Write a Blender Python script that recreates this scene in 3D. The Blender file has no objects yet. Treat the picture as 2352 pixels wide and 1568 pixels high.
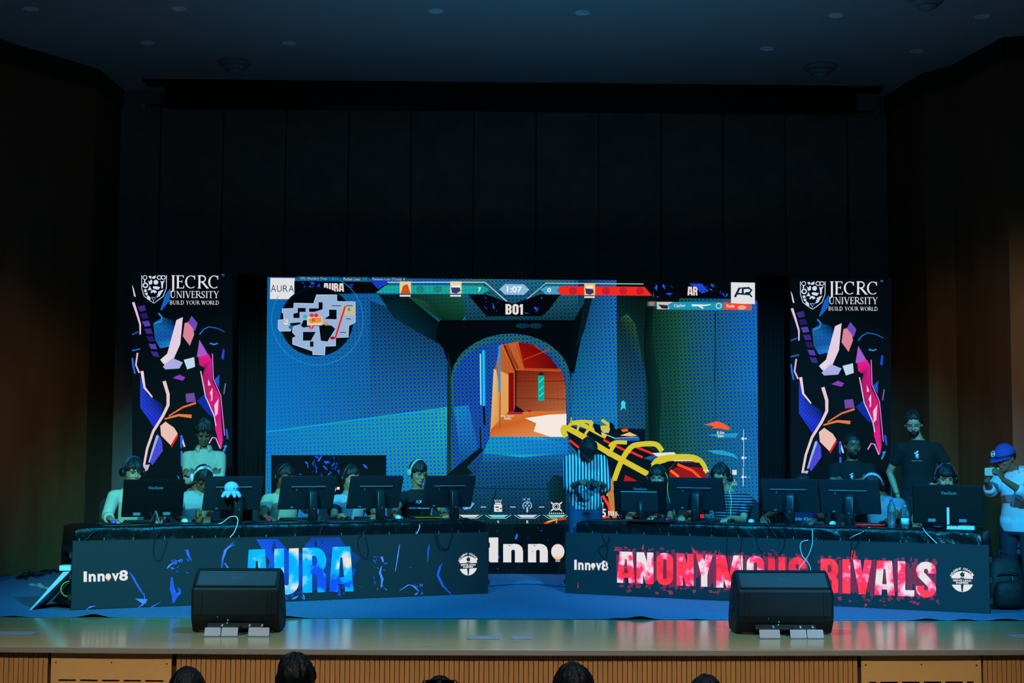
import bpy, math, random
from mathutils import Vector, Matrix, noise, geometry
SC = bpy.context.scene
COL = SC.collection
PI = math.pi
V = Vector
# ---------------------------------------------------------------- camera, world, exposure
F, CX, CY, CH = 3300.0, 1176.0, 784.0, 1.48          # focal length in pixels of the 2352x1568 frame
YAW, PITCH, ROLL = 0.0172, math.atan(250 / 3300.0), 0.0055
fw = V((math.sin(YAW) * math.cos(PITCH), math.cos(YAW) * math.cos(PITCH), math.sin(PITCH)))
r0 = V((math.cos(YAW), -math.sin(YAW), 0))
u0 = r0.cross(fw)
rt = r0 * math.cos(ROLL) + u0 * math.sin(ROLL)
up = u0 * math.cos(ROLL) - r0 * math.sin(ROLL)
CAM = V((0, 0, CH))
cd = bpy.data.cameras.new('camera')
cd.sensor_width = 36.0
cd.lens = F / 2352 * 36.0
cd.clip_end = 200
co = bpy.data.objects.new('camera', cd)
co.matrix_world = Matrix(((rt.x, up.x, -fw.x, 0), (rt.y, up.y, -fw.y, 0), (rt.z, up.z, -fw.z, CH), (0, 0, 0, 1)))
COL.objects.link(co)
SC.camera = co
SC.view_settings.view_transform = 'Standard'
SC.view_settings.look = 'None'
SC.view_settings.gamma = 1.0
SC.view_settings.exposure = 0.0
SC.view_settings.use_curve_mapping = False
wd = bpy.data.worlds.new('dark_hall')
SC.world = wd
wd.use_nodes = True
wd.node_tree.nodes['Background'].inputs[0].default_value = (0.40, 0.42, 0.43, 1)
wd.node_tree.nodes['Background'].inputs[1].default_value = 0.010


def lin(c):
    def g(x):
        x = x / 255.0
        return x / 12.92 if x <= 0.04045 else ((x + 0.055) / 1.055) ** 2.4
    return tuple(g(x) for x in c[:3])


def lamp(name, kind, loc, aim, energy, color, size=0.3, angle=40, blend=0.6, size_y=None):
    d = bpy.data.lights.new(name, kind)
    d.energy = energy
    d.color = color
    if kind == 'SPOT':
        d.spot_size = math.radians(angle)
        d.spot_blend = blend
        d.shadow_soft_size = size
    if kind == 'AREA':
        d.size = size
        if size_y:
            d.shape = 'RECTANGLE'
            d.size_y = size_y
        d.spread = math.radians(angle)
    if kind == 'POINT':
        d.shadow_soft_size = size
    o = bpy.data.objects.new(name, d)
    o.location = loc
    o.rotation_euler = (V(aim) - V(loc)).to_track_quat('-Z', 'Y').to_euler()
    COL.objects.link(o)
    o['kind'] = 'helper'
    return o


# stage wash: blue and teal heads hung over the audience
lamp('wash_light', 'SPOT', (-3.2, 4.0, 5.6), (-2.6, 14.6, 1.0), 10500, (0.08, 0.52, 0.58), 0.10, 28, 0.7)
lamp('wash_light', 'SPOT', (3.4, 4.0, 5.6), (3.2, 14.6, 1.0), 10500, (0.03, 0.42, 0.76), 0.10, 30, 0.6)
lamp('wash_light', 'SPOT', (0.2, 10.9, 6.0), (0.2, 12.6, 0.0), 2750, (0.0, 0.40, 0.84), 0.12, 104, 0.7)
# added upward spot standing in for blue spill on the ceiling over the stage front
lamp('ceiling_fill', 'SPOT', (0.3, 8.0, 1.2), (0.6, 10.8, 6.2), 1450, (0.0, 0.33, 0.62), 0.5, 80, 1.0)
# warm house light from over the front rows, down on the stage edge
lamp('house_light', 'AREA', (0.0, 7.0, 5.3), (0, 10.0, -0.1), 118, (1.0, 0.84, 0.58), 9.0, 38, size_y=0.4)
lamp('audience_fill', 'AREA', (0.0, 5.2, 5.4), (0, 6.9, 0.0), 14, (0.75, 0.9, 1.0), 6.0, 40, size_y=0.4)  # added cool fill that lifts the dark audience heads
lamp('wall_light', 'SPOT', (-2.8, 5.0, 3.2), (-5.9, 15.8, 1.9), 1000, (1.0, 0.74, 0.42), 0.3, 19, 1.0)
lamp('wall_light', 'SPOT', (2.8, 5.0, 3.2), (6.1, 15.8, 2.3), 1050, (1.0, 0.70, 0.40), 0.3, 19, 1.0)


# ---------------------------------------------------------------- pixels to places
def ray(px, py):
    return fw * F + rt * (px - CX) + up * (CY - py)


def P(px, py, Y):                      # the place at depth Y behind a pixel of the photograph
    d = ray(px, py)
    return CAM + d * (Y / d.y)


def G(px, py, Z=0.0):                  # the place at height Z
    d = ray(px, py)
    return CAM + d * ((Z - CH) / d.z)


def proj(p):
    q = V(p) - CAM
    z = q.dot(fw)
    return (CX + F * q.dot(rt) / z, CY - F * q.dot(up) / z)


# ---------------------------------------------------------------- objects
def tag(o, label=None, cat=None, group=None, kind=None):
    if label: o['label'] = label
    if cat: o['category'] = cat
    if group: o['group'] = group
    if kind: o['kind'] = kind
    return o


def thing(name, label, cat, loc=(0, 0, 0), rz=0, group=None):
    o = bpy.data.objects.new(name, None)
    o.empty_display_size = 0.1
    o.location = loc
    o.rotation_euler = (0, 0, rz)
    COL.objects.link(o)
    return tag(o, label, cat, group)


def wmat(o):
    m = Matrix.Identity(4)
    while o is not None:
        m = Matrix.LocRotScale(o.location, o.rotation_euler, o.scale) @ m
        o = o.parent
    return m


def copy_tree(o, parent=None):
    c = o.copy()
    COL.objects.link(c)
    if parent: c.parent = parent
    for ch in [x for x in bpy.data.objects if x.parent == o]:
        copy_tree(ch, c)
    return c


class MB:
    def __init__(s):
        s.v, s.f, s.m, s.c = [], [], [], []

    def add(s, vs, fs, mi=0):
        n = len(s.v)
        s.v += [V(x) for x in vs]
        s.f += [tuple(i + n for i in f) for f in fs]
        s.m += [mi] * len(fs)
        return s

    def box(s, c, d, M=None, mi=0, taper=1.0):
        x, y, z = d[0] / 2, d[1] / 2, d[2] / 2
        t = taper
        vs = [V((-x, -y, -z)), V((x, -y, -z)), V((x, y, -z)), V((-x, y, -z)), V((-x * t, -y * t, z)), V((x * t, -y * t, z)), V((x * t, y * t, z)), V((-x * t, y * t, z))]
        vs = [(M @ v if M else v) + V(c) for v in vs]
        return s.add(vs, [(0, 3, 2, 1), (4, 5, 6, 7), (0, 1, 5, 4), (1, 2, 6, 5), (2, 3, 7, 6), (3, 0, 4, 7)], mi)

    def bar(s, a, b, w, h, mi=0):
        a, b = V(a), V(b)
        d = (b - a)
        L = d.length
        M = d.to_track_quat('Z', 'Y').to_matrix()
        return s.box((a + b) / 2, (w, h, L), M, mi)

    def rings(s, rs, mi=0, caps=True, closed=True):
        n = len(rs[0])
        vs = [p for r in rs for p in r]
        fs = []
        for i in range(len(rs) - 1):
            for j in range(n if closed else n - 1):
                k = (j + 1) % n
                fs.append((i * n + j, i * n + k, (i + 1) * n + k, (i + 1) * n + j))
        if caps:
            fs.append(tuple(range(n - 1, -1, -1)))
            fs.append(tuple((len(rs) - 1) * n + j for j in range(n)))
        return s.add(vs, fs, mi)

    def tube(s, pts, r, n=8, mi=0, flat=1.0, upv=None):
        pts = [V(p) for p in pts]
        N = len(pts)
        rr = r if isinstance(r, (list, tuple)) else [r] * N
        t0 = (pts[1] - pts[0]).normalized()
        a = V(upv) if upv else (V((0, 0, 1)) if abs(t0.z) < 0.9 else V((1, 0, 0)))
        rs = []
        for i, p in enumerate(pts):
            t = (pts[min(i + 1, N - 1)] - pts[max(i - 1, 0)]).normalized()
            a = a - t * a.dot(t)
            if a.length < 1e-5:
                a = t.orthogonal()
            a.normalize()
            b = t.cross(a)
            rs.append([p + (a * math.sin(2 * PI * j / n) * flat + b * math.cos(2 * PI * j / n)) * rr[i] for j in range(n)])
        return s.rings(rs, mi)

    def cyl(s, a, b, ra, rb=None, n=16, mi=0):
        return s.tube([a, b], [ra, ra if rb is None else rb], n, mi)

    def lathe(s, prof, M=None, n=24, mi=0):
        M = M or Matrix.Identity(4)
        rs = [[M @ V((r * math.cos(2 * PI * j / n), r * math.sin(2 * PI * j / n), z)) for j in range(n)] for r, z in prof]
        return s.rings(rs, mi)

    def ball(s, c, r, M=None, n=12, mi=0):
        r = (r, r, r) if not isinstance(r, (tuple, list)) else r
        rs = []
        for i in range(1, n):
            th = PI * i / n
            ring = []
            for j in range(n + 4):
                ph = 2 * PI * j / (n + 4)
                p = V((r[0] * math.sin(th) * math.cos(ph), r[1] * math.sin(th) * math.sin(ph), -r[2] * math.cos(th)))
                ring.append((M @ p if M else p) + V(c))
            rs.append(ring)
        return s.rings(rs, mi)

    def capsule(s, pts, rr, n=12):
        """a tapering limb through joints, with rounded ends, for the voxel union"""
        s.tube(pts, rr, n)
        for p, r in zip(pts, rr):
            s.ball(p, r, n=8)
        return s

    def prism(s, pts2, d, M=None, mi=0):
        """outline in local x,z pushed along local y by d"""
        M = M or Matrix.Identity(4)
        n = len(pts2)
        a = [M @ V((x, 0, z)) for x, z in pts2]
        b = [M @ V((x, d, z)) for x, z in pts2]
        fs = [(i, (i + 1) % n, n + (i + 1) % n, n + i) for i in range(n)]
        fs += [tuple(range(n - 1, -1, -1)), tuple(range(n, 2 * n))]
        return s.add(a + b, fs, mi)

    def build(s, name, mats, parent=None, smooth=False, world=True, bevel=0, seg=2):
        me = bpy.data.meshes.new(name)
        vs = s.v
        if parent is not None and world:
            inv = wmat(parent).inverted()
            vs = [inv @ v for v in vs]
        me.from_pydata([tuple(v) for v in vs], [], s.f)
        for m in (mats if isinstance(mats, (list, tuple)) else [mats]):
            me.materials.append(m)
        me.polygons.foreach_set('material_index', s.m)
        if smooth:
            me.polygons.foreach_set('use_smooth', [True] * len(s.f))
        me.update()
        import bmesh
        bm = bmesh.new()
        bm.from_mesh(me)
        bmesh.ops.recalc_face_normals(bm, faces=bm.faces)
        bm.to_mesh(me)
        bm.free()
        o = bpy.data.objects.new(name, me)
        COL.objects.link(o)
        o.parent = parent
        if bevel:
            b = o.modifiers.new('bevel', 'BEVEL')
            b.width = bevel
            b.segments = seg
            b.limit_method = 'ANGLE'
        return o


REM = []


def remesh(o, vox, it=3):
    m = o.modifiers.new('union', 'REMESH')
    m.mode = 'VOXEL'
    m.voxel_size = vox
    m.use_smooth_shade = True
    if it:
        k = o.modifiers.new('soft', 'SMOOTH')
        k.factor = 0.5
        k.iterations = it
    REM.append(o)
    return o


def struct(o):
    o['kind'] = 'structure'
    return o


def RX(a): return Matrix.Rotation(a, 4, 'X')
def RY(a): return Matrix.Rotation(a, 4, 'Y')
def RZ(a): return Matrix.Rotation(a, 4, 'Z')
def TR(*a): return Matrix.Translation(V(a))


# ---------------------------------------------------------------- materials
def mat(name, rgb, rough=0.6, metal=0.0, spec=0.5, bump=0.0, bscale=40, var=0.0, vscale=8, emit=None, es=1.0, trans=0.0, stretch=None):
    m = bpy.data.materials.new(name)
    m.use_nodes = True
    nt = m.node_tree
    b = nt.nodes['Principled BSDF']
    c = lin(rgb)
    b.inputs['Base Color'].default_value = (*c, 1)
    b.inputs['Roughness'].default_value = rough
    b.inputs['Metallic'].default_value = metal
    b.inputs['Specular IOR Level'].default_value = spec
    if trans:
        b.inputs['Transmission Weight'].default_value = trans
    if emit:
        b.inputs['Emission Color'].default_value = (*lin(emit), 1)
        b.inputs['Emission Strength'].default_value = es
    if var or bump:
        tc = nt.nodes.new('ShaderNodeTexCoord')
        mp = nt.nodes.new('ShaderNodeMapping')
        if stretch:
            mp.inputs['Scale'].default_value = stretch
        nt.links.new(tc.outputs['Object'], mp.inputs['Vector'])
    if var:
        n = nt.nodes.new('ShaderNodeTexNoise')
        n.inputs['Scale'].default_value = vscale
        n.inputs['Detail'].default_value = 4
        nt.links.new(mp.outputs[0], n.inputs['Vector'])
        r = nt.nodes.new('ShaderNodeMapRange')
        r.inputs['From Min'].default_value = 0.3
        r.inputs['From Max'].default_value = 0.7
        r.inputs['To Min'].default_value = 1 - var
        r.inputs['To Max'].default_value = 1 + var
        nt.links.new(n.outputs['Fac'], r.inputs['Value'])
        x = nt.nodes.new('ShaderNodeMix')
        x.data_type = 'RGBA'
        x.blend_type = 'MULTIPLY'
        x.inputs[0].default_value = 1
        x.inputs[6].default_value = (*c, 1)
        nt.links.new(r.outputs[0], x.inputs[7])
        nt.links.new(x.outputs[2], b.inputs['Base Color'])
    if bump:
        n = nt.nodes.new('ShaderNodeTexNoise')
        n.inputs['Scale'].default_value = bscale
        n.inputs['Detail'].default_value = 5
        nt.links.new(mp.outputs[0], n.inputs['Vector'])
        k = nt.nodes.new('ShaderNodeBump')
        k.inputs['Strength'].default_value = bump
        k.inputs['Distance'].default_value = 0.02
        nt.links.new(n.outputs['Fac'], k.inputs['Height'])
        nt.links.new(k.outputs[0], b.inputs['Normal'])
    return m


def stripes(name, a, b, axis, period, duty=0.5, rough=0.8):
    """cloth with stripes woven across one axis of the garment"""
    m = mat(name, a, rough)
    nt = m.node_tree
    tc = nt.nodes.new('ShaderNodeTexCoord')
    sp = nt.nodes.new('ShaderNodeSeparateXYZ')
    nt.links.new(tc.outputs['Object'], sp.inputs[0])
    mo = nt.nodes.new('ShaderNodeMath')
    mo.operation = 'PINGPONG'
    mo.inputs[1].default_value = period / 2
    nt.links.new(sp.outputs[axis], mo.inputs[0])
    gt = nt.nodes.new('ShaderNodeMath')
    gt.operation = 'GREATER_THAN'
    gt.inputs[1].default_value = period / 2 * duty
    nt.links.new(mo.outputs[0], gt.inputs[0])
    x = nt.nodes.new('ShaderNodeMix')
    x.data_type = 'RGBA'
    x.inputs[6].default_value = (*lin(a), 1)
    x.inputs[7].default_value = (*lin(b), 1)
    nt.links.new(gt.outputs[0], x.inputs[0])
    nt.links.new(x.outputs[2], nt.nodes['Principled BSDF'].inputs['Base Color'])
    return m


def screen_mat(name, base=(16, 17, 20), strength=1.0, pitch=0.0479, rough=0.55):
    """LED display: picture from the face colours; alpha says how far the lamp grid beats into coloured dots"""
    m = mat(name, base, rough)
    nt = m.node_tree
    L = nt.links.new
    b = nt.nodes['Principled BSDF']
    b.inputs['Specular IOR Level'].default_value = 0.15
    at = nt.nodes.new('ShaderNodeAttribute')
    at.attribute_name = 'picture'
    tc = nt.nodes.new('ShaderNodeTexCoord')
    sp = nt.nodes.new('ShaderNodeSeparateXYZ')
    L(tc.outputs['Object'], sp.inputs[0])

    def M(op, a, bb=None):
        n = nt.nodes.new('ShaderNodeMath')
        n.operation = op
        for i, q in enumerate((a, bb)):
            if q is None: continue
            if isinstance(q, (int, float)): n.inputs[i].default_value = q
            else: L(q, n.inputs[i])
        return n.outputs[0]
    cx = M('COSINE', M('MULTIPLY', M('ADD', sp.outputs[0], M('MULTIPLY', sp.outputs[2], 0.06)), 2 * PI / pitch))
    cz = M('COSINE', M('MULTIPLY', M('SUBTRACT', sp.outputs[2], M('MULTIPLY', sp.outputs[0], 0.05)), 2 * PI / pitch))
    pr = M('MULTIPLY', M('ADD', cx, cz), 0.5)

    def ramp(v, lo, hi):
        mr = nt.nodes.new('ShaderNodeMapRange')
        mr.interpolation_type = 'SMOOTHSTEP'
        mr.inputs['From Min'].default_value = lo
        mr.inputs['From Max'].default_value = hi
        L(v, mr.inputs['Value'])
        return mr.outputs[0]

    def mix(mode, fac, a, bb):
        x = nt.nodes.new('ShaderNodeMix')
        x.data_type = 'RGBA'
        x.blend_type = mode
        for i, q in ((0, fac), (6, a), (7, bb)):
            if isinstance(q, (int, float)): x.inputs[i].default_value = q
            elif isinstance(q, tuple): x.inputs[i].default_value = (*q, 1)
            else: L(q, x.inputs[i])
        return x.outputs[2]
    C = at.outputs['Color']
    sc = nt.nodes.new('ShaderNodeSeparateColor')
    L(C, sc.inputs[0])
    cc = nt.nodes.new('ShaderNodeCombineColor')
    cc.inputs[0].default_value = 0
    cc.inputs[1].default_value = 0
    L(M('MULTIPLY', sc.outputs[1], 2.6), cc.inputs[2])
    dot = mix('ADD', 1.0, mix('MULTIPLY', 1.0, C, (0.3, 0.12, 1.7)), cc.outputs[0])
    mid = mix('MULTIPLY', 1.0, C, (0.5, 1.7, 1.05))
    c2 = nt.nodes.new('ShaderNodeCombineColor')
    L(M('MULTIPLY', sc.outputs[1], 0.38), c2.inputs[0])
    c2.inputs[1].default_value = 0
    c2.inputs[2].default_value = 0
    gr = mix('ADD', 1.0, mix('MULTIPLY', 1.0, C, (1.0, 0.62, 0.22)), c2.outputs[0])
    both = mix('MIX', ramp(pr, -0.15, -0.62), mid, gr)
    both = mix('MIX', ramp(pr, 0.12, 0.52), both, dot)
    out = mix('MIX', at.outputs['Alpha'], C, both)
    L(out, b.inputs['Emission Color'])
    b.inputs['Emission Strength'].default_value = strength
    return m


def letter_mat(name, stops, scale, seed):
    m = mat(name, (20, 20, 22), 0.5)
    nt = m.node_tree
    tc = nt.nodes.new('ShaderNodeTexCoord')
    n = nt.nodes.new('ShaderNodeTexNoise')
    n.noise_dimensions = '4D'
    n.inputs['W'].default_value = seed
    n.inputs['Scale'].default_value = scale
    n.inputs['Detail'].default_value = 3
    r = nt.nodes.new('ShaderNodeValToRGB')
    els = r.color_ramp.elements
    while len(els) < len(stops):
        els.new(0.5)
    for e, (p, c) in zip(els, stops):
        e.position = p
        e.color = (*lin(c), 1)
    b = nt.nodes['Principled BSDF']
    nt.links.new(tc.outputs['Object'], n.inputs['Vector'])
    nt.links.new(n.outputs['Fac'], r.inputs[0])
    nt.links.new(r.outputs[0], b.inputs['Emission Color'])
    b.inputs['Emission Strength'].default_value = 1.2
    return m


# ---------------------------------------------------------------- lettering
_TX = {}


def font_glyphs(txt, bold=0.0):
    """outline of a line of text in Blender's own font: 2D points and triangles, fitted to the unit box"""
    k = (txt, bold)
    if k not in _TX:
        c = bpy.data.curves.new('lettering', 'FONT')
        c.body = txt
        c.offset = bold
        c.resolution_u = 3
        o = bpy.data.objects.new('lettering', c)
        COL.objects.link(o)
        dg = bpy.context.evaluated_depsgraph_get()
        ev = o.evaluated_get(dg)
        me = ev.to_mesh()
        vs = [(v.co.x, v.co.y) for v in me.vertices]
        fs = [tuple(p.vertices) for p in me.polygons]
        ev.to_mesh_clear()
        bpy.data.objects.remove(o)
        bpy.data.curves.remove(c)
        x0, x1 = min(v[0] for v in vs), max(v[0] for v in vs)
        y0, y1 = min(v[1] for v in vs), max(v[1] for v in vs)
        _TX[k] = ([((a - x0) / (x1 - x0), (b - y0) / (y1 - y0)) for a, b in vs], fs)
    return _TX[k]


def arc(cx, cy, rx, ry, a0, a1, n=12):
    return [(cx + rx * math.cos(math.radians(a0 + (a1 - a0) * i / n)), cy + ry * math.sin(math.radians(a0 + (a1 - a0) * i / n))) for i in range(n + 1)]


def ribbon(pts, w0, w1=None):
    """flat stroke along pts: quads in 2D"""
    w1 = w0 if w1 is None else w1
    L, R = [], []
    N = len(pts)
    for i, p in enumerate(pts):
        a, b = pts[max(i - 1, 0)], pts[min(i + 1, N - 1)]
        dx, dy = b[0] - a[0], b[1] - a[1]
        l = math.hypot(dx, dy) or 1
        w = (w0 + (w1 - w0) * i / max(N - 1, 1)) / 2
        L.append((p[0] - dy / l * w, p[1] + dx / l * w))
        R.append((p[0] + dy / l * w, p[1] - dx / l * w))
    return [[L[i], L[i + 1], R[i + 1], R[i]] for i in range(N - 1)]


def block_letter(ch):
    """heavy condensed capitals on a box about 0.5 wide, 1 high: list of 2D polygons, and the width"""
    s = 0.2
    q = []
    B = lambda x0, y0, x1, y1: q.append([(x0, y0), (x1, y0), (x1, y1), (x0, y1)])
    R = lambda pts, w=s: q.extend(ribbon(pts, w))
    w = 0.5
    if ch == 'A':
        w = 0.58
        q += [[(0, 0), (.20, 0), (.265, .76), (.265, 1), (.08, 1)], [(.38, 0), (.58, 0), (.50, 1), (.315, 1), (.315, .76)]]
        B(.26, .76, .32, 1); B(.17, .17, .41, .32)
    elif ch == 'U':
        B(0, .2, s, 1); B(w - s, .2, w, 1)
        R(arc(.25, .25, .15, .15, 180, 360))
    elif ch == 'R':
        B(0, 0, s, 1); B(s - .02, .82, .30, 1); B(s - .02, .44, .30, .60)
        R(arc(.28, .70, .12, .20, 90, -90), .19)
        B(.31, 0, .49, .40); q.append([(.2, .46), (.42, .50), (.49, .36), (.31, .36)])
    elif ch == 'B':
        B(0, 0, s, 1); B(s - .02, .83, .28, 1); B(s - .02, .43, .28, .57); B(s - .02, 0, .28, .17)
        R(arc(.28, .71, .12, .19, 90, -90), .19); R(arc(.28, .29, .12, .2, 90, -90), .19)
    elif ch == 'N':
        B(0, 0, .19, 1); B(w - .19, 0, w, 1)
        q.append([(0, 1), (.22, 1), (.5, 0), (.28, 0)])
    elif ch in 'O0':
        B(0, .22, s, .78); B(w - s, .22, w, .78)
        R(arc(.25, .77, .15, .14, 0, 180)); R(arc(.25, .23, .15, .14, 180, 360))
    elif ch == 'Y':
        w = .54
        q += [[(0, 1), (.21, 1), (.37, .42), (.17, .36)], [(.54, 1), (.33, 1), (.17, .42), (.37, .36)]]
        B(.17, 0, .37, .45)
    elif ch == 'M':
        w = .70
        B(0, 0, .19, 1); B(w - .19, 0, w, 1)
        q += [[(0, 1), (.24, 1), (.43, 0), (.27, 0)], [(.70, 1), (.46, 1), (.27, 0), (.43, 0)]]
    elif ch == 'S':
        R(arc(.25, .76, .15, .15, 0, 185)); R(arc(.25, .24, .15, .15, 180, 365))
        R([(.1, .78), (.11, .66), (.25, .5), (.39, .34), (.4, .22)])
        B(.30, .68, .5, .77); B(0, .23, .2, .32)
    elif ch in 'I1':
        w = .2
        B(0, 0, .2, 1)
        if ch == '1':
            w = .28
            q[0] = [(.09, 0), (.28, 0), (.28, 1), (.09, 1)]
            q.append([(0, .72), (.12, .72), (.12, 1), (0, .84)])
    elif ch == 'V':
        w = .54
        q += [[(0, 1), (.21, 1), (.36, 0), (.18, 0)], [(.54, 1), (.33, 1), (.18, 0), (.36, 0)]]
    elif ch == 'L':
        w = .44
        B(0, 0, s, 1); B(0, 0, w, .18)
    elif ch == ' ':
        w = .2
    return q, w


def serif_letter(ch):
    """roman capitals with thick and thin strokes and small serifs"""
    q = []
    T, t, h = .14, .055, .045
    B = lambda x0, y0, x1, y1: q.append([(x0, y0), (x1, y0), (x1, y1), (x0, y1)])
    stem = lambda x, y0=0, y1=1: B(x, y0, x + T, y1)
    foot = lambda x, y: B(x - .06, y, x + T + .06, y + h)
    R = lambda pts, w0, w1=None: q.extend(ribbon(pts, w0, w1))
    w = .7
    if ch in 'IJ':
        w = .3
        stem(.08, 0 if ch == 'I' else -.12); foot(.08, 1 - h)
        if ch == 'I': foot(.08, 0)
        else: R(arc(.0, -.1, .15, .16, 0, -90), T, t)
    elif ch in 'EL':
        w = .58
        stem(.06); foot(.06, 0); B(.1, 0, .55, t); B(.52, 0, .57, .22)
        if ch == 'E':
            foot(.06, 1 - h); B(.1, 1 - t, .52, 1); B(.49, .8, .54, 1); B(.1, .5, .42, .5 + t); B(.4, .42, .44, .64)
    elif ch in 'CO':
        w = .84
        pts = arc(.43, .5, .36, .47, 50 if ch == 'C' else 0, 310 if ch == 'C' else 360, 26)
        for i in range(len(pts) - 1):
            c = abs(pts[i][0] - .43) / .36
            R(pts[i:i + 2], t + (T - t) * c ** 2)
        if ch == 'C': B(.66, .68, .72, .98)
    elif ch in 'RBD':
        w = .7 if ch != 'D' else .82
        stem(.06); foot(.06, 0); foot(.06, 1 - h)
        if ch == 'D':
            R([(.1, .97)] + arc(.3, .5, .42, .47, 90, -90, 16) + [(.1, .03)], T * .8)
        else:
            R([(.1, .97)] + arc(.34, .74, .22, .23, 90, -90) + [(.1, .5)], t * 1.6)
            if ch == 'R': R([(.34, .5), (.72, .02)], T); B(.62, 0, .82, h)
            else: R([(.1, .5)] + arc(.36, .26, .25, .24, 90, -90) + [(.1, .03)], t * 1.7)
    elif ch in 'UV':
        w = .8
        if ch == 'U':
            stem(.06, .3); foot(.06, 1 - h); B(.62, .3, .62 + t, 1); B(.54, 1 - h, .76, 1)
            R(arc(.39, .32, .26, .29, 180, 360), T, t)
        else:
            R([(.12, 1), (.42, 0)], T); R([(.7, 1), (.42, 0)], t); B(.0, 1 - h, .26, 1); B(.58, 1 - h, .8, 1)
    elif ch == 'N':
        w = .84
        B(.1, 0, .1 + t, 1); B(.68, 0, .68 + t, 1); R([(.1, 1), (.7, 0)], T); B(.02, 0, .24, h); B(.58, 1 - h, .82, 1); B(0, 1 - h, .18, 1)
    elif ch == 'S':
        w = .56
        R(arc(.27, .74, .19, .22, 30, 200), t, T * .8); R(arc(.27, .25, .2, .22, 180, 380), t, T * .8)
        R([(.09, .68), (.27, .5), (.46, .32)], T)
        B(.44, .74, .49, .98); B(.04, .02, .09, .26)
    elif ch == 'T':
        w = .7
        stem(.28); foot(.28, 0); B(.03, 1 - t, .67, 1); B(.03, .8, .08, 1); B(.62, .8, .67, 1)
    elif ch == 'Y':
        w = .76
        stem(.31, 0, .45); foot(.31, 0); R([(.1, 1), (.38, .42)], T); R([(.68, 1), (.38, .42)], t); B(0, 1 - h, .24, 1); B(.56, 1 - h, .78, 1)
    elif ch == 'W':
        w = 1.1
        R([(.1, 1), (.33, 0)], T); R([(.56, 1), (.33, 0)], t); R([(.5, 1), (.75, 0)], T); R([(1.0, 1), (.75, 0)], t); B(0, 1 - h, .24, 1); B(.42, 1 - h, .64, 1); B(.9, 1 - h, 1.1, 1)
    elif ch == ' ':
        w = .3
    return q, w


def word(txt, fn, gap):
    x, polys = 0, []
    for ch in txt:
        q, w = fn(ch)
        polys += [[(a + x, b) for a, b in p] for p in q]
        x += w + gap
    x -= gap
    return [[(a / x, b) for a, b in p] for p in polys]


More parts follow.
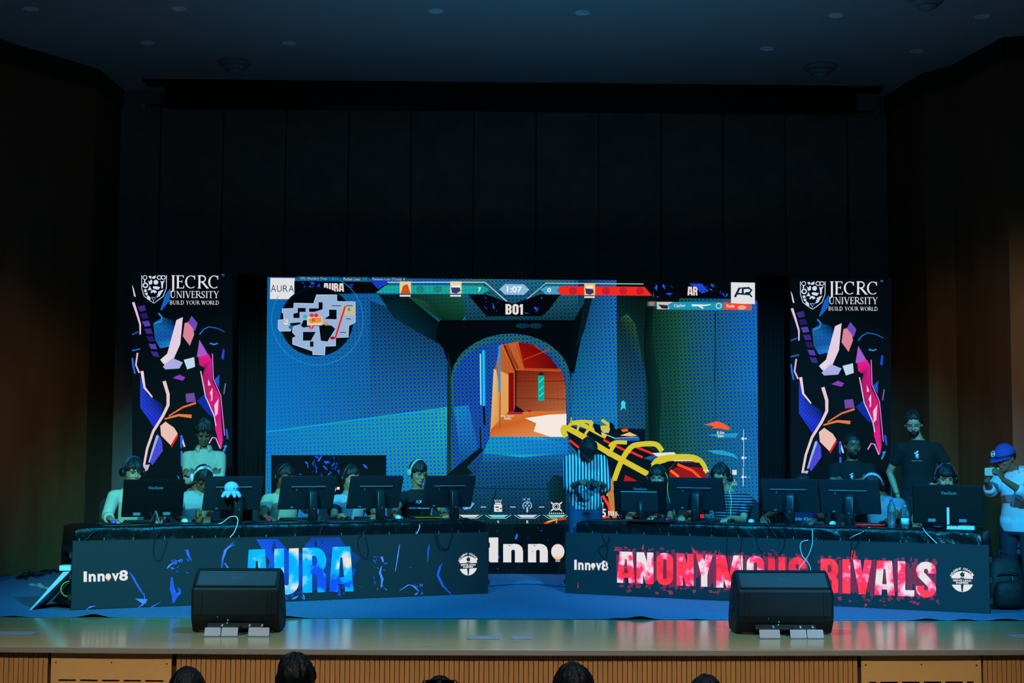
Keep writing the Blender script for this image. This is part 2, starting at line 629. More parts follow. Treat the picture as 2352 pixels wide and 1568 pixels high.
class Paint:
    """A display lying in an upright plane. Shapes are drawn on it from photograph pixels, each a hair in front of the last."""

    def __init__(s, O, n, step=0.00012):
        s.O, s.n = V(O), V(n).normalized()          # n points to the viewer
        s.v, s.f, s.m, s.c = [], [], [], []
        s.k, s.step = 0, step

    def at(s, p):
        d = ray(p[0], p[1])
        O = s.O + s.n * (s.k * s.step)
        return CAM + d * ((O - CAM).dot(s.n) / d.dot(s.n))

    def raw(s, pts, faces, cols, mi=0):
        n = len(s.v)
        s.v += [s.at(p) for p in pts]
        for f in faces:
            s.f.append(tuple(i + n for i in f))
            s.m.append(mi)
            s.c.append([cols[i] for i in f])

    def poly(s, pts, c, a=0.0, mi=0, up=True):
        """c: one colour, or one per point; a: dot share"""
        if up: s.k += 1
        cs = c if isinstance(c[0], (tuple, list)) else [c] * len(pts)
        aa = a if isinstance(a, (tuple, list)) else [a] * len(pts)
        cols = [(*lin(x), y) for x, y in zip(cs, aa)]
        tri = geometry.tessellate_polygon([[V((p[0], p[1], 0)) for p in pts]])
        s.raw(pts, tri, cols, mi)

    def grad(s, q, c, a, n=8):
        """four corners TL TR BR BL with a colour each, blended across"""
        s.k += 1
        aa = a if isinstance(a, (tuple, list)) else [a] * 4
        L4 = [(*lin(x), y) for x, y in zip(c, aa)]
        pts, cols = [], []
        for i in range(n + 1):
            for j in range(n + 1):
                u, v = j / n, i / n
                w = ((1 - u) * (1 - v), u * (1 - v), u * v, (1 - u) * v)
                pts.append(tuple(sum(w[k] * q[k][d] for k in range(4)) for d in (0, 1)))
                cols.append(tuple(sum(w[k] * L4[k][d] for k in range(4)) for d in range(4)))
        fs = [(i * (n + 1) + j, i * (n + 1) + j + 1, (i + 1) * (n + 1) + j + 1, (i + 1) * (n + 1) + j) for i in range(n) for j in range(n)]
        s.raw(pts, fs, cols)

    def rect(s, x0, y0, x1, y1, c, a=0.0, slope=0.0, mi=0):
        s.poly([(x0, y0), (x1, y0 + slope * (x1 - x0)), (x1, y1 + slope * (x1 - x0)), (x0, y1)], c, a, mi)

    def line(s, pts, w, c, w1=None, a=0.0, mi=0, soft=False):
        s.k += 1
        if soft and len(pts) > 2:
            o = []
            for i in range(len(pts) - 1):
                A, B_, C, D = pts[max(i - 1, 0)], pts[i], pts[i + 1], pts[min(i + 2, len(pts) - 1)]
                for k in range(5):
                    t = k / 5
                    o.append(tuple(.5 * (2 * B_[d] + (C[d] - A[d]) * t + (2 * A[d] - 5 * B_[d] + 4 * C[d] - D[d]) * t * t + (3 * B_[d] - A[d] - 3 * C[d] + D[d]) * t ** 3) for d in (0, 1)))
            pts = o + [pts[-1]]
        for q in ribbon(pts, w, w1):
            s.poly(q, c, a, mi, up=False)

    def oval(s, cx, cy, rx, ry, c, a=0.0, n=28, a0=0, a1=360, mi=0):
        s.poly(arc(cx, cy, rx, ry, a0, a1, n)[:(-1 if a1 - a0 == 360 else None)], c, a, mi)

    def spread(s, polys, box, c, mi=0, a=0.0):
        """unit-box polygons fitted to TL, TR, BL corners"""
        s.k += 1
        TL, TR_, BL = box
        for q in polys:
            s.poly([(BL[0] + u * (TR_[0] - TL[0]) + v * (TL[0] - BL[0]), BL[1] + u * (TR_[1] - TL[1]) + v * (TL[1] - BL[1])) for u, v in q], c, a, mi, up=False)

    def text(s, txt, box, c, bold=0.0, mi=0):
        s.k += 1
        vs, fs = font_glyphs(txt, bold)
        TL, TR_, BL = box
        pts = [(BL[0] + u * (TR_[0] - TL[0]) + v * (TL[0] - BL[0]), BL[1] + u * (TR_[1] - TL[1]) + v * (TL[1] - BL[1])) for u, v in vs]
        s.raw(pts, fs, [(*lin(c), 0.0)] * len(pts), mi)

    def txt(s, t, x0, y0, x1, y1, c, bold=0.0, slope=0.0):
        s.text(t, ((x0, y0), (x1, y0 + slope * (x1 - x0)), (x0, y1)), c, bold)

    def build(s, name, mats, parent):
        me = bpy.data.meshes.new(name)
        inv = wmat(parent).inverted()
        me.from_pydata([tuple(inv @ v) for v in s.v], [], s.f)
        for m in mats: me.materials.append(m)
        me.polygons.foreach_set('material_index', s.m)
        at = me.color_attributes.new('picture', 'FLOAT_COLOR', 'CORNER')
        flat = [x for f in s.c for c in f for x in c]
        at.data.foreach_set('color', flat)
        me.update()
        o = bpy.data.objects.new(name, me)
        COL.objects.link(o)
        o.parent = parent
        return o
# ================================================================ the setting
M_wood_wall = mat('wall_wood', (104, 74, 44), 0.55, var=0.22, vscale=3, stretch=(1, 1, 0.25), bump=0.05, bscale=30)
M_backwall = mat('wall_acoustic_cloth', (118, 116, 116), 0.9, bump=0.25, bscale=60, var=0.15, vscale=5)
M_ceiling = mat('ceiling_paint', (150, 152, 155), 0.85, bump=0.08, bscale=25)
M_floor = mat('stage_boards', (146, 122, 80), 0.17, spec=1.0, var=0.16, vscale=2.2, stretch=(0.5, 9, 1), bump=0.015, bscale=4)
M_slat = mat('fascia_slat', (138, 100, 60), 0.5, var=0.10, vscale=5, stretch=(8, 1, 0.6))
M_slatback = mat('fascia_gap', (26, 14, 7), 0.8)
M_grille = mat('grille_board', (160, 126, 82), 0.5, var=0.04, vscale=20)
M_dark = mat('dark_gap', (8, 8, 9), 0.8)
M_nose = mat('edge_metal', (190, 192, 196), 0.35, metal=0.8)
M_carpet = mat('carpet_pile', (74, 100, 138), 0.95, bump=0.5, bscale=220, var=0.22, vscale=30)
M_black = mat('black_plastic', (17, 18, 21), 0.42)
M_satin = mat('satin_charcoal', (40, 43, 48), 0.5)
M_steel = mat('steel', (150, 155, 160), 0.35, metal=0.7)
M_white = mat('white_plastic', (215, 218, 222), 0.45)
M_lens = mat('downlight_lens', (225, 228, 230), 0.4, emit=(170, 200, 208), es=0.3)  # unlit lamps; faint emission stands in for light caught on the lens

ZC = 6.24
AUD = -0.9
cl, cr = G(280, 207, ZC), G(2035, 222, ZC)
el, er = G(0, 95, ZC), G(2352, 110, ZC)


def wall_at(px, a, b, pa, pb, push=0.0):
    """point of the straight line a-b (plan) seen at column px, pulled toward the viewer by push metres"""
    d = ray(px, 700)
    d = V((d.x, d.y, 0))
    e = b - a
    # solve CAM + t d = a + u e in plan
    det = d.x * -e.y + d.y * e.x
    t = (a.x * -e.y + a.y * e.x) / det
    p = d * t
    p -= d.normalized() * push
    return V((p.x, p.y, 0))


def wall_strip(name, pts, z0, z1, m, thick=0.15):
    mb = MB()
    for a, b in zip(pts, pts[1:]):
        n = V((-(b - a).y, (b - a).x, 0)).normalized()
        mid = (a + b) / 2
        if (V((0, 9, 0)) - mid).dot(n) > 0: n = -n
        q = [a, b, b + n * thick, a + n * thick]
        mb.rings([[V((p.x, p.y, z0)) for p in q], [V((p.x, p.y, z1)) for p in q]])
    return struct(mb.build(name, m))


wl = [V((cl.x, cl.y, 0)), wall_at(207, cl, el, 0, 0, 0.55), wall_at(9, cl, el, 0, 0, 0.1)]
t = (wl[2] - wl[0]).normalized()
wl.append(wl[2] + t * 3.0 + V((-0.35, 0, 0)))
wl.append(wl[3] + V((-1.2, -9.5, 0)))
wall_strip('wall_left', wl, AUD, ZC, M_wood_wall)
wr = [V((cr.x, cr.y, 0)), wall_at(2130, cr, er, 0, 0, 0.5), wall_at(2195, cr, er, 0, 0, 0.35), wall_at(2320, cr, er, 0, 0, 0.75), wall_at(2420, cr, er, 0, 0, 0.2)]
wr.append(wr[4] + V((1.6, -11.5, 0)))
wall_strip('wall_right', wr, AUD, ZC, M_wood_wall)
bw = [V((cl.x - 0.3, cl.y, 0)), V((cr.x + 0.3, cr.y, 0))]
wall_strip('wall_back', bw, AUD, ZC, M_backwall)
mb = MB()                                              # upright joints of the cloth-covered back wall
for k in range(1, 13):
    p = bw[0].lerp(bw[1], k / 13)
    mb.box((p.x, p.y - 0.004, 3.1), (0.012, 0.012, 6.2))
struct(mb.build('trim_1', M_dark))
mb = MB()
mb.box((0, 10.2, ZC + 0.1), (18, 19.5, 0.2))
struct(mb.build('ceiling', M_ceiling))
# cornice bands under the ceiling on both wood walls
for i, w in enumerate((wl[:4], wr[:5])):
    mb = MB()
    for a, b in zip(w, w[1:]):
        mb.bar(V((a.x, a.y, ZC - 0.13)), V((b.x, b.y, ZC - 0.13)), 0.06, 0.26)
    struct(mb.build('trim_%d' % (i + 2), mat('cornice', (60, 40, 24), 0.7)))

def lim(y, side):
    w = (wl, wr)[side]
    for a, b in zip(w, w[1:]):
        if min(a.y, b.y) <= y <= max(a.y, b.y):
            x = a.x + (b.x - a.x) * (y - a.y) / (b.y - a.y)
            return x + (0.03, -0.03)[side]
    return (w[0].x + 0.03, w[0].x - 0.03)[side]


# stage: boards, bowed front edge, metal nosing, slatted fascia
ea, eb, ec = G(0, 1486), G(1176, 1494), G(2352, 1493.5)
k2 = ((ea.y + ec.y) / 2 - eb.y) / (((ec.x - ea.x) / 2) ** 2)
k1 = (ec.y - ea.y) / (ec.x - ea.x)
edge_y = lambda x: eb.y + k1 * x + k2 * x * x
xs = [-7.6 + 0.2 * i for i in range(77)]
mb = MB()
top = [V((x, edge_y(x), 0)) for x in xs]
rs = []
for x in xs:
    y = edge_y(x)
    rs.append([V((x, y, 0)), V((x, 19.6, 0)), V((x, 19.6, -0.03)), V((x, y, -0.03))])
mb.rings(rs)
struct(mb.build('floor', M_floor))
mb = MB()
mb.rings([[V((x, edge_y(x) - 0.012, 0.004)), V((x, edge_y(x) + 0.03, 0.004)), V((x, edge_y(x) + 0.03, -0.002)), V((x, edge_y(x) + 0.002, -0.030)), V((x, edge_y(x) - 0.006, -0.036)), V((x, edge_y(x) - 0.012, -0.030))] for x in xs if lim(edge_y(x), 0) < x < lim(edge_y(x), 1)])
tag(mb.build('stage_nosing', M_nose), 'metal nosing strip along the bowed front edge of the stage', 'edge strip')
mb = MB()
mb.rings([[V((x, edge_y(x) + 0.06, -0.031)), V((x, edge_y(x) + 0.10, -0.031)), V((x, edge_y(x) + 0.10, AUD)), V((x, edge_y(x) + 0.06, AUD))] for x in xs])
fas = struct(mb.build('wall_front', M_slatback))
grill_px = ((136, 411), (1951, 2220))
gx = [(G(a, 1500, -0.07).x, G(b, 1500, -0.07).x) for a, b in grill_px]
sp = 0.0368
mb = MB()
x = -5.4
n = 0
while x < 5.6:
    if not any(a - sp / 2 < x < b + sp / 2 for a, b in gx):
        y = edge_y(x)
        mb.box((x, y + 0.040, (AUD - 0.037) / 2), (sp - 0.005, 0.035, -AUD - 0.037))
    x += sp
    n += 1
sl = mb.build('slat_cladding', M_slat, fas)
for i, (a, b) in enumerate(gx):
    root = thing('vent_grille', ('pale wooden grille panel with slots at the lower left of the stage front', 'pale wooden grille panel with slots below the red lettered table')[i], 'vent grille', ((a + b) / 2, edge_y((a + b) / 2), AUD), group='grilles in the stage front')
    yc = edge_y((a + b) / 2) + 0.02
    ya, yb = edge_y(a) + 0.022, edge_y(b) + 0.022
    w = b - a
    zt = -0.038
    mb = MB()
    # board left around staggered slots
    rows = [-0.245 - 0.0305 * j for j in range(14)]
    sl_h, sl_w, gap, mg = 0.013, w * 0.145, w * 0.035, w * 0.065
    on = lambda u: V((a + u, ya + (yb - ya) * u / w, 0))

    def slab(u0, u1, z0, z1, d=0.03):
        p, q = on(u0), on(u1)
        o = V((0, d, 0))
        mb.rings([[V((p.x, p.y, z0)), V((q.x, q.y, z0)), V((q.x, q.y + d, z0)), V((p.x, p.y + d, z0))], [V((p.x, p.y, z1)), V((q.x, q.y, z1)), V((q.x, q.y + d, z1)), V((p.x, p.y + d, z1))]])
    slab(0, w, rows[0] + sl_h, zt)
    slab(0, mg, AUD, rows[0] + sl_h)
    slab(w - mg, w, AUD, rows[0] + sl_h)
    slab(mg, w - mg, AUD, rows[-1] - 0.03)
    for j, z in enumerate(rows):
        slab(mg, w - mg, z - (0.0305 - sl_h) if j < 13 else rows[-1] - 0.03, z)
        u = mg + (0 if (j + i) % 2 == 0 else sl_w * 0.4)
        if (j + i) % 2: pass
        first = sl_w if (j + i) % 2 == 0 else sl_w * 0.4
        u = mg + first
        while u < w - mg - 0.01:
            slab(u, min(u + gap, w - mg), z, z + sl_h)
            u += gap + sl_w
    mb.build('panel', M_grille, root)
    for u, dz in ((0.035, 0), (w * 0.5, 0.002), (w - 0.035, -0.004)):
        p = on(u)
        mb = MB()
        mb.cyl((p.x, p.y - 0.002, zt - 0.07 + dz), (p.x, p.y + 0.004, zt - 0.07 + dz), 0.006, n=10)
        mb.build('screw', M_dark, root)
mb = MB()
mb.box((0, 5.2, AUD - 0.05), (18, 11.5, 0.1))
struct(mb.build('floor.001', mat('hall_floor', (70, 55, 45), 0.7, var=0.1)))

# carpet on the stage, with a wavy front edge
random.seed(3)
humps = [(215, 26, 0.030), (250, 18, 0.0), (650, 40, 0.02), (1470, 26, 0.028), (1420, 18, 0.010), (1600, 14, 0.008), (2130, 26, 0.018), (2215, 22, 0.016), (2310, 30, 0.02), (30, 22, 0.012)]
xs2 = [-120 + 12 * i for i in range(217)]
rs = []
yl = lambda px: 1417.0 + (px / 2352) * 9.0
xs2 = [q for q in xs2]
for px in xs2:
    hz = sum(h * math.exp(-((px - c) / w) ** 2) for c, w, h in humps)
    f = G(px, yl(px))
    back = 18.9
    col = []
    for k, tt in enumerate((0, 0.02, 0.06, 0.15, 0.4, 1.0, 2.0, 3.2, 4.4, back - f.y)):
        bx = f.x * (1 + tt / f.y)
        wv = hz * math.exp(-(tt / 0.16) ** 2) + (0.004 * noise.noise(V((bx * 1.3, tt * 2, 0))) if k else 0)
        col.append(V((min(max(bx, lim(f.y + tt, 0)), lim(f.y + tt, 1)), f.y + tt, 0.006 + max(wv, 0))))
    rs.append(col)
mb = MB()
mb.rings([r + [q - V((0, 0, 0.005)) for q in r[::-1]] for r in rs])
tag(mb.build('carpet', M_carpet, smooth=True), 'blue grey stage carpet with a wavy front edge on the boards', 'carpet')
# the overlapping length of carpet in front of the screen, its lip turned up
rs = []
for i in range(31):
    px = 1010 + 400 * i / 30
    f = G(px, 1346 + 3 * math.sin(px * 0.03))
    lip = 0.03 + 0.02 * noise.noise(V((px * 0.02, 0, 0)))
    rs.append([f + V((0, 0, 0.012)), f + V((0, 0, lip)), f + V((0, 0.06, lip + 0.012)), f + V((0, 0.2, lip + 0.005)), f + V((0, 0.45, 0.02)), f + V((0, 0.8, 0.012))])
mb = MB()
mb.rings(rs, caps=False, closed=False)
tag(mb.build('carpet_runner', M_carpet, smooth=True), 'loose carpet length with a turned up lip below the centre screen', 'carpet')

# ceiling fittings
for i, (px, py) in enumerate(((70, 19), (410, 19), (337, 97), (664, 98), (1001, 25), (1338, 29), (1920, 35), (2257, 37), (1761, 111), (2107, 117))):
    p = G(px, py, ZC)
    names = ('first from the left in the front row', 'second from the left in the front row', 'first from the left in the row nearer the stage wall', 'second from the left in the row nearer the stage wall', 'third from the left in the front row', 'fourth from the left in the front row', 'fifth from the left in the front row', 'last on the right in the front row', 'third from the left in the row nearer the stage wall', 'last on the right in the row nearer the stage wall')
    r = thing('downlight', 'small round recessed ceiling downlight, ' + names[i], 'downlight', p, group='ceiling downlights')
    mb = MB()
    mb.lathe([(0.062, 0), (0.085, 0), (0.085, -0.006), (0.07, -0.01), (0.062, -0.004)], TR(*p), 20)
    mb.build('trim_ring', M_white, r, True)
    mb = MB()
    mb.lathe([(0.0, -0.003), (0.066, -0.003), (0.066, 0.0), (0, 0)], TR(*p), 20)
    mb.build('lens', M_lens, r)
M_diff = mat('diffuser_paint', (120, 122, 124), 0.6)
for i, (px, py) in enumerate(((538, 143), (1885, 152), (2130, -8))):
    p = G(px, py, ZC)
    r = thing('air_diffuser', ('round stepped ceiling air diffuser above the left end of the screen case', 'round stepped ceiling air diffuser above the right end of the screen case', 'round ceiling air diffuser cut by the top edge of the picture')[i], 'air diffuser', p, group='round air diffusers')
    for nm, ro, ri, z0, z1 in (('outer_ring', 0.21, 0.15, 0, -0.05), ('middle_ring', 0.16, 0.10, -0.05, -0.10), ('cone', 0.11, 0.0, -0.10, -0.16)):
        mb = MB()
        mb.lathe([(ro, z0), (ro, z0 - 0.012), (ri + 0.02, z1), (max(ri, 0.001), z1), (max(ri, 0.001), z1 + 0.02), (ro - 0.02, z0)], TR(*p), 28)
        mb.build(nm, M_diff, r, True)

# rolled projection screen under the ceiling
yS = min(cl.y, cr.y) - 0.42
a, b = P(382, 226, yS), P(1962, 236, yS)
root = thing('projection_screen', 'long black housing of a rolled projection screen under the ceiling', 'projection screen', ((a.x + b.x) / 2, yS, ZC))
M_vblack = mat('matt_black', (5, 5, 6), 0.9)
zt, zb = P(1176, 201, yS).z, P(1176, 252, yS).z
mb = MB(); mb.box(((a.x + b.x) / 2, yS, (zt + zb) / 2), (b.x - a.x, 0.24, zt - zb)); mb.build('housing', M_vblack, root)
a2, b2 = P(333, 226, yS), P(2024, 236, yS)
mb = MB(); mb.box(((a2.x + b2.x) / 2, yS, zt + 0.025), (b2.x - a2.x, 0.28, 0.05)); mb.build('top_rail', M_vblack, root)
mb = MB(); mb.cyl((a2.x, yS - 0.06, zb - 0.005), (b2.x - 0.1, yS - 0.06, zb - 0.005), 0.02, n=10); mb.build('bottom_bar', M_vblack, root)
for x in (a2.x, b2.x - 0.1):
    mb = MB(); mb.cyl((x - 0.02, yS - 0.06, zb - 0.005), (x + 0.02, yS - 0.06, zb - 0.005), 0.027, n=12); mb.build('end_cap', M_steel, root)
# ================================================================ LED displays
M_scr = screen_mat('led_picture', (5, 5, 6), 1.0, 0.0479, rough=0.8)
M_scrt = screen_mat('led_picture_front', (46, 48, 52), 1.0, 0.02, rough=0.5)
M_ban = screen_mat('led_picture_side', (6, 7, 8), 1.0, 0.0479, rough=0.8)
M_cab = mat('led_cabinet', (20, 21, 23), 0.6)
M_let_b = letter_mat('letters_blue', [(0.34, (10, 70, 225)), (0.40, (0, 150, 235)), (0.52, (0, 172, 228)), (0.57, (120, 200, 235)), (0.62, (226, 205, 195))], 4.6, 2.3)
M_let_r = letter_mat('letters_red', [(0.34, (215, 24, 44)), (0.44, (255, 44, 56)), (0.49, (255, 24, 90)), (0.53, (245, 140, 185)), (0.57, (214, 208, 206))], 5.0, 7.7)
WHT = (226, 224, 224)


def cabinet(corners, n, thick, name, parent, m):
    mb = MB()
    f = [V(c) - V(n) * 0.002 for c in corners]
    mb.rings([f, [c - V(n) * thick for c in f]])
    return mb.build(name, m, parent)


def shards(p, seed, box, cnt, cols, size=(6, 26)):
    """scattered broken-ink flecks"""
    rnd = random.Random(seed)
    x0, y0, x1, y1 = box
    p.k += 1
    for i in range(cnt):
        x, y = rnd.uniform(x0, x1), rnd.uniform(y0, y1)
        L, a = rnd.uniform(*size), rnd.uniform(0, PI)
        w = L * rnd.uniform(0.12, 0.4)
        c, s = math.cos(a), math.sin(a)
        pts = [(L / 2, 0), (rnd.uniform(-.1, .3) * L, w / 2), (-L / 2, rnd.uniform(-.2, .2) * w), (rnd.uniform(-.3, .1) * L, -w / 2)]
        q = [(x + u * c - v * s, y + u * s + v * c) for u, v in pts]
        q = [(min(max(u, x0), x1), min(max(v, y0), y1)) for u, v in q]
        p.poly(q, rnd.choice(cols), up=False)


def bolt(p, pts, w, c, seed=0):
    """a jagged streak that swells and thins"""
    rnd = random.Random(seed + int(pts[0][0]))
    L, R = [], []
    for i, (x, y) in enumerate(pts):
        k = w * (0.15 + 0.85 * math.sin(PI * (i + 0.35) / (len(pts) - 0.3))) / 2
        L.append((x - k * rnd.uniform(.6, 1.2), y + rnd.uniform(-.3, .3) * k))
        R.append((x + k * rnd.uniform(.6, 1.2), y + rnd.uniform(-.3, .3) * k))
    p.poly(L + R[::-1], c)


BLUES = [(20, 70, 235), (25, 95, 250), (40, 120, 255), (15, 50, 180)]
CYANS = [(20, 120, 200), (20, 90, 170), (40, 160, 220)]


def innov(p, x0, y0, x1, y1, sl, xb=0.0):
    """Innov8 with a light bulb for the o; the box is its cap height"""
    h = y1 - y0
    W_ = x1 - x0
    at = lambda u: (x0 + u * W_, sl * u * W_)

    def t(s, u0, u1, top, bold):
        a, b = at(u0), at(u1)
        p.text(s, ((a[0], y0 + h * top + a[1]), (b[0], y0 + h * top + b[1]), (a[0], y1 + a[1])), WHT, bold + xb)
    t('I', 0.0, 0.075, 0.0, 0.03); t('n', 0.115, 0.275, 0.25, 0.035); t('n', 0.315, 0.475, 0.25, 0.035)
    t('v', 0.635, 0.80, 0.25, 0.035); t('8', 0.80, 1.0, -0.02, 0.035)
    cx, dy = at(0.555)
    r = min(W_ * 0.068, h * 0.27)
    p.oval(cx, y0 + h * 0.30 + r + dy, r, r * 1.15, (255, 190, 90))
    p.oval(cx, y0 + h * 0.30 + r + dy, r * .93, r * 1.1, WHT)
    p.poly([(cx - r * .6, y0 + h * .30 + r * 1.7 + dy), (cx + r * .6, y0 + h * .30 + r * 1.7 + dy), (cx + r * .38, y1 + dy - h * .12), (cx - r * .38, y1 + dy - h * .12)], (240, 200, 150))
    p.rect(cx - r * .34, y1 + dy - h * .11, cx + r * .34, y1 + dy - h * .02, (170, 160, 150))


def torch_seal(p, cx, cy, rx, ry, sl, top, back):
    """round seal: lettered rim, torch, two lines of words across the middle"""
    O = lambda u, v: (cx + u * rx, cy + v * ry + sl * u * rx)
    cut = lambda a0, a1: [O(math.cos(math.radians(a)), math.sin(math.radians(a))) for a in range(a0, a1 + 1, 8)]
    p.poly([O(*q) for q in [(math.cos(math.radians(a)) * .94, -math.sin(math.radians(a)) * .78 - .0) for a in range(10, 171, 8)]], WHT)
    p.poly([O(*q) for q in [(math.cos(math.radians(a)) * .96, math.sin(math.radians(a))) for a in range(20, 161, 8)]], WHT)
    n = len(top)
    for i, ch in enumerate(top):
        a = math.radians(158 - 136 * i / (n - 1))
        c, s = math.cos(a), math.sin(a)
        o = (c * 1.0, -s * .98)
        w = .1
        if ch == ' ': continue
        L = lambda u, v: O(o[0] + u * s + v * c, o[1] + u * c - v * s)
        p.text(ch, (L(-w, w * .9), L(w, w * .9), L(-w, -w * .9)), WHT, 0.03)
    p.poly([O(-.12, .34), O(.12, .34), O(.05, .98), O(-.05, .98)], back)
    p.poly([O(-.2, -.22), O(.2, -.22), O(.13, -.14), O(-.13, -.14)], back)
    p.poly([O(-.1, -.3), O(-.2, -.52), O(-.06, -.64), O(.03, -.78), O(.06, -.6), O(.22, -.66), O(.17, -.48), O(.2, -.36), O(.08, -.28)], back)
    p.text('SERVE LEAD', (O(-.78, -.06), O(.78, -.06), O(-.78, .12)), WHT, 0.03)
    p.text('INSPIRE', (O(-.52, .15), O(.52, .15), O(-.52, .32)), WHT, 0.03)


# ---------------------------------------------------------------- centre wall
YW = G(1176, 1318).y
root = thing('led_wall', 'huge LED video wall showing a first person game, centre of the stage', 'LED wall', (P(1176, 1318, YW).x, YW, 0))
p = Paint((0, YW, 0), (0, -1, 0))
TL, TRc, BRc, BL = (614, 636), (1739, 647), (1743, 1320), (608, 1320)
p.poly([TL, TRc, BRc, BL], (3, 7, 14))
ED = lambda y: 614 + (608 - 614) * (y - 636) / 684      # left edge
ER = lambda y: 1739 + 4 * (y - 647) / 673
YB = 1203
# walls of the game corridor
p.grad([TL, (1330, 643), (1330, YB), (ED(YB), YB)], [(0, 92, 150), (16, 84, 120), (10, 92, 110), (0, 120, 178)], [.25, 1, .9, .45], 10)
p.grad([(ED(680), 680), (850, 680), (850, 1020), (ED(1020), 1020)], [(0, 98, 165), (4, 86, 140), (4, 100, 150), (0, 118, 190)], [.2, .85, .8, .35])
p.grad([(850, 690), (1028, 760), (1028, 936), (850, 960)], [(2, 60, 90), (10, 50, 60), (20, 96, 150), (10, 98, 150)], [.9, 1, 1, .9])
p.grad([(ED(992), 992), (1028, 936), (1028, 1150), (ED(1150), 1150)], [(0, 118, 178), (0, 150, 160), (0, 118, 150), (0, 118, 180)], [.45, .8, .9, .5])
p.line([(ED(992), 992), (1028, 936)], 3, (10, 165, 200))
for x in (650, 720, 800, 880):
    p.line([(x, 1012), (x + 14, 1000), (x + 30, 1006), (x + 44, 990)], 1.4, (0, 140, 190))
p.grad([(1010, 936), (1028, 934), (1028, 1080), (975, 1080)], [(0, 160, 165), (0, 160, 165), (0, 130, 150), (0, 125, 160)], .8)
# dark vault
p.grad([(885, 676), (1100, 676), (1045, 760), (1000, 770)], [(3, 22, 26), (20, 90, 50), (4, 10, 14), (2, 16, 18)], [.2, .8, 0, 0])
p.poly([(870, 676), (935, 676), (1026, 754), (1010, 790), (955, 760), (905, 730)], [(2, 20, 24), (3, 26, 18), (2, 8, 12), (2, 10, 14), (3, 40, 52), (3, 40, 52)], .4)
p.poly([(936, 680), (975, 690), (1027, 740), (1026, 754)], [(10, 80, 40), (30, 70, 20), (6, 30, 20), (10, 90, 110)], .5)
p.grad([(1060, 640), (1320, 643), (1330, 735), (1070, 735)], [(20, 95, 110), (20, 100, 110), (8, 50, 50), (10, 60, 60)], .9)
p.poly([(1010, 735), (1345, 735), (1325, 800), (1314, 842), (1309, 905), (1036, 905), (1034, 850), (1018, 800), (1000, 775)], (2, 7, 12))
for x in (1200, 1230):
    p.oval(x, 748, 16, 6, (4, 46, 60), .6)
p.grad([(1028, 800), (1036, 850), (1040, 1100), (1026, 1110)], [(3, 20, 20), (20, 60, 30), (20, 50, 30), (20, 60, 60)], .8)
# arch and the passage beyond it
p.poly(arc(1173, 872, 137, -106, 180, 0, 40) + [(1310, 1100), (1036, 1100)], [(24, 92, 90)] * 41 + [(10, 80, 130), (20, 80, 110)], 1.0)
inner = arc(1171, 880, 130, -98, 178, 2, 40)
p.poly(inner + [(1303, 1060), (1042, 1080)], (14, 74, 150), 1.0)
p.grad([(1042, 935), (1076, 930), (1100, 1040), (1060, 1070)], [(0, 130, 180), (0, 120, 180), (0, 90, 150), (10, 70, 130)], .9)
p.poly([(1148, 792), (1190, 784), (1230, 794), (1262, 818), (1288, 852), (1299, 890), (1301, 1012), (1236, 1003), (1125, 1002), (1133, 870)], (200, 92, 18), .35)
p.poly([(1190, 785), (1222, 790), (1262, 818), (1286, 850), (1205, 848)], [(130, 8, 0), (150, 14, 2), (110, 6, 0), (70, 4, 0), (150, 20, 4)])
p.line([(1203, 826), (1262, 802)], 2, (200, 60, 20))
p.poly([(1150, 793), (1166, 790), (1192, 846), (1182, 852)], [(190, 120, 50), (170, 40, 10), (120, 20, 4), (200, 120, 40)])
p.line([(1158, 792), (1183, 850)], 4, (110, 6, 0)); p.line([(1187, 790), (1204, 846), (1288, 848)], 3, (190, 60, 20))
p.poly([(1182, 850), (1292, 853), (1299, 888), (1300, 945), (1183, 945)], [(120, 24, 4), (150, 34, 6), (170, 70, 14), (190, 100, 20), (150, 66, 14)], .35)
p.line([(1186, 875), (1298, 875)], 2, (120, 24, 4)); p.line([(1186, 914), (1300, 916)], 2, (120, 40, 10))
p.rect(1183, 850, 1186, 944, (40, 6, 2)); p.rect(1168, 856, 1180, 946, (130, 4, 0))
p.poly([(1134, 846), (1140, 850), (1148, 900), (1146, 985), (1126, 992)], [(240, 190, 110), (240, 180, 100), (225, 140, 60), (225, 140, 50), (230, 160, 70)], .15)
p.poly([(1150, 852), (1168, 860), (1168, 950), (1150, 960)], (232, 160, 70), .15)
p.rect(1236, 862, 1250, 920, (0, 170, 150)); p.poly(arc(1243, 862, 7, -8, 0, 180, 8), (60, 20, 6))
for y in (872, 890, 905): p.line([(1238, y + 6), (1249, y - 4)], 2.5, (60, 220, 225))
p.poly([(1166, 946), (1300, 943), (1302, 1020), (1236, 1004), (1125, 1003), (1128, 985)], [(220, 120, 30), (215, 110, 20), (240, 180, 120), (225, 140, 60), (215, 110, 30), (200, 90, 20)], .1)
p.poly([(1206, 960), (1260, 952), (1301, 950), (1301, 1014), (1262, 1002), (1226, 990), (1232, 972)], (245, 232, 222))
p.poly([(1183, 930), (1196, 938), (1205, 946), (1180, 947)], (20, 8, 10)); p.rect(1166, 946, 1200, 951, (170, 20, 60)); p.oval(1216, 943, 6, 3, (180, 20, 30))
p.line([(1150, 955), (1180, 955)], 1.6, (190, 225, 170))
p.txt('Sullu', 1158, 957, 1174, 963, WHT, 0.02)
p.line([(1103.5, 812), (1104.5, 930)], 3, (150, 225, 245)); p.line([(1110.5, 804), (1111.5, 932)], 6, (20, 190, 240)); p.line([(1147, 794), (1147, 900)], 5, (30, 150, 210)); p.line([(1149, 900), (1148, 985)], 2, (150, 80, 40))
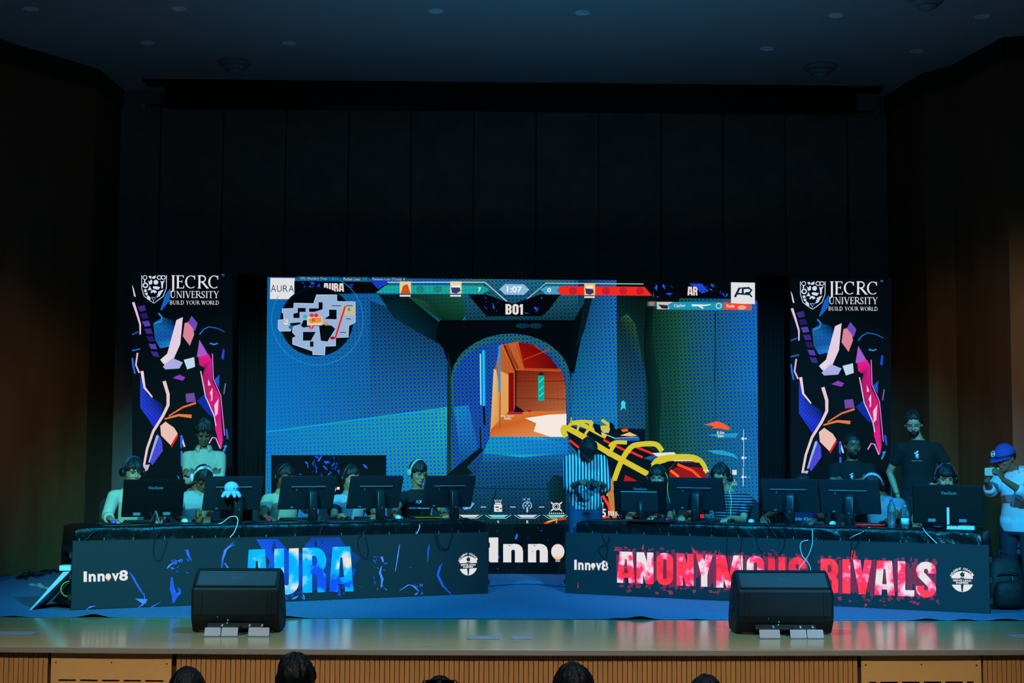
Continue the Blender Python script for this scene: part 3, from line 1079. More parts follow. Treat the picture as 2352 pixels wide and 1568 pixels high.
p.line([(1111, 932), (1113, 976)], 5, (3, 14, 24)); p.line([(1103, 980), (1104, 1028)], 3, (3, 10, 18))
# pillars and right wall
p.grad([(1330, 642), (1416, 643), (1418, 985), (1312, 985)], [(6, 40, 40), (20, 92, 150), (0, 120, 165), (0, 110, 150)], [.6, 1, .8, .8])
p.poly([(1318, 735), (1345, 690), (1360, 680), (1338, 760), (1318, 860), (1311, 850)], (2, 9, 12))
p.poly([(1345, 676), (1362, 676), (1342, 760), (1322, 800)], (3, 26, 26), .6)
p.grad([(1416, 643), (1520, 645), (1500, 985), (1418, 985)], [(3, 12, 12), (2, 8, 10), (6, 38, 20), (24, 78, 60)], [.6, .2, .6, 1], 10)
p.poly([(1441, 720), (1460, 745), (1470, 800), (1486, 880), (1497, 985), (1418, 985), (1418, 735)], [(50, 92, 12), (34, 70, 12), (24, 66, 40), (14, 60, 90), (10, 70, 100), (24, 80, 90), (16, 40, 14)], 1.0)
p.grad([(1485, 700), (1570, 695), (ER(1230), YB), (1480, YB)], [(4, 26, 8), (22, 84, 26), (14, 96, 70), (10, 62, 24)], [.7, 1, 1, 1], 10)
p.grad([(1560, 680), (ER(680), 690), (ER(YB), YB), (1560, YB)], [(20, 78, 26), (0, 96, 165), (4, 108, 150), (16, 78, 40)], [1, .9, .7, 1], 10)
p.grad([(1645, 690), (ER(690), 690), (ER(900), 900), (1645, 900)], [(10, 84, 110), (0, 96, 165), (0, 110, 170), (12, 88, 110)], [1, .8, .8, 1])
p.line([(1643, 715), (1642, 880)], 2.2, (4, 14, 20)); p.line([(1642, 735), (1643, 1010)], 1.2, (6, 40, 50))
p.poly([(1484, 700), (1500, 690), (1497, 780), (1520, 900), (1512, 1050), (1490, 1010), (1488, 890), (1478, 800)], [(2, 9, 10), (3, 20, 14), (4, 36, 14), (4, 44, 18), (4, 40, 16), (2, 16, 10), (2, 14, 10), (2, 10, 10)], .5)
# corridor floor
p.grad([(1125, 1003), (1303, 1003), (1312, 1062), (1102, 1062)], [(0, 140, 180), (0, 120, 180), (4, 84, 120), (4, 84, 120)], [.4, .8, 1, 1], 10)
p.grad([(1102, 1061), (1312, 1061), (1330, YB), (1040, YB)], [(4, 80, 116), (4, 76, 110), (6, 36, 26), (6, 38, 28)], 1.0, 10)
p.poly([(1125, 1002), (1236, 1003), (1302, 1021), (1304, 1040), (1200, 1050), (1110, 1040)], [(0, 140, 180), (0, 160, 210), (0, 120, 190), (0, 110, 180), (0, 170, 200), (0, 140, 170)], .5)
p.grad([(1000, 1112), (1110, 1045), (1060, YB), (990, YB)], [(4, 62, 60), (8, 72, 110), (6, 40, 30), (6, 44, 30)], 1.0)
p.poly([(1012, 1102), (1060, 1062), (1104, 1026), (1110, 1034), (1072, 1072), (1086, 1086), (1050, 1104)], (3, 14, 18))
p.line([(1050, 1120), (1300, 1124)], 2, (4, 30, 40)); p.line([(1140, 1124), (1122, 1190)], 3, (4, 26, 28)); p.line([(1260, 1126), (1284, 1180)], 3, (4, 26, 28))
p.poly([(1256, 1110), (1272, 1090), (1300, 1096), (1300, 1200), (1268, 1200), (1262, 1150)], [(6, 50, 50), (4, 40, 40), (3, 24, 26), (3, 24, 26), (4, 34, 30), (4, 40, 36)], .9)
# the long yellow and black device held in the view
Y1 = (212, 196, 40)
Y2 = (200, 130, 30)
p.poly([(1300, 975), (1345, 985), (1450, 1010), (1560, 1060), (1612, 1075), (1630, 1110), (1630, 1180), (1415, 1190), (1395, 1140), (1380, 1100), (1310, 1020)], (5, 7, 12))
for pts, w in (([(1300, 1003), (1294, 990), (1300, 982), (1340, 1003), (1400, 1040), (1500, 1095)], 13), ([(1310, 972), (1330, 972), (1372, 993), (1392, 1003)], 10), ([(1304, 985), (1316, 970), (1350, 968), (1358, 978)], 7), ([(1330, 975), (1324, 996)], 5), ([(1352, 985), (1338, 1006)], 6), ([(1358, 985), (1356, 966), (1362, 975)], 6)):
    p.line(pts, w, Y1, soft=True)
p.line([(1312, 958), (1312, 972)], 3, (170, 165, 60)); p.line([(1382, 964), (1394, 972), (1406, 980)], 7, Y1, soft=True); p.line([(1380, 982), (1404, 981)], 9, Y1, soft=True)
p.poly([(1362, 972), (1378, 975), (1382, 1000), (1366, 990)], (4, 6, 10)); p.poly([(1400, 970), (1408, 972), (1414, 988), (1400, 988)], (4, 6, 10))
for pts in ([(1386, 1010), (1448, 1040)], [(1446, 1036), (1476, 1050)], [(1460, 1026), (1500, 1042)], [(1308, 1010), (1330, 1028)]):
    p.line(pts, 5, (250, 40, 20))
p.poly([(1412, 990), (1420, 983), (1455, 984), (1466, 1000), (1468, 1010), (1410, 1010), (1382, 992)], (8, 8, 14)); p.poly([(1380, 987), (1402, 984), (1398, 994), (1386, 994)], (205, 190, 130)); p.poly([(1424, 1000), (1446, 992), (1464, 1000), (1450, 1002)], (225, 200, 120)); p.poly([(1426, 986), (1440, 984), (1444, 990), (1430, 992)], (245, 90, 20))
p.line([(1382, 994), (1412, 1006), (1466, 1004)], 1.8, (220, 215, 225)); p.poly([(1408, 1006), (1468, 1004), (1470, 1012), (1416, 1013)], (10, 90, 190), .8)
p.line([(1400, 1026), (1412, 1016), (1440, 1016)], 9, Y1, soft=True); p.line([(1396, 1046), (1412, 1020)], 9, Y1, soft=True)
p.line([(1398, 1140), (1424, 1066), (1448, 1028), (1472, 1020), (1506, 1020), (1521, 1036)], 12, Y1, soft=True)
p.poly([(1498, 1040), (1548, 1038), (1556, 1046), (1528, 1052), (1508, 1048)], (226, 224, 226)); p.poly([(1478, 1052), (1500, 1044), (1516, 1050), (1504, 1060)], (30, 90, 120), 1.0)
p.line([(1500, 1070), (1520, 1054), (1580, 1050), (1608, 1060), (1622, 1086)], 15, Y1, soft=True)
p.line([(1500, 1074), (1506, 1064), (1530, 1056)], 10, Y1, soft=True)
p.poly([(1536, 1076), (1550, 1062), (1590, 1060), (1612, 1070), (1628, 1106), (1540, 1108)], (150, 8, 6)); p.poly([(1534, 1084), (1550, 1062), (1606, 1062), (1614, 1074), (1560, 1070)], (30, 6, 10))
p.line([(1556, 1066), (1590, 1080), (1618, 1106)], 6, (255, 80, 30)); p.line([(1540, 1080), (1556, 1092), (1562, 1106)], 6, (255, 110, 30)); p.line([(1548, 1058), (1590, 1057)], 2, (230, 230, 235))
p.poly([(1436, 1090), (1460, 1102), (1466, 1112), (1432, 1108)], (190, 8, 14)); p.line([(1385, 1084), (1400, 1094)], 4, (250, 40, 20))
p.line([(1400, 1100), (1402, 1130), (1408, 1170), (1412, 1190)], 17, Y2, 10, a=.3); p.line([(1376, 1124), (1394, 1118), (1404, 1130)], 9, (215, 110, 20)); p.poly([(1386, 1098), (1404, 1094), (1402, 1116), (1388, 1114)], (30, 80, 150), 1.0)
p.poly([(1370, 1118), (1392, 1130), (1402, 1190), (1370, 1192)], (20, 6, 8)); p.line([(1384, 1138), (1398, 1160), (1402, 1180)], 6, (250, 60, 24)); p.line([(1372, 1124), (1378, 1150)], 4, (240, 30, 14)); p.line([(1372, 1196), (1400, 1188)], 9, (255, 60, 20)); p.poly([(1372, 1150), (1386, 1154), (1384, 1180), (1372, 1182)], (170, 215, 230))
p.rect(1455, 1180, 1470, 1196, (220, 190, 40)); p.rect(1450, 1182, 1466, 1190, (210, 30, 20)); p.rect(1607, 1180, 1616, 1200, (255, 20, 20))
p.txt('25', 1370, 1168, 1392, 1187, WHT, 0.03)
for k in range(3): p.line([(1398 + k * 5, 1173), (1399 + k * 5, 1184)], 3, WHT)
p.txt('5.', 1413, 1174, 1422, 1184, WHT, 0.02)
# heads-up display: right
p.poly([(1616, 975), (1630, 972), (1646, 967), (1664, 973), (1678, 984), (1672, 987), (1650, 983), (1634, 984), (1642, 979), (1630, 977)], (255, 88, 40))
p.poly([(1624, 999), (1650, 996), (1696, 994), (1690, 1005), (1650, 1003)], (20, 150, 190), .4); p.poly([(1624, 1034), (1660, 1034), (1686, 1042), (1696, 1054), (1680, 1048), (1640, 1041)], (20, 160, 190), .4)
p.txt('B Site', 1647, 990, 1664, 996, WHT, 0.02); p.txt('22m', 1648, 998, 1662, 1004, WHT, 0.02)
p.line([(1708, 986), (1708, 1072)], 1.3, (200, 220, 230)); p.line([(1707, 1074), (1707, 1116)], 1.6, (220, 230, 235))
for y, d in ((1007, '3'), (1051, '2'), (1095, '1')):
    p.poly([(1702, y), (1706, y - 4), (1711, y), (1706, y + 4)], WHT); p.poly([(1710, y), (1713, y - 3), (1716, y), (1713, y + 3)], (160, 200, 215)); p.txt(d, 1719, y - 3, 1723, y + 3, (30, 150, 150))
p.rect(1682, 1079, 1692, 1090, (220, 222, 222)); p.txt('L', 1686, 1101, 1691, 1106, WHT); p.txt('R0', 1682, 1108, 1693, 1114, (190, 200, 205)); p.line([(1615, 1080), (1628, 1080)], 2, WHT)
# teammate outline seen through the wall
p.poly([(1429, 920), (1433, 920), (1437, 924), (1436, 932), (1438, 942), (1434, 937), (1431, 937), (1425, 943), (1427, 932), (1426, 925)], (60, 205, 240))
# heads-up display: abilities
for i, (x, ch) in enumerate(((1078, 'C'), (1144, 'Q'), (1211, 'E'), (1278, 'X'))):
    c = (210, 210, 214) if i % 2 == 0 else (110, 210, 215)
    p.line([(x - 30, 1182), (x - 18, 1190), (x + 18, 1190), (x + 30, 1182)], 1.5, (150, 210, 220))
    p.poly([(x - 24, 1182), (x + 24, 1182), (x + 14, 1188), (x - 14, 1188)], c)
    p.txt(ch, x - 2, 1195, x + 2.4, 1201, WHT, 0.03)
for x in (1110, 1178, 1244): p.line([(x - 6, 1164), (x + 6, 1164)], 2, (190, 200, 210))
p.rect(1135, 1158, 1153, 1175, WHT); p.rect(1138, 1163, 1146, 1166, (30, 60, 90)); p.rect(1148, 1166, 1152, 1169, (30, 60, 90)); p.rect(1140, 1170, 1146, 1172, (30, 60, 90)); p.rect(1137, 1154, 1151, 1157, WHT)
for k in range(4): p.line([(1139 + 3.4 * k, 1152), (1136 + 5.4 * k, 1147)], 1.6, WHT)
p.line(arc(1211, 1161, 10, 9, 130, 410, 20), 2, (150, 200, 215))
for dx, dy in ((-4, 0), (4, 0), (0, -5), (0, 5)): p.oval(1211 + dx, 1161 + dy, 2.3, 2.3, (140, 190, 205), n=10)
p.rect(1209, 1168, 1213, 1176, (150, 205, 215))
for x in (1204, 1214): p.line([(x - 3, 1144), (x + 3, 1149)], 1.4, (130, 180, 200)); p.line([(x + 3, 1144), (x - 3, 1149)], 1.4, (130, 180, 200))
p.line(arc(1278, 1163, 8, 7.5, 0, 360, 20), 2.6, WHT); p.line(arc(1278, 1163, 4, 4, 0, 360, 14), 1.4, WHT)
for sx in (-1, 1):
    for sy in (-1, 1): p.poly([(1278 + sx * 6, 1163 + sy * 7), (1278 + sx * 14, 1163 + sy * 12), (1278 + sx * 11, 1163 + sy * 6), (1278 + sx * 8, 1163 + sy * 5)], WHT)
for k in range(8): p.oval(1262 + k * 4.6, 1178.5, 1.6, 1.6, WHT, n=8)
p.poly([(1062, 1163), (1078, 1150), (1090, 1156), (1080, 1168), (1066, 1170)], (120, 180, 210), .6)
p.line([(1250, 1203), (1270, 1194), (1300, 1190)], 6, (200, 60, 20)); p.line([(1256, 1199), (1280, 1192)], 3, (220, 190, 40))
# heads-up display: top bar
SL = 0.0098
s_ = lambda x: (x - 614) * SL
p.rect(684, 634.5, 781, 642, (8, 80, 120), .2, SL); p.rect(787, 635.5, 847, 643.5, (8, 80, 120), .2, SL); p.rect(854, 636, 933, 644, (8, 80, 120), .2, SL)
p.txt('CPU (Render) Time:', 689, 636.5, 752, 643, (170, 205, 215), 0.0, SL); p.txt('1.6ms', 757, 637, 777, 642.5, (30, 170, 190), 0, SL)
p.txt('Packet Loss:', 789, 637.5, 828, 643.5, (190, 215, 220), 0, SL); p.txt('0%', 833, 638, 844, 643.5, (30, 170, 190), 0, SL); p.txt('Packets Lost (Total): 4', 856, 638, 930, 645, (180, 210, 218), 0, SL)
p.poly([(683, 645), (868, 647), (897, 673), (683, 676)], (3, 6, 10))
p.poly([(850, 643), (895, 644), (872, 668)], (24, 60, 190), .7); p.poly([(858, 670), (895, 648), (866, 676)], (3, 6, 10))
p.poly([(886, 655), (1108, 655.5), (1125, 665), (1107, 675), (862, 673)], (10, 160, 140), .25)
p.line([(890, 648), (1114, 648), (1164, 692)], 2.2, (190, 215, 225))
for x in (931, 1047):
    p.rect(x - 13, 646, x + 13, 674, (225, 205, 150) if x < 1000 else (224, 210, 170)); p.rect(x - 13, 677, x + 12, 681, (225, 215, 225))
p.poly([(920, 674), (926, 656), (936, 652), (943, 674)], (205, 80, 20)); p.poly([(1038, 672), (1036, 660), (1056, 660), (1058, 668), (1048, 674)], (50, 55, 110)); p.rect(1038, 655, 1057, 660, (240, 235, 230))
for x in (965, 1005): p.oval(x, 664, 10, 8, (20, 130, 100), .4)
p.poly([(1147, 664), (1160, 652), (1203, 652.5), (1216, 665), (1203, 677), (1160, 676.5)], (140, 185, 220)); p.txt('1:07', 1164, 657, 1199, 671, (240, 240, 240), 0.03, SL)
p.txt('7', 1098, 660, 1105, 670, (235, 235, 235), 0.03)
p.poly([(1241, 665), (1254, 657), (1288, 657), (1278, 667), (1288, 676), (1254, 676)], (60, 160, 190), .3); p.txt('0', 1257, 661, 1266, 671, (235, 235, 235), 0.03)
p.poly([(1279, 667), (1290, 657), (1480, 658.5), (1498, 679), (1290, 677)], (240, 40, 34)); p.line([(1204, 692), (1254, 650), (1478, 652)], 2, (170, 200, 210))
p.rect(1342, 650, 1367, 678, (228, 190, 120)); p.rect(1342, 680, 1366, 684, (225, 215, 225)); p.poly([(1346, 674), (1344, 662), (1362, 664), (1364, 672), (1355, 677)], (50, 50, 90)); p.rect(1346, 656, 1362, 662, (240, 232, 225))
for x in (1316, 1392, 1431, 1470): p.oval(x, 668, 9, 9, (205, 30, 40), .3)
p.poly([(1480, 649), (1675, 650), (1675, 686), (1510, 684)], (3, 6, 10)); p.poly([(1583, 651), (1612, 651), (1628, 668), (1612, 674)], (26, 70, 200), .6)
shards(p, 5, (1500, 652, 1560, 682), 9, BLUES, (5, 18)); shards(p, 6, (1620, 652, 1672, 682), 8, BLUES, (5, 20)); shards(p, 8, (690, 648, 742, 674), 12, BLUES, (5, 18)); shards(p, 9, (790, 650, 812, 674), 5, BLUES, (5, 14))
p.spread(word('AURA', block_letter, .05), ((743, 650), (790, 650.5), (743, 669)), (226, 214, 212)); p.spread(word('AR', block_letter, .05), ((1579, 658), (1602, 658.3), (1579, 678)), (226, 214, 214))
p.poly([(1075, 676), (1116, 676), (1176, 697), (1180, 697), (1240, 676), (1288, 676), (1258, 714), (1244, 726), (1118, 726), (1105, 712)], (3, 6, 10)); shards(p, 11, (1112, 682, 1158, 720), 9, BLUES, (4, 14)); shards(p, 12, (1204, 682, 1262, 720), 10, BLUES, (4, 14))
p.spread(word('B01', block_letter, .06), ((1161, 698), (1201, 698.3), (1161, 722)), (226, 220, 222))
p.poly([(621, 638), (677, 638.5), (676, 687), (620, 686.5)], (224, 224, 226)); p.rect(676, 645, 684, 690, (3, 6, 10))
for s, a, b in (('A', 622, 634), ('U', 636, 647), ('R', 650, 661), ('A', 663, 675)):
    p.txt(s, a, 655 if s != 'A' or a > 650 else 654, b, 670, (20, 50, 90), -0.004)
p.poly([(1679, 648), (1734, 649), (1734, 698), (1679, 697)], (224, 224, 226))
p.line([(1688, 682), (1698, 662), (1706, 661), (1706, 676)], 5, (14, 34, 60)); p.line([(1692, 674), (1722, 676), (1727, 682)], 4, (14, 34, 60)); p.line([(1704, 662), (1720, 661), (1726, 666), (1722, 672), (1712, 673)], 4.5, (14, 34, 60))
# kill feed
p.rect(1487, 692, 1507, 703, (40, 110, 130)); p.oval(1497, 697, 6, 5, (190, 110, 90)); p.poly([(1508, 693), (1658, 694), (1664, 703), (1658, 712), (1508, 710)], (16, 150, 170), .25); p.poly([(1508, 693), (1546, 693), (1534, 700), (1538, 710), (1510, 710)], (200, 190, 180)); p.poly([(1512, 699), (1534, 701), (1534, 709), (1520, 708)], (20, 40, 70))
p.txt('Cypher', 1548, 698, 1575, 706, WHT, 0.02); p.line([(1589, 701), (1620, 701), (1632, 699)], 5, (225, 230, 230), 2); p.line([(1606, 702), (1615, 708)], 4, (225, 230, 230)); p.line(arc(1651, 702, 6, 6, 0, 360, 12), 2, (210, 220, 220))
p.poly([(1660, 694), (1674, 694), (1674, 695.5), (1727, 699), (1727, 712), (1660, 711), (1665, 703)], (250, 70, 34)); p.txt('Fade', 1669, 699, 1687, 706, WHT, 0.02); p.oval(1704, 706, 10, 5, (220, 170, 140)); p.rect(1716, 701, 1724, 711, (120, 110, 140))
# minimap
p.oval(727, 738, 84, 80, (2, 12, 24), n=40); p.oval(727, 738, 78, 74, (2, 6, 12), n=40); p.line(arc(729, 734, 105, 104, -62, 212, 60), 1.3, (20, 150, 200))
MAP = [(727, 677), (774, 677), (774, 692), (816, 693), (816, 740), (801, 748), (800, 774), (771, 775), (771, 794), (747, 795), (746, 815), (718, 814), (718, 806), (672, 790), (672, 776), (680, 772), (672, 763), (672, 750), (667, 760), (643, 760), (639, 755), (639, 735), (652, 733), (651, 719), (648, 718), (648, 709), (674, 708), (675, 696), (720, 697)]
p.poly(MAP, (150, 178, 215)); p.line(MAP + MAP[:1], 1.3, (205, 215, 230))
for q in ([(684, 707), (702, 707), (702, 716), (688, 716), (688, 730), (674, 730), (674, 720), (684, 718)], [(710, 708), (732, 708), (732, 694), (741, 694), (741, 710), (722, 716), (710, 716)], [(756, 711), (773, 711), (773, 733), (745, 732), (756, 725)], [(697, 735), (705, 735), (705, 748), (733, 748), (737, 782), (752, 784), (770, 755), (762, 748), (745, 745), (697, 752), (691, 748)], [(696, 762), (725, 762), (714, 782), (696, 782)], [(712, 784), (720, 784), (720, 796), (712, 796)], [(666, 742), (690, 740), (690, 744), (668, 750)]):
    p.poly(q, (3, 8, 14))
p.rect(706, 727, 740, 747, (215, 205, 190)); p.poly([(708, 732), (738, 728), (738, 740), (712, 742)], (235, 140, 40)); p.rect(785, 703, 816, 724, (190, 185, 150)); p.rect(652, 732, 661, 745, (225, 225, 225))
p.txt('A', 798, 706, 805, 714, (60, 90, 30), 0.02); p.txt('B', 717, 730, 723, 738, (190, 60, 20), 0.02); p.txt('C', 653, 733, 659, 741, (90, 90, 90), 0.02)
p.line([(793, 703), (770, 776)], 4, (235, 30, 26)); p.line([(756, 775), (774, 776)], 2, (235, 30, 26)); p.oval(764, 776, 5, 3.5, (160, 10, 14))
for x, y, c in ((715, 751, (220, 30, 40)), (749, 743, (230, 140, 40)), (701, 727, (60, 170, 190)), (668, 751, (10, 110, 140)), (726, 724, (220, 40, 60)), (716, 724, (220, 60, 50))): p.oval(x, y, 5, 4.5, c, n=14)
p.txt('7', 713, 748, 717, 754, WHT, 0.02)
for x0, x1, y in ((762, 783, 702), (795, 810, 702), (795, 806, 732), (781, 795, 763)): p.line([(x0, y), (x1, y)], 2, (60, 70, 90))
# dark overlay with ink flecks
p.rect(623, 1045, 887, 1160, (3, 8, 14))
shards(p, 21, (716, 1047, 780, 1096), 16, BLUES, (5, 20)); shards(p, 22, (640, 1060, 880, 1098), 16, BLUES, (4, 14)); p.poly([(738, 1046), (740, 1046), (734, 1058), (728, 1060)], (40, 110, 255)); p.poly([(832, 1065), (840, 1068), (846, 1076), (838, 1074)], (40, 90, 250))
p.poly([(764, 1122), (768, 1114), (773, 1122), (770, 1129)], (255, 190, 120)); p.rect(774, 1118, 780, 1124, (230, 225, 240))
# strip below the game picture
p.rect(ED(YB), YB, ER(YB), 1320, (2, 6, 11))
innov(p, 1123, 1234, 1408, 1291, 0.0, .02)
p.poly([(1187, 1224), (1190, 1230), (1186, 1238), (1200, 1243), (1182, 1237)], (40, 110, 255)); shards(p, 31, (1140, 1208, 1290, 1312), 16, BLUES, (3, 10)); shards(p, 32, (640, 1208, 1110, 1312), 30, BLUES, (4, 18)); shards(p, 33, (1460, 1208, 1730, 1312), 14, BLUES, (4, 18))
p.build('display', [M_scr], root)
cabinet([P(*q, YW) for q in (TL, TRc, BRc, BL)], (0, -1, 0), 0.12, 'cabinet', root, M_cab)

# ---------------------------------------------------------------- side banners


def side_banner(x0, x1, top, bot, ox, oy, label):
    """ox, oy: shift of this banner's picture against the first one"""
    TL, TRc, BRc, BL = (x0, top), (x1, top + 1), (x1 - 1, bot), (x0 + 1, bot)
    root = thing('led_banner', label, 'LED banner', (P((x0 + x1) / 2, bot, YW - 0.25).x, YW - 0.25, 0), group='upright LED banners')
    p = Paint((0, YW - 0.25, 0), (0, -1, 0))
    p.poly([TL, TRc, BRc, BL], (3, 9, 15))
    D = lambda pts: [(min(max(x + ox, x0), x1), min(y + oy, bot)) for x, y in pts]
    # crest
    p.line(D([(325.5, 632), (325.5, 662), (331, 680), (344, 690), (353, 696), (362, 690), (375, 680), (382, 662), (382.5, 632)]), 1.6, (205, 215, 235))
    em = (208, 216, 236)
    ring = lambda x, y, rx, ry, w: p.line(D(arc(x, y, rx, ry, 0, 360, 16)), w, em)
    ring(366, 637, 5, 4.2, 2); ring(375, 637, 5, 4.2, 2); ring(334, 655, 5, 5, 3); ring(333, 637, 4.6, 4.5, 1.6)
    p.line(D([(333, 641), (332, 648)]), 3, em)
    p.poly(D([(341, 634), (347, 633), (348, 639), (344, 639)]), em); p.poly(D([(349, 636), (358, 632), (357, 639), (350, 640)]), em)
    p.poly(D([(340, 643), (344, 647), (347, 641), (350, 645), (349, 652), (343, 654)]), em)
    p.poly(D([(358 + (6.2 if k % 2 else 4.8) * math.cos(k * .3927), 648 + (6.2 if k % 2 else 4.8) * math.sin(k * .3927)) for k in range(16)]), em)
    p.poly(D([(368, 644), (372, 647), (374, 645), (379, 644), (375, 650), (374, 662), (371, 662), (370, 650)]), em)
    p.poly(D([(344, 656), (346, 661), (349, 666), (339, 666), (342, 661)]), em)
    p.poly(D([(351, 658), (357, 657), (368, 659), (364, 665), (357, 664), (352, 662)]), em)
    p.poly(D(arc(353, 672, 7, -6.5, 0, 180, 10) + [(348, 673), (352, 670), (355, 674), (358, 671)]), em)
    p.poly(D([(330, 665), (336, 664), (338, 670), (332, 671)]), em); p.poly(D([(332, 673), (339, 672), (339, 678), (335, 678)]), em)
    for k in range(3): p.poly(D([(363 - k * 1.5, 670 + k * 5), (376 - k * 3, 664 + k * 5), (373 - k * 3, 670 + k * 5), (363 - k * 1.5, 673 + k * 5)]), em)
    p.poly(D([(337, 680), (340, 678), (345, 682), (346, 688), (341, 689), (338, 685)]), em); p.line(D([(348, 683), (358, 683), (353, 690), (348, 683)]), 1.8, (120, 170, 235)); p.line(D([(353, 690), (351, 695), (356, 695)]), 1.6, (120, 170, 235))
    B = lambda a, b, c, d: ((a + ox, b + oy), (c + ox, b + oy + .4), (a + ox, d + oy))
    p.spread(word('JECRC', serif_letter, .06), B(393, 632, 505, 662), (226, 222, 228))
    p.spread(word('UNIVERSITY', serif_letter, .07), B(391, 668, 503, 684), (216, 214, 224))
    p.spread(word('BUILD YOUR WORLD', serif_letter, .09), B(390, 690, 503, 699), (220, 218, 226))
    p.txt('TM', 509 + ox, 629.5 + oy, 515 + ox, 633.5 + oy, (120, 140, 220))
    # abstract splinter pattern in white, blue and magenta
    p.poly(D([(380, 676), (391, 662), (390, 690), (372, 712), (368, 712)]), (20, 95, 190)); p.poly(D([(352, 742), (374, 728), (398, 736), (404, 770), (390, 795), (368, 800), (356, 780)]), [(16, 100, 160), (14, 70, 130), (4, 24, 60), (10, 80, 150), (20, 130, 190), (20, 110, 190), (16, 80, 150)], .4)
    p.line(D([(355, 742), (370, 738), (372, 728), (364, 719)]), 3.5, (30, 140, 220)); p.line(D([(458, 768), (468, 756), (480, 750), (500, 754), (516, 762)]), 3, (20, 110, 210), 1.5); p.line(D([(482, 788), (492, 791), (500, 788)]), 3.5, (40, 130, 220)); p.poly(D([(512, 800), (516, 804), (514, 826), (508, 822)]), (30, 70, 210))
    p.poly(D([(322, 862), (338, 905), (375, 930), (370, 960), (356, 985), (322, 935)]), [(30, 60, 190), (24, 50, 170), (10, 20, 80), (30, 40, 190), (30, 40, 180), (40, 60, 210)], .7)
    p.poly(D([(492, 872), (504, 860), (503, 890)]), (30, 80, 200)); p.poly(D([(452, 920), (470, 905), (486, 940), (492, 960), (478, 950)]), (16, 40, 150), .4)
    p.poly(D([(303, 654), (307, 662), (312, 682), (308, 680)]), (235, 215, 230)); p.line(D([(306, 694), (314, 718), (322, 745), (322, 768)]), 6, (225, 190, 225), 3); p.line(D([(302, 768), (318, 762)]), 3, (40, 90, 170)); p.line(D([(300, 805), (322, 801)]), 3, (30, 110, 200)); p.line(D([(304, 822), (306, 840), (310, 858)]), 4, (30, 110, 220))
    for k in range(7): p.poly(D([(316 + k * 5, 704 + k * 17), (332 + k * 5, 700 + k * 18), (336 + k * 5, 712 + k * 18), (322 + k * 5, 716 + k * 17)]), ((64, 40, 130), (40, 24, 100), (90, 60, 170))[k % 3], .4)
    p.line(D([(326, 852), (332, 890), (350, 912)]), 7, (235, 205, 228), 3); p.line(D([(316, 810), (312, 838), (320, 856)]), 4, (220, 170, 215))
    # pale splinters, upper middle
    for q, c in (([(405, 735), (420, 728), (414, 790), (398, 826), (376, 842)], (226, 205, 226)), ([(424, 742), (442, 736), (446, 768), (436, 794), (420, 772)], (216, 130, 150)), ([(440, 725), (454, 742), (448, 760), (432, 740)], (110, 70, 180)), ([(458, 780), (470, 800), (478, 815), (452, 820)], (160, 90, 200)), ([(374, 842), (396, 822), (420, 832), (412, 846), (380, 848)], (170, 170, 225)), ([(422, 826), (446, 820), (448, 842), (430, 848)], (190, 215, 235)), ([(396, 868), (412, 860), (426, 866), (420, 874)], (130, 60, 180)), ([(368, 826), (384, 812), (392, 818), (376, 836)], (226, 215, 228)), ([(426, 904), (446, 902), (450, 922), (428, 924)], (110, 70, 160))):
        p.poly(D(q), c)
    # magenta ribbon down the side
    p.poly(D([(456, 820), (478, 812), (486, 825), (488, 875), (505, 910), (508, 960), (512, 1010), (508, 1030), (494, 985), (494, 960), (478, 920), (464, 870), (470, 845), (458, 838)]), [(235, 20, 130), (245, 30, 150), (220, 20, 140), (190, 20, 110), (220, 20, 110), (210, 20, 120), (215, 20, 130), (240, 60, 160), (235, 20, 130), (180, 15, 100), (200, 20, 110), (170, 15, 95), (130, 10, 70), (225, 20, 110)], .2)
    p.line(D([(488, 812), (490, 870), (507, 908), (512, 960), (516, 1000)]), 2, (225, 120, 225)); p.line(D([(461, 852), (472, 910), (492, 955), (496, 978)]), 2.4, (225, 200, 235))
    for q in ([(478, 870), (484, 884), (478, 886)], [(488, 890), (482, 902), (488, 918), (484, 922)], [(492, 930), (502, 915), (500, 950), (494, 956)]): p.poly(D(q), (240, 190, 225))
    # long white streaks, lower part
    p.line(D([(377, 875), (386, 905), (386, 930), (374, 955), (352, 990), (338, 1030), (330, 1072)]), 8, (228, 200, 205), 5); p.line(D([(388, 955), (420, 935), (450, 925)]), 3, (220, 110, 70), 5); p.line(D([(378, 962), (410, 953), (440, 956)]), 3, (235, 120, 60), 8)
    p.poly(D([(368, 978), (380, 968), (400, 982), (408, 995), (392, 1022), (370, 1000)]), (232, 190, 178)); p.poly(D([(408, 995), (409, 1002), (394, 1028), (392, 1022)]), (220, 20, 14)); p.poly(D([(362, 995), (372, 1012), (374, 1035), (350, 1068), (344, 1060)]), (80, 70, 205), .5); p.line(D([(362, 1000), (350, 1036), (342, 1062)]), 6, (150, 180, 235), 3); p.poly(D([(330, 1068), (344, 1066), (340, 1078), (332, 1084)]), (190, 180, 215)); p.line(D([(416, 1000), (424, 1026)]), 4, (190, 210, 235)); p.poly(D([(414, 1000), (420, 1002), (418, 1030), (414, 1026)]), (40, 90, 220)); p.line(D([(417, 1035), (417, 1070)]), 4, (30, 110, 225))
    p.line(D([(480, 1018), (488, 1004), (496, 1006), (506, 1030)]), 3, (220, 150, 225)); p.line(D([(520, 985), (523, 1008)]), 4, (30, 90, 215)); p.line(D([(514, 1026), (520, 1022), (512, 1040)]), 4, (40, 140, 220)); p.line(D([(518, 880), (514, 905)]), 3, (120, 90, 160)); shards(p, 41, (min(x0 + 30, x1), 1090, x1 - 8, bot - 20), 20, [(40, 80, 220), (120, 40, 160), (30, 120, 220)], (6, 24))
    p.build('display', [M_ban], root)
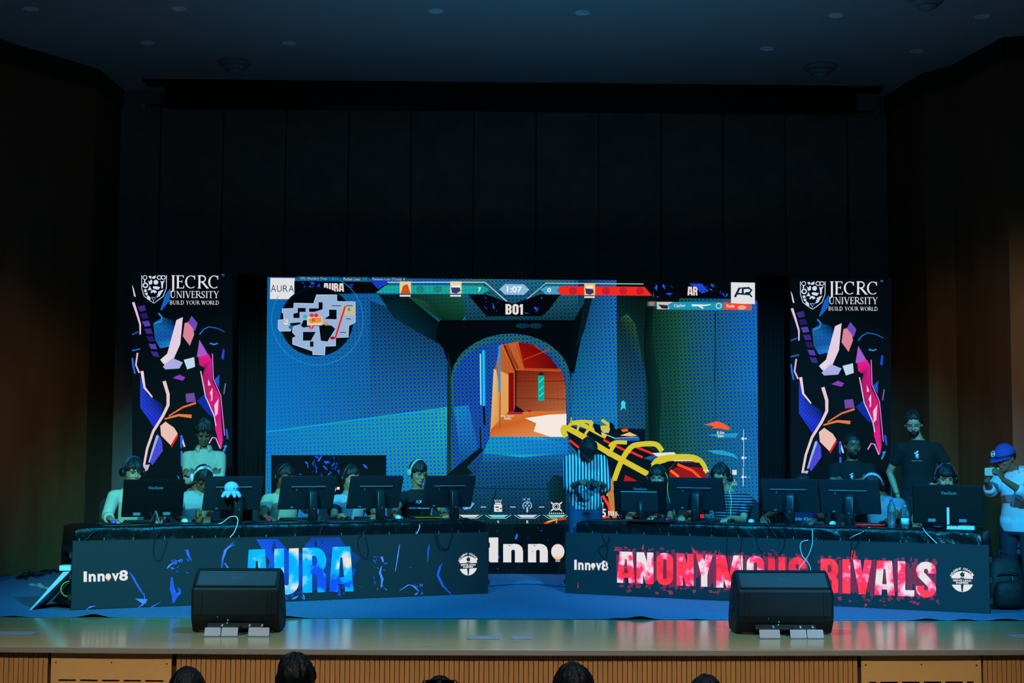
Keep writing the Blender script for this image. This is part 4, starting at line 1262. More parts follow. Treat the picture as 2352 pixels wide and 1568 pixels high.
    cabinet([P(*q, YW - 0.25) for q in (TL, TRc, BRc, BL)], (0, -1, 0), 0.10, 'cabinet', root, M_cab)


side_banner(303, 533, 625, 1322, 0, 0, 'upright LED banner with university crest, left of the video wall')
side_banner(1816, 2047, 638, 1328, 1513, 14, 'upright LED banner with university crest, right of the video wall')

# ---------------------------------------------------------------- lettered table fronts
LA, LB = G(163, 1403), G(1121, 1364)
RA, RB = G(1299, 1363), G(2274, 1411)
LEDH = 0.633


def table_front(A, B, label, paint):
    e = (B - A).normalized()
    n = V((e.y, -e.x, 0))
    root = thing('led_table_front', label, 'LED panel', (A + B) / 2, group='LED table fronts')
    p = Paint(A, n)
    z = V((0, 0, LEDH))
    f = [proj(q) for q in (A + z, B + z, B + V((0, 0, .012)), A + V((0, 0, .012)))]
    p.poly(f, (2, 7, 10))
    paint(p)
    p.build('display', [M_scrt, M_let_b, M_let_r], root)
    cabinet([A + z, B + z, B, A], n, 0.075, 'cabinet', root, M_cab)
    L = (B - A).length
    k = 17
    for i in range(k):
        q = A + e * (0.06 + (L - 0.12) * (i + 0.12 * math.sin(i * 5)) / (k - 1)) + z - n * 0.03
        mb = MB(); mb.cyl(q, q + V((0, 0, 0.022)), 0.006, n=8); mb.build('coupling_pin', M_steel, root)
    for q, s in ((A, -1), (B, 1)):
        for h in (0.12, 0.31, 0.5):
            mb = MB(); mb.box(q + e * s * 0.012 - n * 0.04 + V((0, 0, h)), (0.024, 0.05, 0.05), Matrix.Rotation(math.atan2(e.y, e.x), 3, 'Z')); mb.build('side_latch', M_cab, root)
    return root


def paint_aura(p):
    sl = -0.036
    bl = [(60, 130, 255), (30, 90, 240), (20, 80, 220)]
    innov(p, 192, 1312, 294, 1336, -0.03)
    for pts, w in (([(298, 1314), (306, 1326), (314, 1340), (322, 1354), (330, 1366)], 6), ([(384, 1305), (392, 1296), (402, 1290), (416, 1284)], 8), ([(424, 1265), (430, 1262), (432, 1272), (436, 1284)], 7), ([(395, 1325), (396, 1350), (402, 1370), (398, 1384)], 14), ([(508, 1312), (512, 1280), (518, 1262), (538, 1243)], 6), ([(540, 1250), (528, 1254), (518, 1262), (512, 1285)], 7), ([(516, 1292), (526, 1306), (534, 1312)], 5), ([(1010, 1300), (1014, 1290), (1005, 1320), (1018, 1345), (1038, 1366)], 7), ([(858, 1278), (876, 1278), (880, 1290)], 8), ([(876, 1300), (872, 1315), (878, 1330), (876, 1346)], 6), ([(918, 1356), (940, 1342), (950, 1346), (962, 1358)], 6), ([(918, 1250), (914, 1276), (908, 1312)], 3), ([(986, 1250), (984, 1262), (982, 1290)], 4)):
        bolt(p, pts, w, bl[int(pts[0][0]) % 3])
    for q in ([(310, 1374), (330, 1388), (308, 1402), (340, 1376)], [(312, 1374), (332, 1382), (330, 1358), (336, 1386)], [(350, 1394), (372, 1380), (336, 1399)], [(194, 1403), (206, 1392), (222, 1390), (205, 1396)]):
        p.poly(q, bl[0])
    shards(p, 51, (398, 1345, 416, 1372), 12, bl, (8, 24)); shards(p, 52, (386, 1282, 440, 1316), 14, bl, (5, 14)); shards(p, 53, (856, 1275, 890, 1355), 12, bl, (4, 14)); shards(p, 54, (940, 1340, 972, 1366), 10, bl, (4, 14)); shards(p, 55, (640, 1342, 700, 1378), 14, bl, (6, 26)); shards(p, 57, (310, 1300, 1040, 1370), 24, bl, (2, 7))
    p.poly([(588, 1238), (638, 1237), (664, 1266), (700, 1270), (700, 1252), (716, 1234), (780, 1233), (800, 1262), (830, 1280), (815, 1300), (806, 1340), (640, 1372), (590, 1350), (620, 1290)], [(10, 70, 225), (4, 50, 190), (4, 48, 200), (4, 44, 170), (4, 48, 190), (2, 30, 120), (4, 40, 150), (4, 44, 170), (2, 28, 110), (2, 20, 70), (2, 20, 70), (4, 44, 180), (4, 46, 180), (6, 70, 230)], 0.0)
    shards(p, 56, (600, 1240, 820, 1370), 26, [(8, 24, 110), (14, 50, 220), (4, 10, 50)], (10, 34))
    for ch, x0, x1, y0, y1 in (('A', 564, 616, 1262, 1374), ('U', 630, 686, 1260, 1366), ('R', 695, 750, 1258, 1361), ('A', 756, 812, 1256, 1359)):
        q, w = block_letter(ch)
        p.spread([[(a / w, b) for a, b in g] for g in q], ((x0, y0), (x1, y0 - 1.5), (x0, y1)), (60, 190, 255), mi=1)
    torch_seal(p, 1075.5, 1296, 22, 25, -.02, 'STUDENT COUNCIL', (3, 16, 24))
    p.line([(1083, 1240), (1100, 1236)], .1, (0, 0, 0))


def paint_rivals(p):
    rd = [(190, 14, 34), (150, 12, 34), (110, 12, 34)]
    innov(p, 1319, 1285, 1397, 1308, 0.03)
    rnd = random.Random(77)
    base = lambda x: 1266 + (x - 1420) * 0.0345
    # splatter behind the letters: ragged dark crimson ground and spray
    k0 = p.k
    for x in range(1420, 2150, 6):
        p.k = k0 + 1 + (x // 2) % 3
        if 1853 < x < 1884: continue
        y, h = base(x), 71 + (x - 1417) * .0135
        lo, hi = y - rnd.uniform(-8, 9), y + h + rnd.uniform(-9, 7)
        if rnd.random() < .25: lo += 14
        if rnd.random() < .3: hi -= 22
        p.poly([(x - 4, lo + rnd.uniform(-2, 2)), (x + 4, lo), (x + 4, hi), (x - 4, hi + rnd.uniform(-2, 2))], (rnd.randint(92, 112), 8, 44), up=False)
    for k in range(120):
        p.k = k0 + 4 + k % 6
        x = rnd.uniform(1415, 2155)
        if 1853 < x < 1880: continue
        y = base(x) + rnd.choice((-6, -3, 76, 82, 86)) + rnd.uniform(-5, 5) + (x - 1420) * .012
        r = rnd.uniform(1.5, 7)
        p.poly([(x + r * rnd.uniform(.3, 1.3) * math.cos(j * .785), y + r * rnd.uniform(.3, 1.2) * math.sin(j * .785)) for j in range(8)], (rnd.randint(96, 140), 10, 44), up=False)
    shards(p, 61, (1410, 1258, 1500, 1350), 14, rd, (3, 10)); shards(p, 62, (1880, 1272, 2160, 1390), 30, rd, (3, 11)); shards(p, 63, (1500, 1262, 1840, 1282), 14, rd, (4, 12))
    for q in ([(1474, 1262), (1476, 1252), (1479, 1250), (1478, 1262)], [(1592, 1270), (1588, 1256), (1600, 1266), (1606, 1274)], [(1954, 1285), (1956, 1264), (1964, 1262), (1966, 1286)], [(1326, 1350), (1328, 1336), (1329, 1350)], [(1985, 1398), (1987, 1385), (1994, 1389), (1988, 1391)], [(2090, 1290), (2093, 1279), (2094, 1286)]):
        p.poly(q, rd[0])
    L = [('A', 1417, 1458), ('N', 1462, 1501), ('O', 1508, 1546), ('N', 1554, 1593), ('Y', 1598, 1637), ('M', 1645, 1706), ('O', 1715, 1755), ('U', 1764, 1804), ('S', 1811, 1852), ('R', 1885, 1926), ('I', 1935, 1953), ('V', 1959, 2003), ('A', 2008, 2055), ('L', 2062, 2100), ('S', 2104, 2150)]
    for ch, x0, x1 in L:
        q, w = block_letter(ch)
        y0 = base((x0 + x1) / 2)
        h = 71 + (x0 - 1417) * 0.0135
        p.spread([[(a / w, b) for a, b in g] for g in q], ((x0, y0 - .6), (x1, y0 + .6), (x0, y0 + h)), (255, 60, 90), mi=2)
    torch_seal(p, 2210, 1332, 27, 27, .03, 'STUDENT COUNCIL', (3, 16, 24))


table_front(LA, LB, 'LED front of the left player table showing blue and white team letters', paint_aura)
table_front(RA, RB, 'LED front of the right player table showing red and white team letters', paint_rivals)


# black drapes closing the gaps beside the video wall
M_drape = mat('drape_black', (7, 7, 8), 0.95, bump=.2, bscale=20)
for x0, x1, lb in ((534, 610, 'black drape in the gap between the left banner and the video wall'), (1743, 1815, 'black drape in the gap between the video wall and the right banner')):
    a, b, zt = P(x0, 1200, YW + .16), P(x1, 1200, YW + .16), P(x0, 632, YW + .16).z
    mb = MB()
    rs = []
    for i in range(41):
        t = i / 40
        y = a.y + .025 * math.sin(t * 44) + .01 * math.sin(t * 19)
        rs.append([V((a.x + (b.x - a.x) * t, y, .012)), V((a.x + (b.x - a.x) * t, y, zt)), V((a.x + (b.x - a.x) * t, y + .012, zt)), V((a.x + (b.x - a.x) * t, y + .012, .012))])
    mb.rings(rs)
    tag(mb.build('stage_drape', M_drape, None, True), lb, 'drape', 'black stage drapes')
# ================================================================ people
SKIN = [mat('skin_tan', (168, 118, 88), 0.5), mat('skin_brown', (128, 84, 60), 0.5), mat('skin_light', (190, 140, 108), 0.5)]
M_hair = mat('hair_black', (22, 20, 20), 0.5, bump=0.6, bscale=70, stretch=(1, 1, 0.3))
M_eye = mat('eye_white', (120, 118, 114), 0.4)
M_iris = mat('eye_iris', (20, 14, 10), 0.3)
M_lip = mat('lip', (130, 70, 62), 0.5)
M_glass = mat('spectacle_metal', (150, 160, 165), 0.3, metal=0.6)
M_jean = mat('denim', (48, 62, 96), 0.85, bump=0.2, bscale=90)
M_trouser = mat('trouser_black', (18, 19, 22), 0.85, bump=0.15, bscale=40)
M_shoe = mat('shoe', (30, 30, 34), 0.6)


def cloth(name, rgb): return mat(name, rgb, 0.85, bump=0.35, bscale=9, var=0.06)


HEADS = [(0.000, .020, .082, -.050), (0.012, .036, .092, -.025), (0.032, .049, .095, .010), (0.055, .058, .093, .045), (0.082, .066, .092, .070),
         (0.100, .070, .088, .082), (0.116, .073, .084, .090), (0.128, .074, .093, .095), (0.150, .076, .095, .099), (0.172, .074, .088, .097), (0.192, .068, .074, .088), (0.210, .055, .052, .068), (0.223, .034, .026, .042), (0.229, .010, .004, .014)]


def head_shape(mb, M, n=22):
    rs = []
    for z, w, f, b in HEADS:
        cy, ry = (b - f) / 2, (b + f) / 2
        ring = []
        for j in range(n):
            a = 2 * PI * j / n
            ring.append(M @ V((w * math.copysign(abs(math.cos(a)) ** 0.85, math.cos(a)), cy + ry * math.sin(a), z)))
        rs.append(ring)
    mb.rings(rs)
    R3 = M.to_3x3()
    # nose, brow ridge, cheeks, lips, chin, ears
    mb.tube([M @ V((0, -.086, .122)), M @ V((0, -.100, .102)), M @ V((0, -.112, .084)), M @ V((0, -.100, .074))], [.007, .010, .014, .010], 8)
    for s in (-1, 1):
        mb.ball(M @ V((s * .011, -.099, .080)), (.009, .010, .008), R3, 7)
        mb.ball(M @ V((s * .040, -.072, .078)), (.020, .016, .016), R3, 8)
        mb.ball(M @ V((s * .030, -.088, .130)), (.024, .010, .007), R3, 8)
        mb.ball(M @ V((s * .078, .006, .103)), (.010, .019, .031), R3 @ Matrix.Rotation(s * 0.3, 3, 'Z'), 8)
    mb.ball(M @ V((0, -.093, .052)), (.020, .010, .006), R3, 7)
    mb.ball(M @ V((0, -.092, .043)), (.017, .010, .007), R3, 7)
    mb.ball(M @ V((0, -.084, .014)), (.020, .014, .014), R3, 7)


def hand(mb, w, d, nrm, side, curl=0.5, size=1.0, thumb=0.6):
    """palm and five fingers; d points along the hand, nrm out of the back of it; side +1: thumb toward d x nrm"""
    d, nrm = V(d).normalized(), V(nrm)
    nrm = (nrm - d * nrm.dot(d)).normalized()
    x = d.cross(nrm) * side
    k = size
    rs = []
    for t, hw, th in ((-0.012, .024, .019), (0.02, .032, .017), (0.055, .041, .015), (0.09, .040, .013), (0.096, .036, .010)):
        rs.append([w + d * t * k + x * hw * k * math.cos(2 * PI * j / 12) + nrm * th * k * math.sin(2 * PI * j / 12) for j in range(12)])
    mb.rings(rs)
    for i, (off, L) in enumerate(((.030, .072), (.010, .080), (-.010, .075), (-.029, .058))):
        p = w + d * .088 * k + x * off * k
        a = 0.12 + curl * 0.25
        pts = [p - d * .012 * k, p]
        dirv = (d + x * off * 2.2).normalized()
        for seg in (.45, .31, .24):
            q = dirv * math.cos(a) - nrm * math.sin(a)
            p = p + q * L * seg * k
            pts.append(p)
            a += curl * (0.75 + 0.05 * i)
        mb.capsule(pts, [.0095 * k, .0092 * k, .0086 * k, .0080 * k, .0068 * k], 8)
    p = w + d * .022 * k + x * .026 * k
    q1 = (d * .55 + x * .8 - nrm * .25).normalized()
    q2 = (d * (.8 + .2 * thumb) + x * (.35 - .5 * thumb) - nrm * (.3 + .3 * thumb)).normalized()
    mb.capsule([p, p + q1 * .036 * k, p + q1 * .036 * k + q2 * .030 * k, p + q1 * .036 * k + q2 * .052 * k], [.013 * k, .0115 * k, .0098 * k, .0078 * k], 8)


def ik(a, b, l1, l2, pole):
    d = b - a
    L = min(d.length, (l1 + l2) * 0.998)
    u = d.normalized()
    b = a + u * L
    x = (l1 * l1 - l2 * l2 + L * L) / (2 * L)
    h = math.sqrt(max(l1 * l1 - x * x, 0))
    pl = V(pole)
    pl = (pl - u * pl.dot(u)).normalized()
    return a + u * x + pl * h, b


def spine_rings(secs, bx, bf, infl=0.0, n=20):
    rs = []
    for c, w, d in secs:
        rs.append([c + bx * (w + infl) * math.copysign(abs(math.cos(2 * PI * j / n)) ** 0.8, math.cos(2 * PI * j / n)) + bf * (d + infl) * math.sin(2 * PI * j / n) for j in range(n)])
    return rs


def hair_cap(mb, M, grow=1.0, fringe=0.0, wave=0.006, seed=0, back=-0.055, sidez=0.0, part=0):
    """a head of hair: grid from hairline to crown, combed into locks"""
    c = V((0, 0.004, 0.118))
    nA, nE = 64, 14
    rs = []
    for e in range(nE + 1):
        ring = []
        for a in range(nA):
            az = 2 * PI * a / nA
            fr = max(0.0, -math.sin(az))                     # toward the face
            bk = max(0.0, math.sin(az))
            sd = abs(math.cos(az))
            low = 0.050 * fr ** 0.6 - fringe * fr ** 2 + (back - 0.01) * bk + (-0.030 + sidez) * sd ** 3
            low += 0.016 * fr * noise.noise(V((az * 3.1, seed * 1.3, 0))) + 0.006 * noise.noise(V((math.cos(az) * 5, math.sin(az) * 5, seed)))
            lo = math.asin(max(-0.9, min(0.9, low / 0.118)))
            el = lo + (PI / 2 - lo) * (e / nE) ** 0.9
            k = (1 + (grow - 1) * (0.25 + 0.75 * e / nE)) * (0.87 + 0.13 * min(1, e / 2.5) ** .6)
            r = V((.0865 * math.cos(az) * math.cos(el), .1085 * math.sin(az) * math.cos(el), .1200 * math.sin(el)))
            q = r * k
            lock = noise.noise(V((az * 3.5 * (1 + 0.3 * part), el * 1.4 + seed, seed * 1.7))) + 0.5 * noise.noise(V((az * 9, el * 3.2, seed)))
            q += r.normalized() * (wave * lock + 0.003)
            ring.append(M @ (c + q))
        rs.append(ring)
    # close underneath, inside the skull
    rs.insert(0, [M @ (c + V((.05 * math.cos(2 * PI * a / nA), .05 * math.sin(2 * PI * a / nA), 0.0))) for a in range(nA)])
    mb.rings(rs)


def head_matrix(pos, yaw=0.0, pitch=0.0, roll=0.0):
    """pos: middle of the head; yaw turns the face toward the right of the picture, pitch bows it, roll tips it to the right"""
    return Matrix.Translation(V(pos)) @ RZ(yaw) @ RX(pitch) @ RY(roll) @ Matrix.Scale(1.06, 4) @ Matrix.Translation(V((0, 0.0, -0.115)))


def eyes_brows(root, M, brow=1.0):
    R3 = M.to_3x3()
    for s in (-1, 1):
        mb = MB()
        mb.ball(M @ V((s * .0315, -.0800, .1135)), (.0140, .0105, .0068), R3, 8)
        mb.ball(M @ V((s * .0315, -.0888, .1135)), (.0058, .0035, .0058), R3, 8, mi=1)
        mb.build('eye', [M_eye, M_iris], root, True)
        mb = MB()
        mb.tube([M @ V((s * .012, -.0975, .1300)), M @ V((s * .032, -.0985, .1360)), M @ V((s * .056, -.080, .1310))], [.0030 * brow, .0046 * brow, .0020 * brow], 8)
        mb.build('eyebrow', M_hair, root, True)
    mb = MB()
    mb.tube([M @ V((-.021, -.0945, .0485)), M @ V((0, -.1055, .0485)), M @ V((.021, -.0945, .0485))], [.0025, .0052, .0025], 8)
    mb.build('lips', M_lip, root, True)


def spectacles(root, M):
    mb = MB()
    for s in (-1, 1):
        pts = [M @ V((s * .034 + .025 * math.cos(a), -.103 + abs(math.cos(a)) * .002 + (0.006 if math.cos(a) * s > .5 else 0), .110 + .019 * math.sin(a))) for a in [2 * PI * k / 18 for k in range(19)]]
        mb.tube(pts, .0017, 6)
        mb.tube([M @ V((s * .059, -.097, .114)), M @ V((s * .080, -.03, .114)), M @ V((s * .082, .01, .106))], .0016, 6)
    mb.tube([M @ V((-.010, -.103, .113)), M @ V((0, -.106, .115)), M @ V((.010, -.103, .113))], .0017, 6)
    mb.build('spectacles', M_glass, root)


def beard(root, M, full=1.0):
    mb = MB()
    rs = []
    n = 24
    for z, w, f, b in ((-.008, .026, .078, -.045), (0.0, .040, .090, -.02), (.014, .050, .100, 0.0), (.030, .0565, .1015, .02), (.046, .060, .098, .02), (.060, .062, .082, .02), (.085, .0705, .05, .012)):
        ring = []
        for j in range(n):
            a = PI * j / (n - 1) + PI
            cc, ss = math.cos(a), math.sin(a)
            ring.append(M @ V((w * math.copysign(abs(cc) ** 0.85, cc), -0.01 + (f - 0.01) * ss * full, z + 0.018 * abs(cc) * (z > 0.02))))
        inner = [M @ (V((0, -0.01, z)) + (M.inverted() @ q - V((0, -0.01, z))) * 0.80) for q in ring[::-1]]
        rs.append(ring + inner)
    # cut the mouth: keep only up to the lower lip in front by shaping the two top rings back
    mb.rings(rs)
    mb.build('beard', M_hair, root, True)
    mb = MB()
    mb.tube([M @ V((-.030, -.0900, .0500)), M @ V((-.014, -.1030, .0600)), M @ V((0, -.1060, .0610)), M @ V((.014, -.1030, .0600)), M @ V((.030, -.0900, .0500))], [.003, .0052, .0050, .0052, .003], 8)
    mb.build('moustache', M_hair, root, True)


def person(label, group, head, sh, wr, byaw=0.0, lean=0.0, hips=None, seated=True, legs=None, pole=((-.6, .4, -.8), (.6, .4, -.8)), sleeve=0.55, skin=0,
           shirt=None, trousers=None, hairkw=None, glasses=False, bearded=False, width=1.0, hands=None, face=True, arm_len=(.29, .265), collar=None, neckline=0.0, loose=0.012, floor_z=0.006, hood=0, beltz=None, name='person', knees=None, cross=False):
    """head: (pos, yaw, pitch, roll); sh: middle between the shoulders; wr: the two wrists (picture left, picture right)"""
    hp, hy, hpi, hr = head
    hp, sh = V(hp), V(sh)
    sh = sh + V((0, 0, .050))
    M = head_matrix(hp, hy, hpi, hr)
    bx = V((math.cos(byaw), math.sin(byaw), 0))
    bf = V((math.sin(byaw), -math.cos(byaw), 0))             # where the chest faces
    if hips is None:
        hips = sh - V((0, 0, .47)) - bf * math.sin(lean) * .42
    hips = V(hips)
    root = thing(name, label, 'person', (hips.x, hips.y, floor_z), group=group)
    up_ = (sh - hips).normalized()
    S = .172 * width
    body = MB()
    neck0, neck1 = sh + V((0, 0, .015)) + bf * -.005, M @ V((0, .015, .045))
    secs = [(hips - up_ * .10, .150 * width, .100), (hips, .165 * width, .112), (hips.lerp(sh, .30), .142 * width, .102), (hips.lerp(sh, .55), .152 * width, .112), (hips.lerp(sh, .78), .166 * width, .112), (hips.lerp(sh, .90), .158 * width, .094), (sh + V((0, 0, .005)), .112, .074), (sh + V((0, 0, .04)), .062, .058)]
    body.rings(spine_rings(secs, bx, bf))
    body.capsule([neck0, neck0.lerp(neck1, .5), neck1], [.060, .054, .055], 14)
    head_shape(body, M)
    shirtm = MB()
    shirtm.rings(spine_rings(secs[:-1] + [(sh + V((0, 0, .032)), .066, .060)], bx, bf, loose))
    arms = []
    for i, s in enumerate((-1, 1)):
        a = sh + bx * s * S - V((0, 0, .058))
        w = V(wr[i])
        e, w = ik(a, w, arm_len[0], arm_len[1], pole[i])
        arms.append((a, e, w))
        body.capsule([a, a.lerp(e, .5), e, e.lerp(w, .35), w], [.052, .046, .038, .038, .026], 12)
        t = sleeve
        p0 = a - bx * s * .03
        if t <= 1:
            end = a.lerp(e, t)
            shirtm.capsule([p0, a, a.lerp(e, t * .5)], [.062 + loose, .057 + loose, .054 + loose], 14)
            shirtm.cyl(a.lerp(e, t * .4), end, .054 + loose, .056 + loose, 14)
        else:
            end = e.lerp(w, t - 1)
            shirtm.capsule([p0, a, a.lerp(e, .5), e, e.lerp(end, .7)], [.062 + loose, .056 + loose, .050 + loose, .044 + loose, .040 + loose], 14)
            shirtm.cyl(e.lerp(end, .5), end, .042 + loose, (.032 if t > 1.7 else .042) + loose, 14)
        h = (hands or ({}, {}))[i]
        dv = V(h.get('d', (w - e).normalized()))
        hand(body, w, dv, V(h.get('n', (0, 0, 1))), h.get('side', s), h.get('curl', .45), 1.0, h.get('thumb', .6))
    # legs
    tr = MB()
    lw = .095 * width
    for s in (-1, 1):
        hj = hips - up_ * .06 + bx * s * lw
        if seated:
            kn = hips + bf * .42 + bx * s * (lw + .06) - V((0, 0, .02))
            kn.z = max(floor_z + .50, min(kn.z, hips.z))
            an = V((kn.x, kn.y, floor_z + .09)) - bf * .02
        else:
            an = V((hj.x, hj.y, floor_z + .09)) + bx * s * .02
            if legs: an = V(legs[0 if s < 0 else 1]) + V((0, 0, .09))
            kn = hj.lerp(an, .48) + bf * .03
        toe = an + bf * .17 - V((0, 0, .055))
        heel = an - bf * .04 - V((0, 0, .04))
        body.capsule([hj, kn, kn.lerp(an, .35), an, heel], [.082, .052, .050, .036, .034], 12)
        body.capsule([heel, toe], [.034, .030], 10)
        tr.capsule([hj, hj.lerp(kn, .5), kn, kn.lerp(an, .35), an + V((0, 0, .035))], [.098, .088, .070, .068, .058], 14)
        sm = MB()
        sm.capsule([heel + V((0, 0, .0)), an - V((0, 0, .03)) + bf * .04, toe + V((0, 0, .0))], [.044, .048, .040], 12)
        sho = remesh(sm.build('shoe', M_shoe, root, True), .012, 4)
    tr.rings(spine_rings([(hips - up_ * .13, .150 * width, .105), (hips - up_ * .03, .172 * width, .120), (hips + up_ * .04, .168 * width, .118)], bx, bf))
    remesh(body.build('body', SKIN[skin], root, True), .0068, 3)
    remesh(shirtm.build('shirt', shirt, root, True), .011, 4)
    remesh(tr.build('trousers', trousers or M_trouser, root, True), .014, 4)
    if hairkw is not None:
        mb = MB()
        hair_cap(mb, M, **hairkw)
        mb.build('hair', M_hair, root, True)
    if face: eyes_brows(root, M)
    if bearded: beard(root, M)
    if glasses: spectacles(root, M)
    if collar:
        mb = MB()
        c0 = sh + V((0, 0, .045)) + bf * .012
        n = 20
        lo, hi, fo = [], [], []
        for j in range(n + 1):
            a = math.radians(-60 + 300 * j / n)
            dirv = bx * math.cos(a) + -bf * math.sin(a)
            lo.append(c0 + dirv * .074 - V((0, 0, .012)))
            hi.append(c0 + dirv * .070 + V((0, 0, .028)))
            front = max(0, -math.sin(a))
            fo.append(c0 + dirv * .098 - V((0, 0, .018 + .035 * front)))
        vs = lo + hi + fo
        m_ = n + 1
        fs = [(j, j + 1, m_ + j + 1, m_ + j) for j in range(n)] + [(m_ + j, m_ + j + 1, 2 * m_ + j + 1, 2 * m_ + j) for j in range(n)]
        mb.add(vs, fs)
        o = mb.build('collar', collar, root, True)
        so = o.modifiers.new('thick', 'SOLIDIFY')
        so.thickness = .004
    return dict(root=root, M=M, arms=arms, bx=bx, bf=bf, sh=sh, hips=hips, up=up_)


def headset(M, label, band, cup, pad, rim=None, boom=None, ring=None, big=1.0, tilt=0.0):
    """over-ear headset on a head"""
    root = thing('headset', label, 'headset', M @ V((0, 0, .24)), group='gaming headsets')
    T = RX(tilt)
    A = [(.094 * math.cos(a) * big, .006, .112 + .138 * math.sin(a)) for a in [PI * k / 24 for k in range(25)]]
    mb = MB()
    pts = [M @ (T @ V(p)) for p in A]
    rs = []
    y = (M.to_3x3() @ (T.to_3x3() @ V((0, 1, 0))))
    c = M @ (T @ V((0, .006, .112)))
    for p in pts:
        r = (p - c).normalized()
        rs.append([p + y * .017 + r * .004, p - y * .017 + r * .004, p - y * .015 - r * .006, p + y * .015 - r * .006])
    mb.rings(rs)
    mb.build('headband', band, root, True)
    if rim:
        mb = MB()
        mb.tube([p + (p - c).normalized() * .006 for p in pts], .0035, 6)
        mb.build('band_trim', rim, root, True)
    for s in (-1, 1):
        x = M.to_3x3() @ V((s, 0, 0))
        q = M @ V((s * .079, .008, .100))
        mb = MB()
        Mx = Matrix.Translation(q) @ x.to_track_quat('Z', 'Y').to_matrix().to_4x4()
        mb.lathe([(0.0, .012), (.036, .012), (.043, .016), (.044, .030), (.036, .040), (.012, .043), (0, .043)], Mx, 20)
        cu = mb.build('ear_cup', cup, root, True)
        mb = MB()
        mb.lathe([(.018, -.006), (.036, -.006), (.042, .002), (.040, .012), (.018, .012)], Mx, 20)
        mb.build('ear_pad', pad, root, True)
        if ring:
            mb = MB()
            mb.tube([Mx @ V((.024 * math.cos(a), .024 * math.sin(a), .0435)) for a in [2 * PI * k / 20 for k in range(21)]], .0040, 6)
            mb.build('light_ring', ring, root, True)
    if boom:
        mb = MB()
        s = boom
        mb.tube([M @ V((s * .095, -.01, .085)), M @ V((s * .085, -.06, .055)), M @ V((s * .055, -.105, .045))], .0035, 6)
        mb.ball(M @ V((s * .050, -.110, .045)), .009, n=8)
        mb.build('microphone_boom', M_black, root, True)
    return root
# ================================================================ tables and what stands on them
TZ = 0.757                                              # top of the cloth
EL, ER_ = (LB - LA).normalized(), (RB - RA).normalized()
SIDE = {'L': (LA, EL, V((-EL.y, EL.x, 0)), math.atan2(EL.y, EL.x)), 'R': (RA, ER_, V((-ER_.y, ER_.x, 0)), math.atan2(ER_.y, ER_.x))}


def PL(side, px, py, dep):             # behind a pixel, dep metres behind that table's LED front
    O, e, n, a = SIDE[side]
    d = ray(px, py)
    return CAM + d * ((O + n * dep - CAM).dot(n) / d.dot(n))


def TP(side, px, dep, z=TZ):           # on the table top, dep metres behind the front, in column px
    p = PL(side, px, 1150, dep)
    return V((p.x, p.y, z))


M_cloth = mat('table_cloth', (13, 14, 17), 0.34, bump=0.7, bscale=11, spec=0.4)
M_wood = mat('plywood', (120, 90, 60), 0.7)
M_mon = mat('monitor_back', (30, 33, 38), 0.38, bump=0.03, bscale=300)
M_mon2 = mat('monitor_back_gloss', (9, 10, 12), 0.5, spec=.25)
M_mark = mat('print_grey', (120, 135, 142), 0.5)
M_scrn = mat('screen_glass', (10, 12, 16), 0.2, emit=(150, 142, 134), es=.7)
M_pad = mat('pad_cloth', (14, 15, 18), 0.9)
M_key = mat('key', (24, 25, 29), 0.5)
M_ledr = mat('lamp_red', (200, 10, 10), 0.4, emit=(255, 20, 10), es=0.9)
M_ledg = mat('lamp_green', (20, 200, 60), 0.4, emit=(60, 255, 90), es=1.2)
M_ledb = mat('lamp_blue', (60, 60, 230), 0.4, emit=(90, 90, 255), es=1.2)
M_ledo = mat('lamp_amber', (220, 110, 20), 0.4, emit=(255, 130, 30), es=0.8)
M_cable = mat('cable_black', (12, 12, 14), 0.5)
M_cablew = mat('cable_white', (205, 215, 220), 0.45)
M_cableg = mat('cable_green', (70, 220, 90), 0.45)
M_cabley = mat('cable_yellow', (170, 180, 60), 0.5)
M_red = mat('mouse_red', (205, 40, 70), 0.4)
M_green = mat('can_print', (150, 200, 20), 0.5)


def text3d(txt, M, w, h, m, parent, name='lettering', bold=0.0, depth=0.0015):
    """raised lettering in the plane of M (x right, z up)"""
    vs, fs = font_glyphs(txt, bold)
    mb = MB()
    mb.add([M @ V(((u - .5) * w, -depth, (v - .5) * h)) for u, v in vs], fs)
    return mb.build(name, m, parent, world=False)


def rounded(w, h, r, n=5):
    out = []
    for cx, cz, a0 in ((w / 2 - r, h / 2 - r, 0), (-w / 2 + r, h / 2 - r, 90), (-w / 2 + r, -h / 2 + r, 180), (w / 2 - r, -h / 2 + r, 270)):
        out += arc(cx, cz, r, r, a0, a0 + 90, n)
    return out


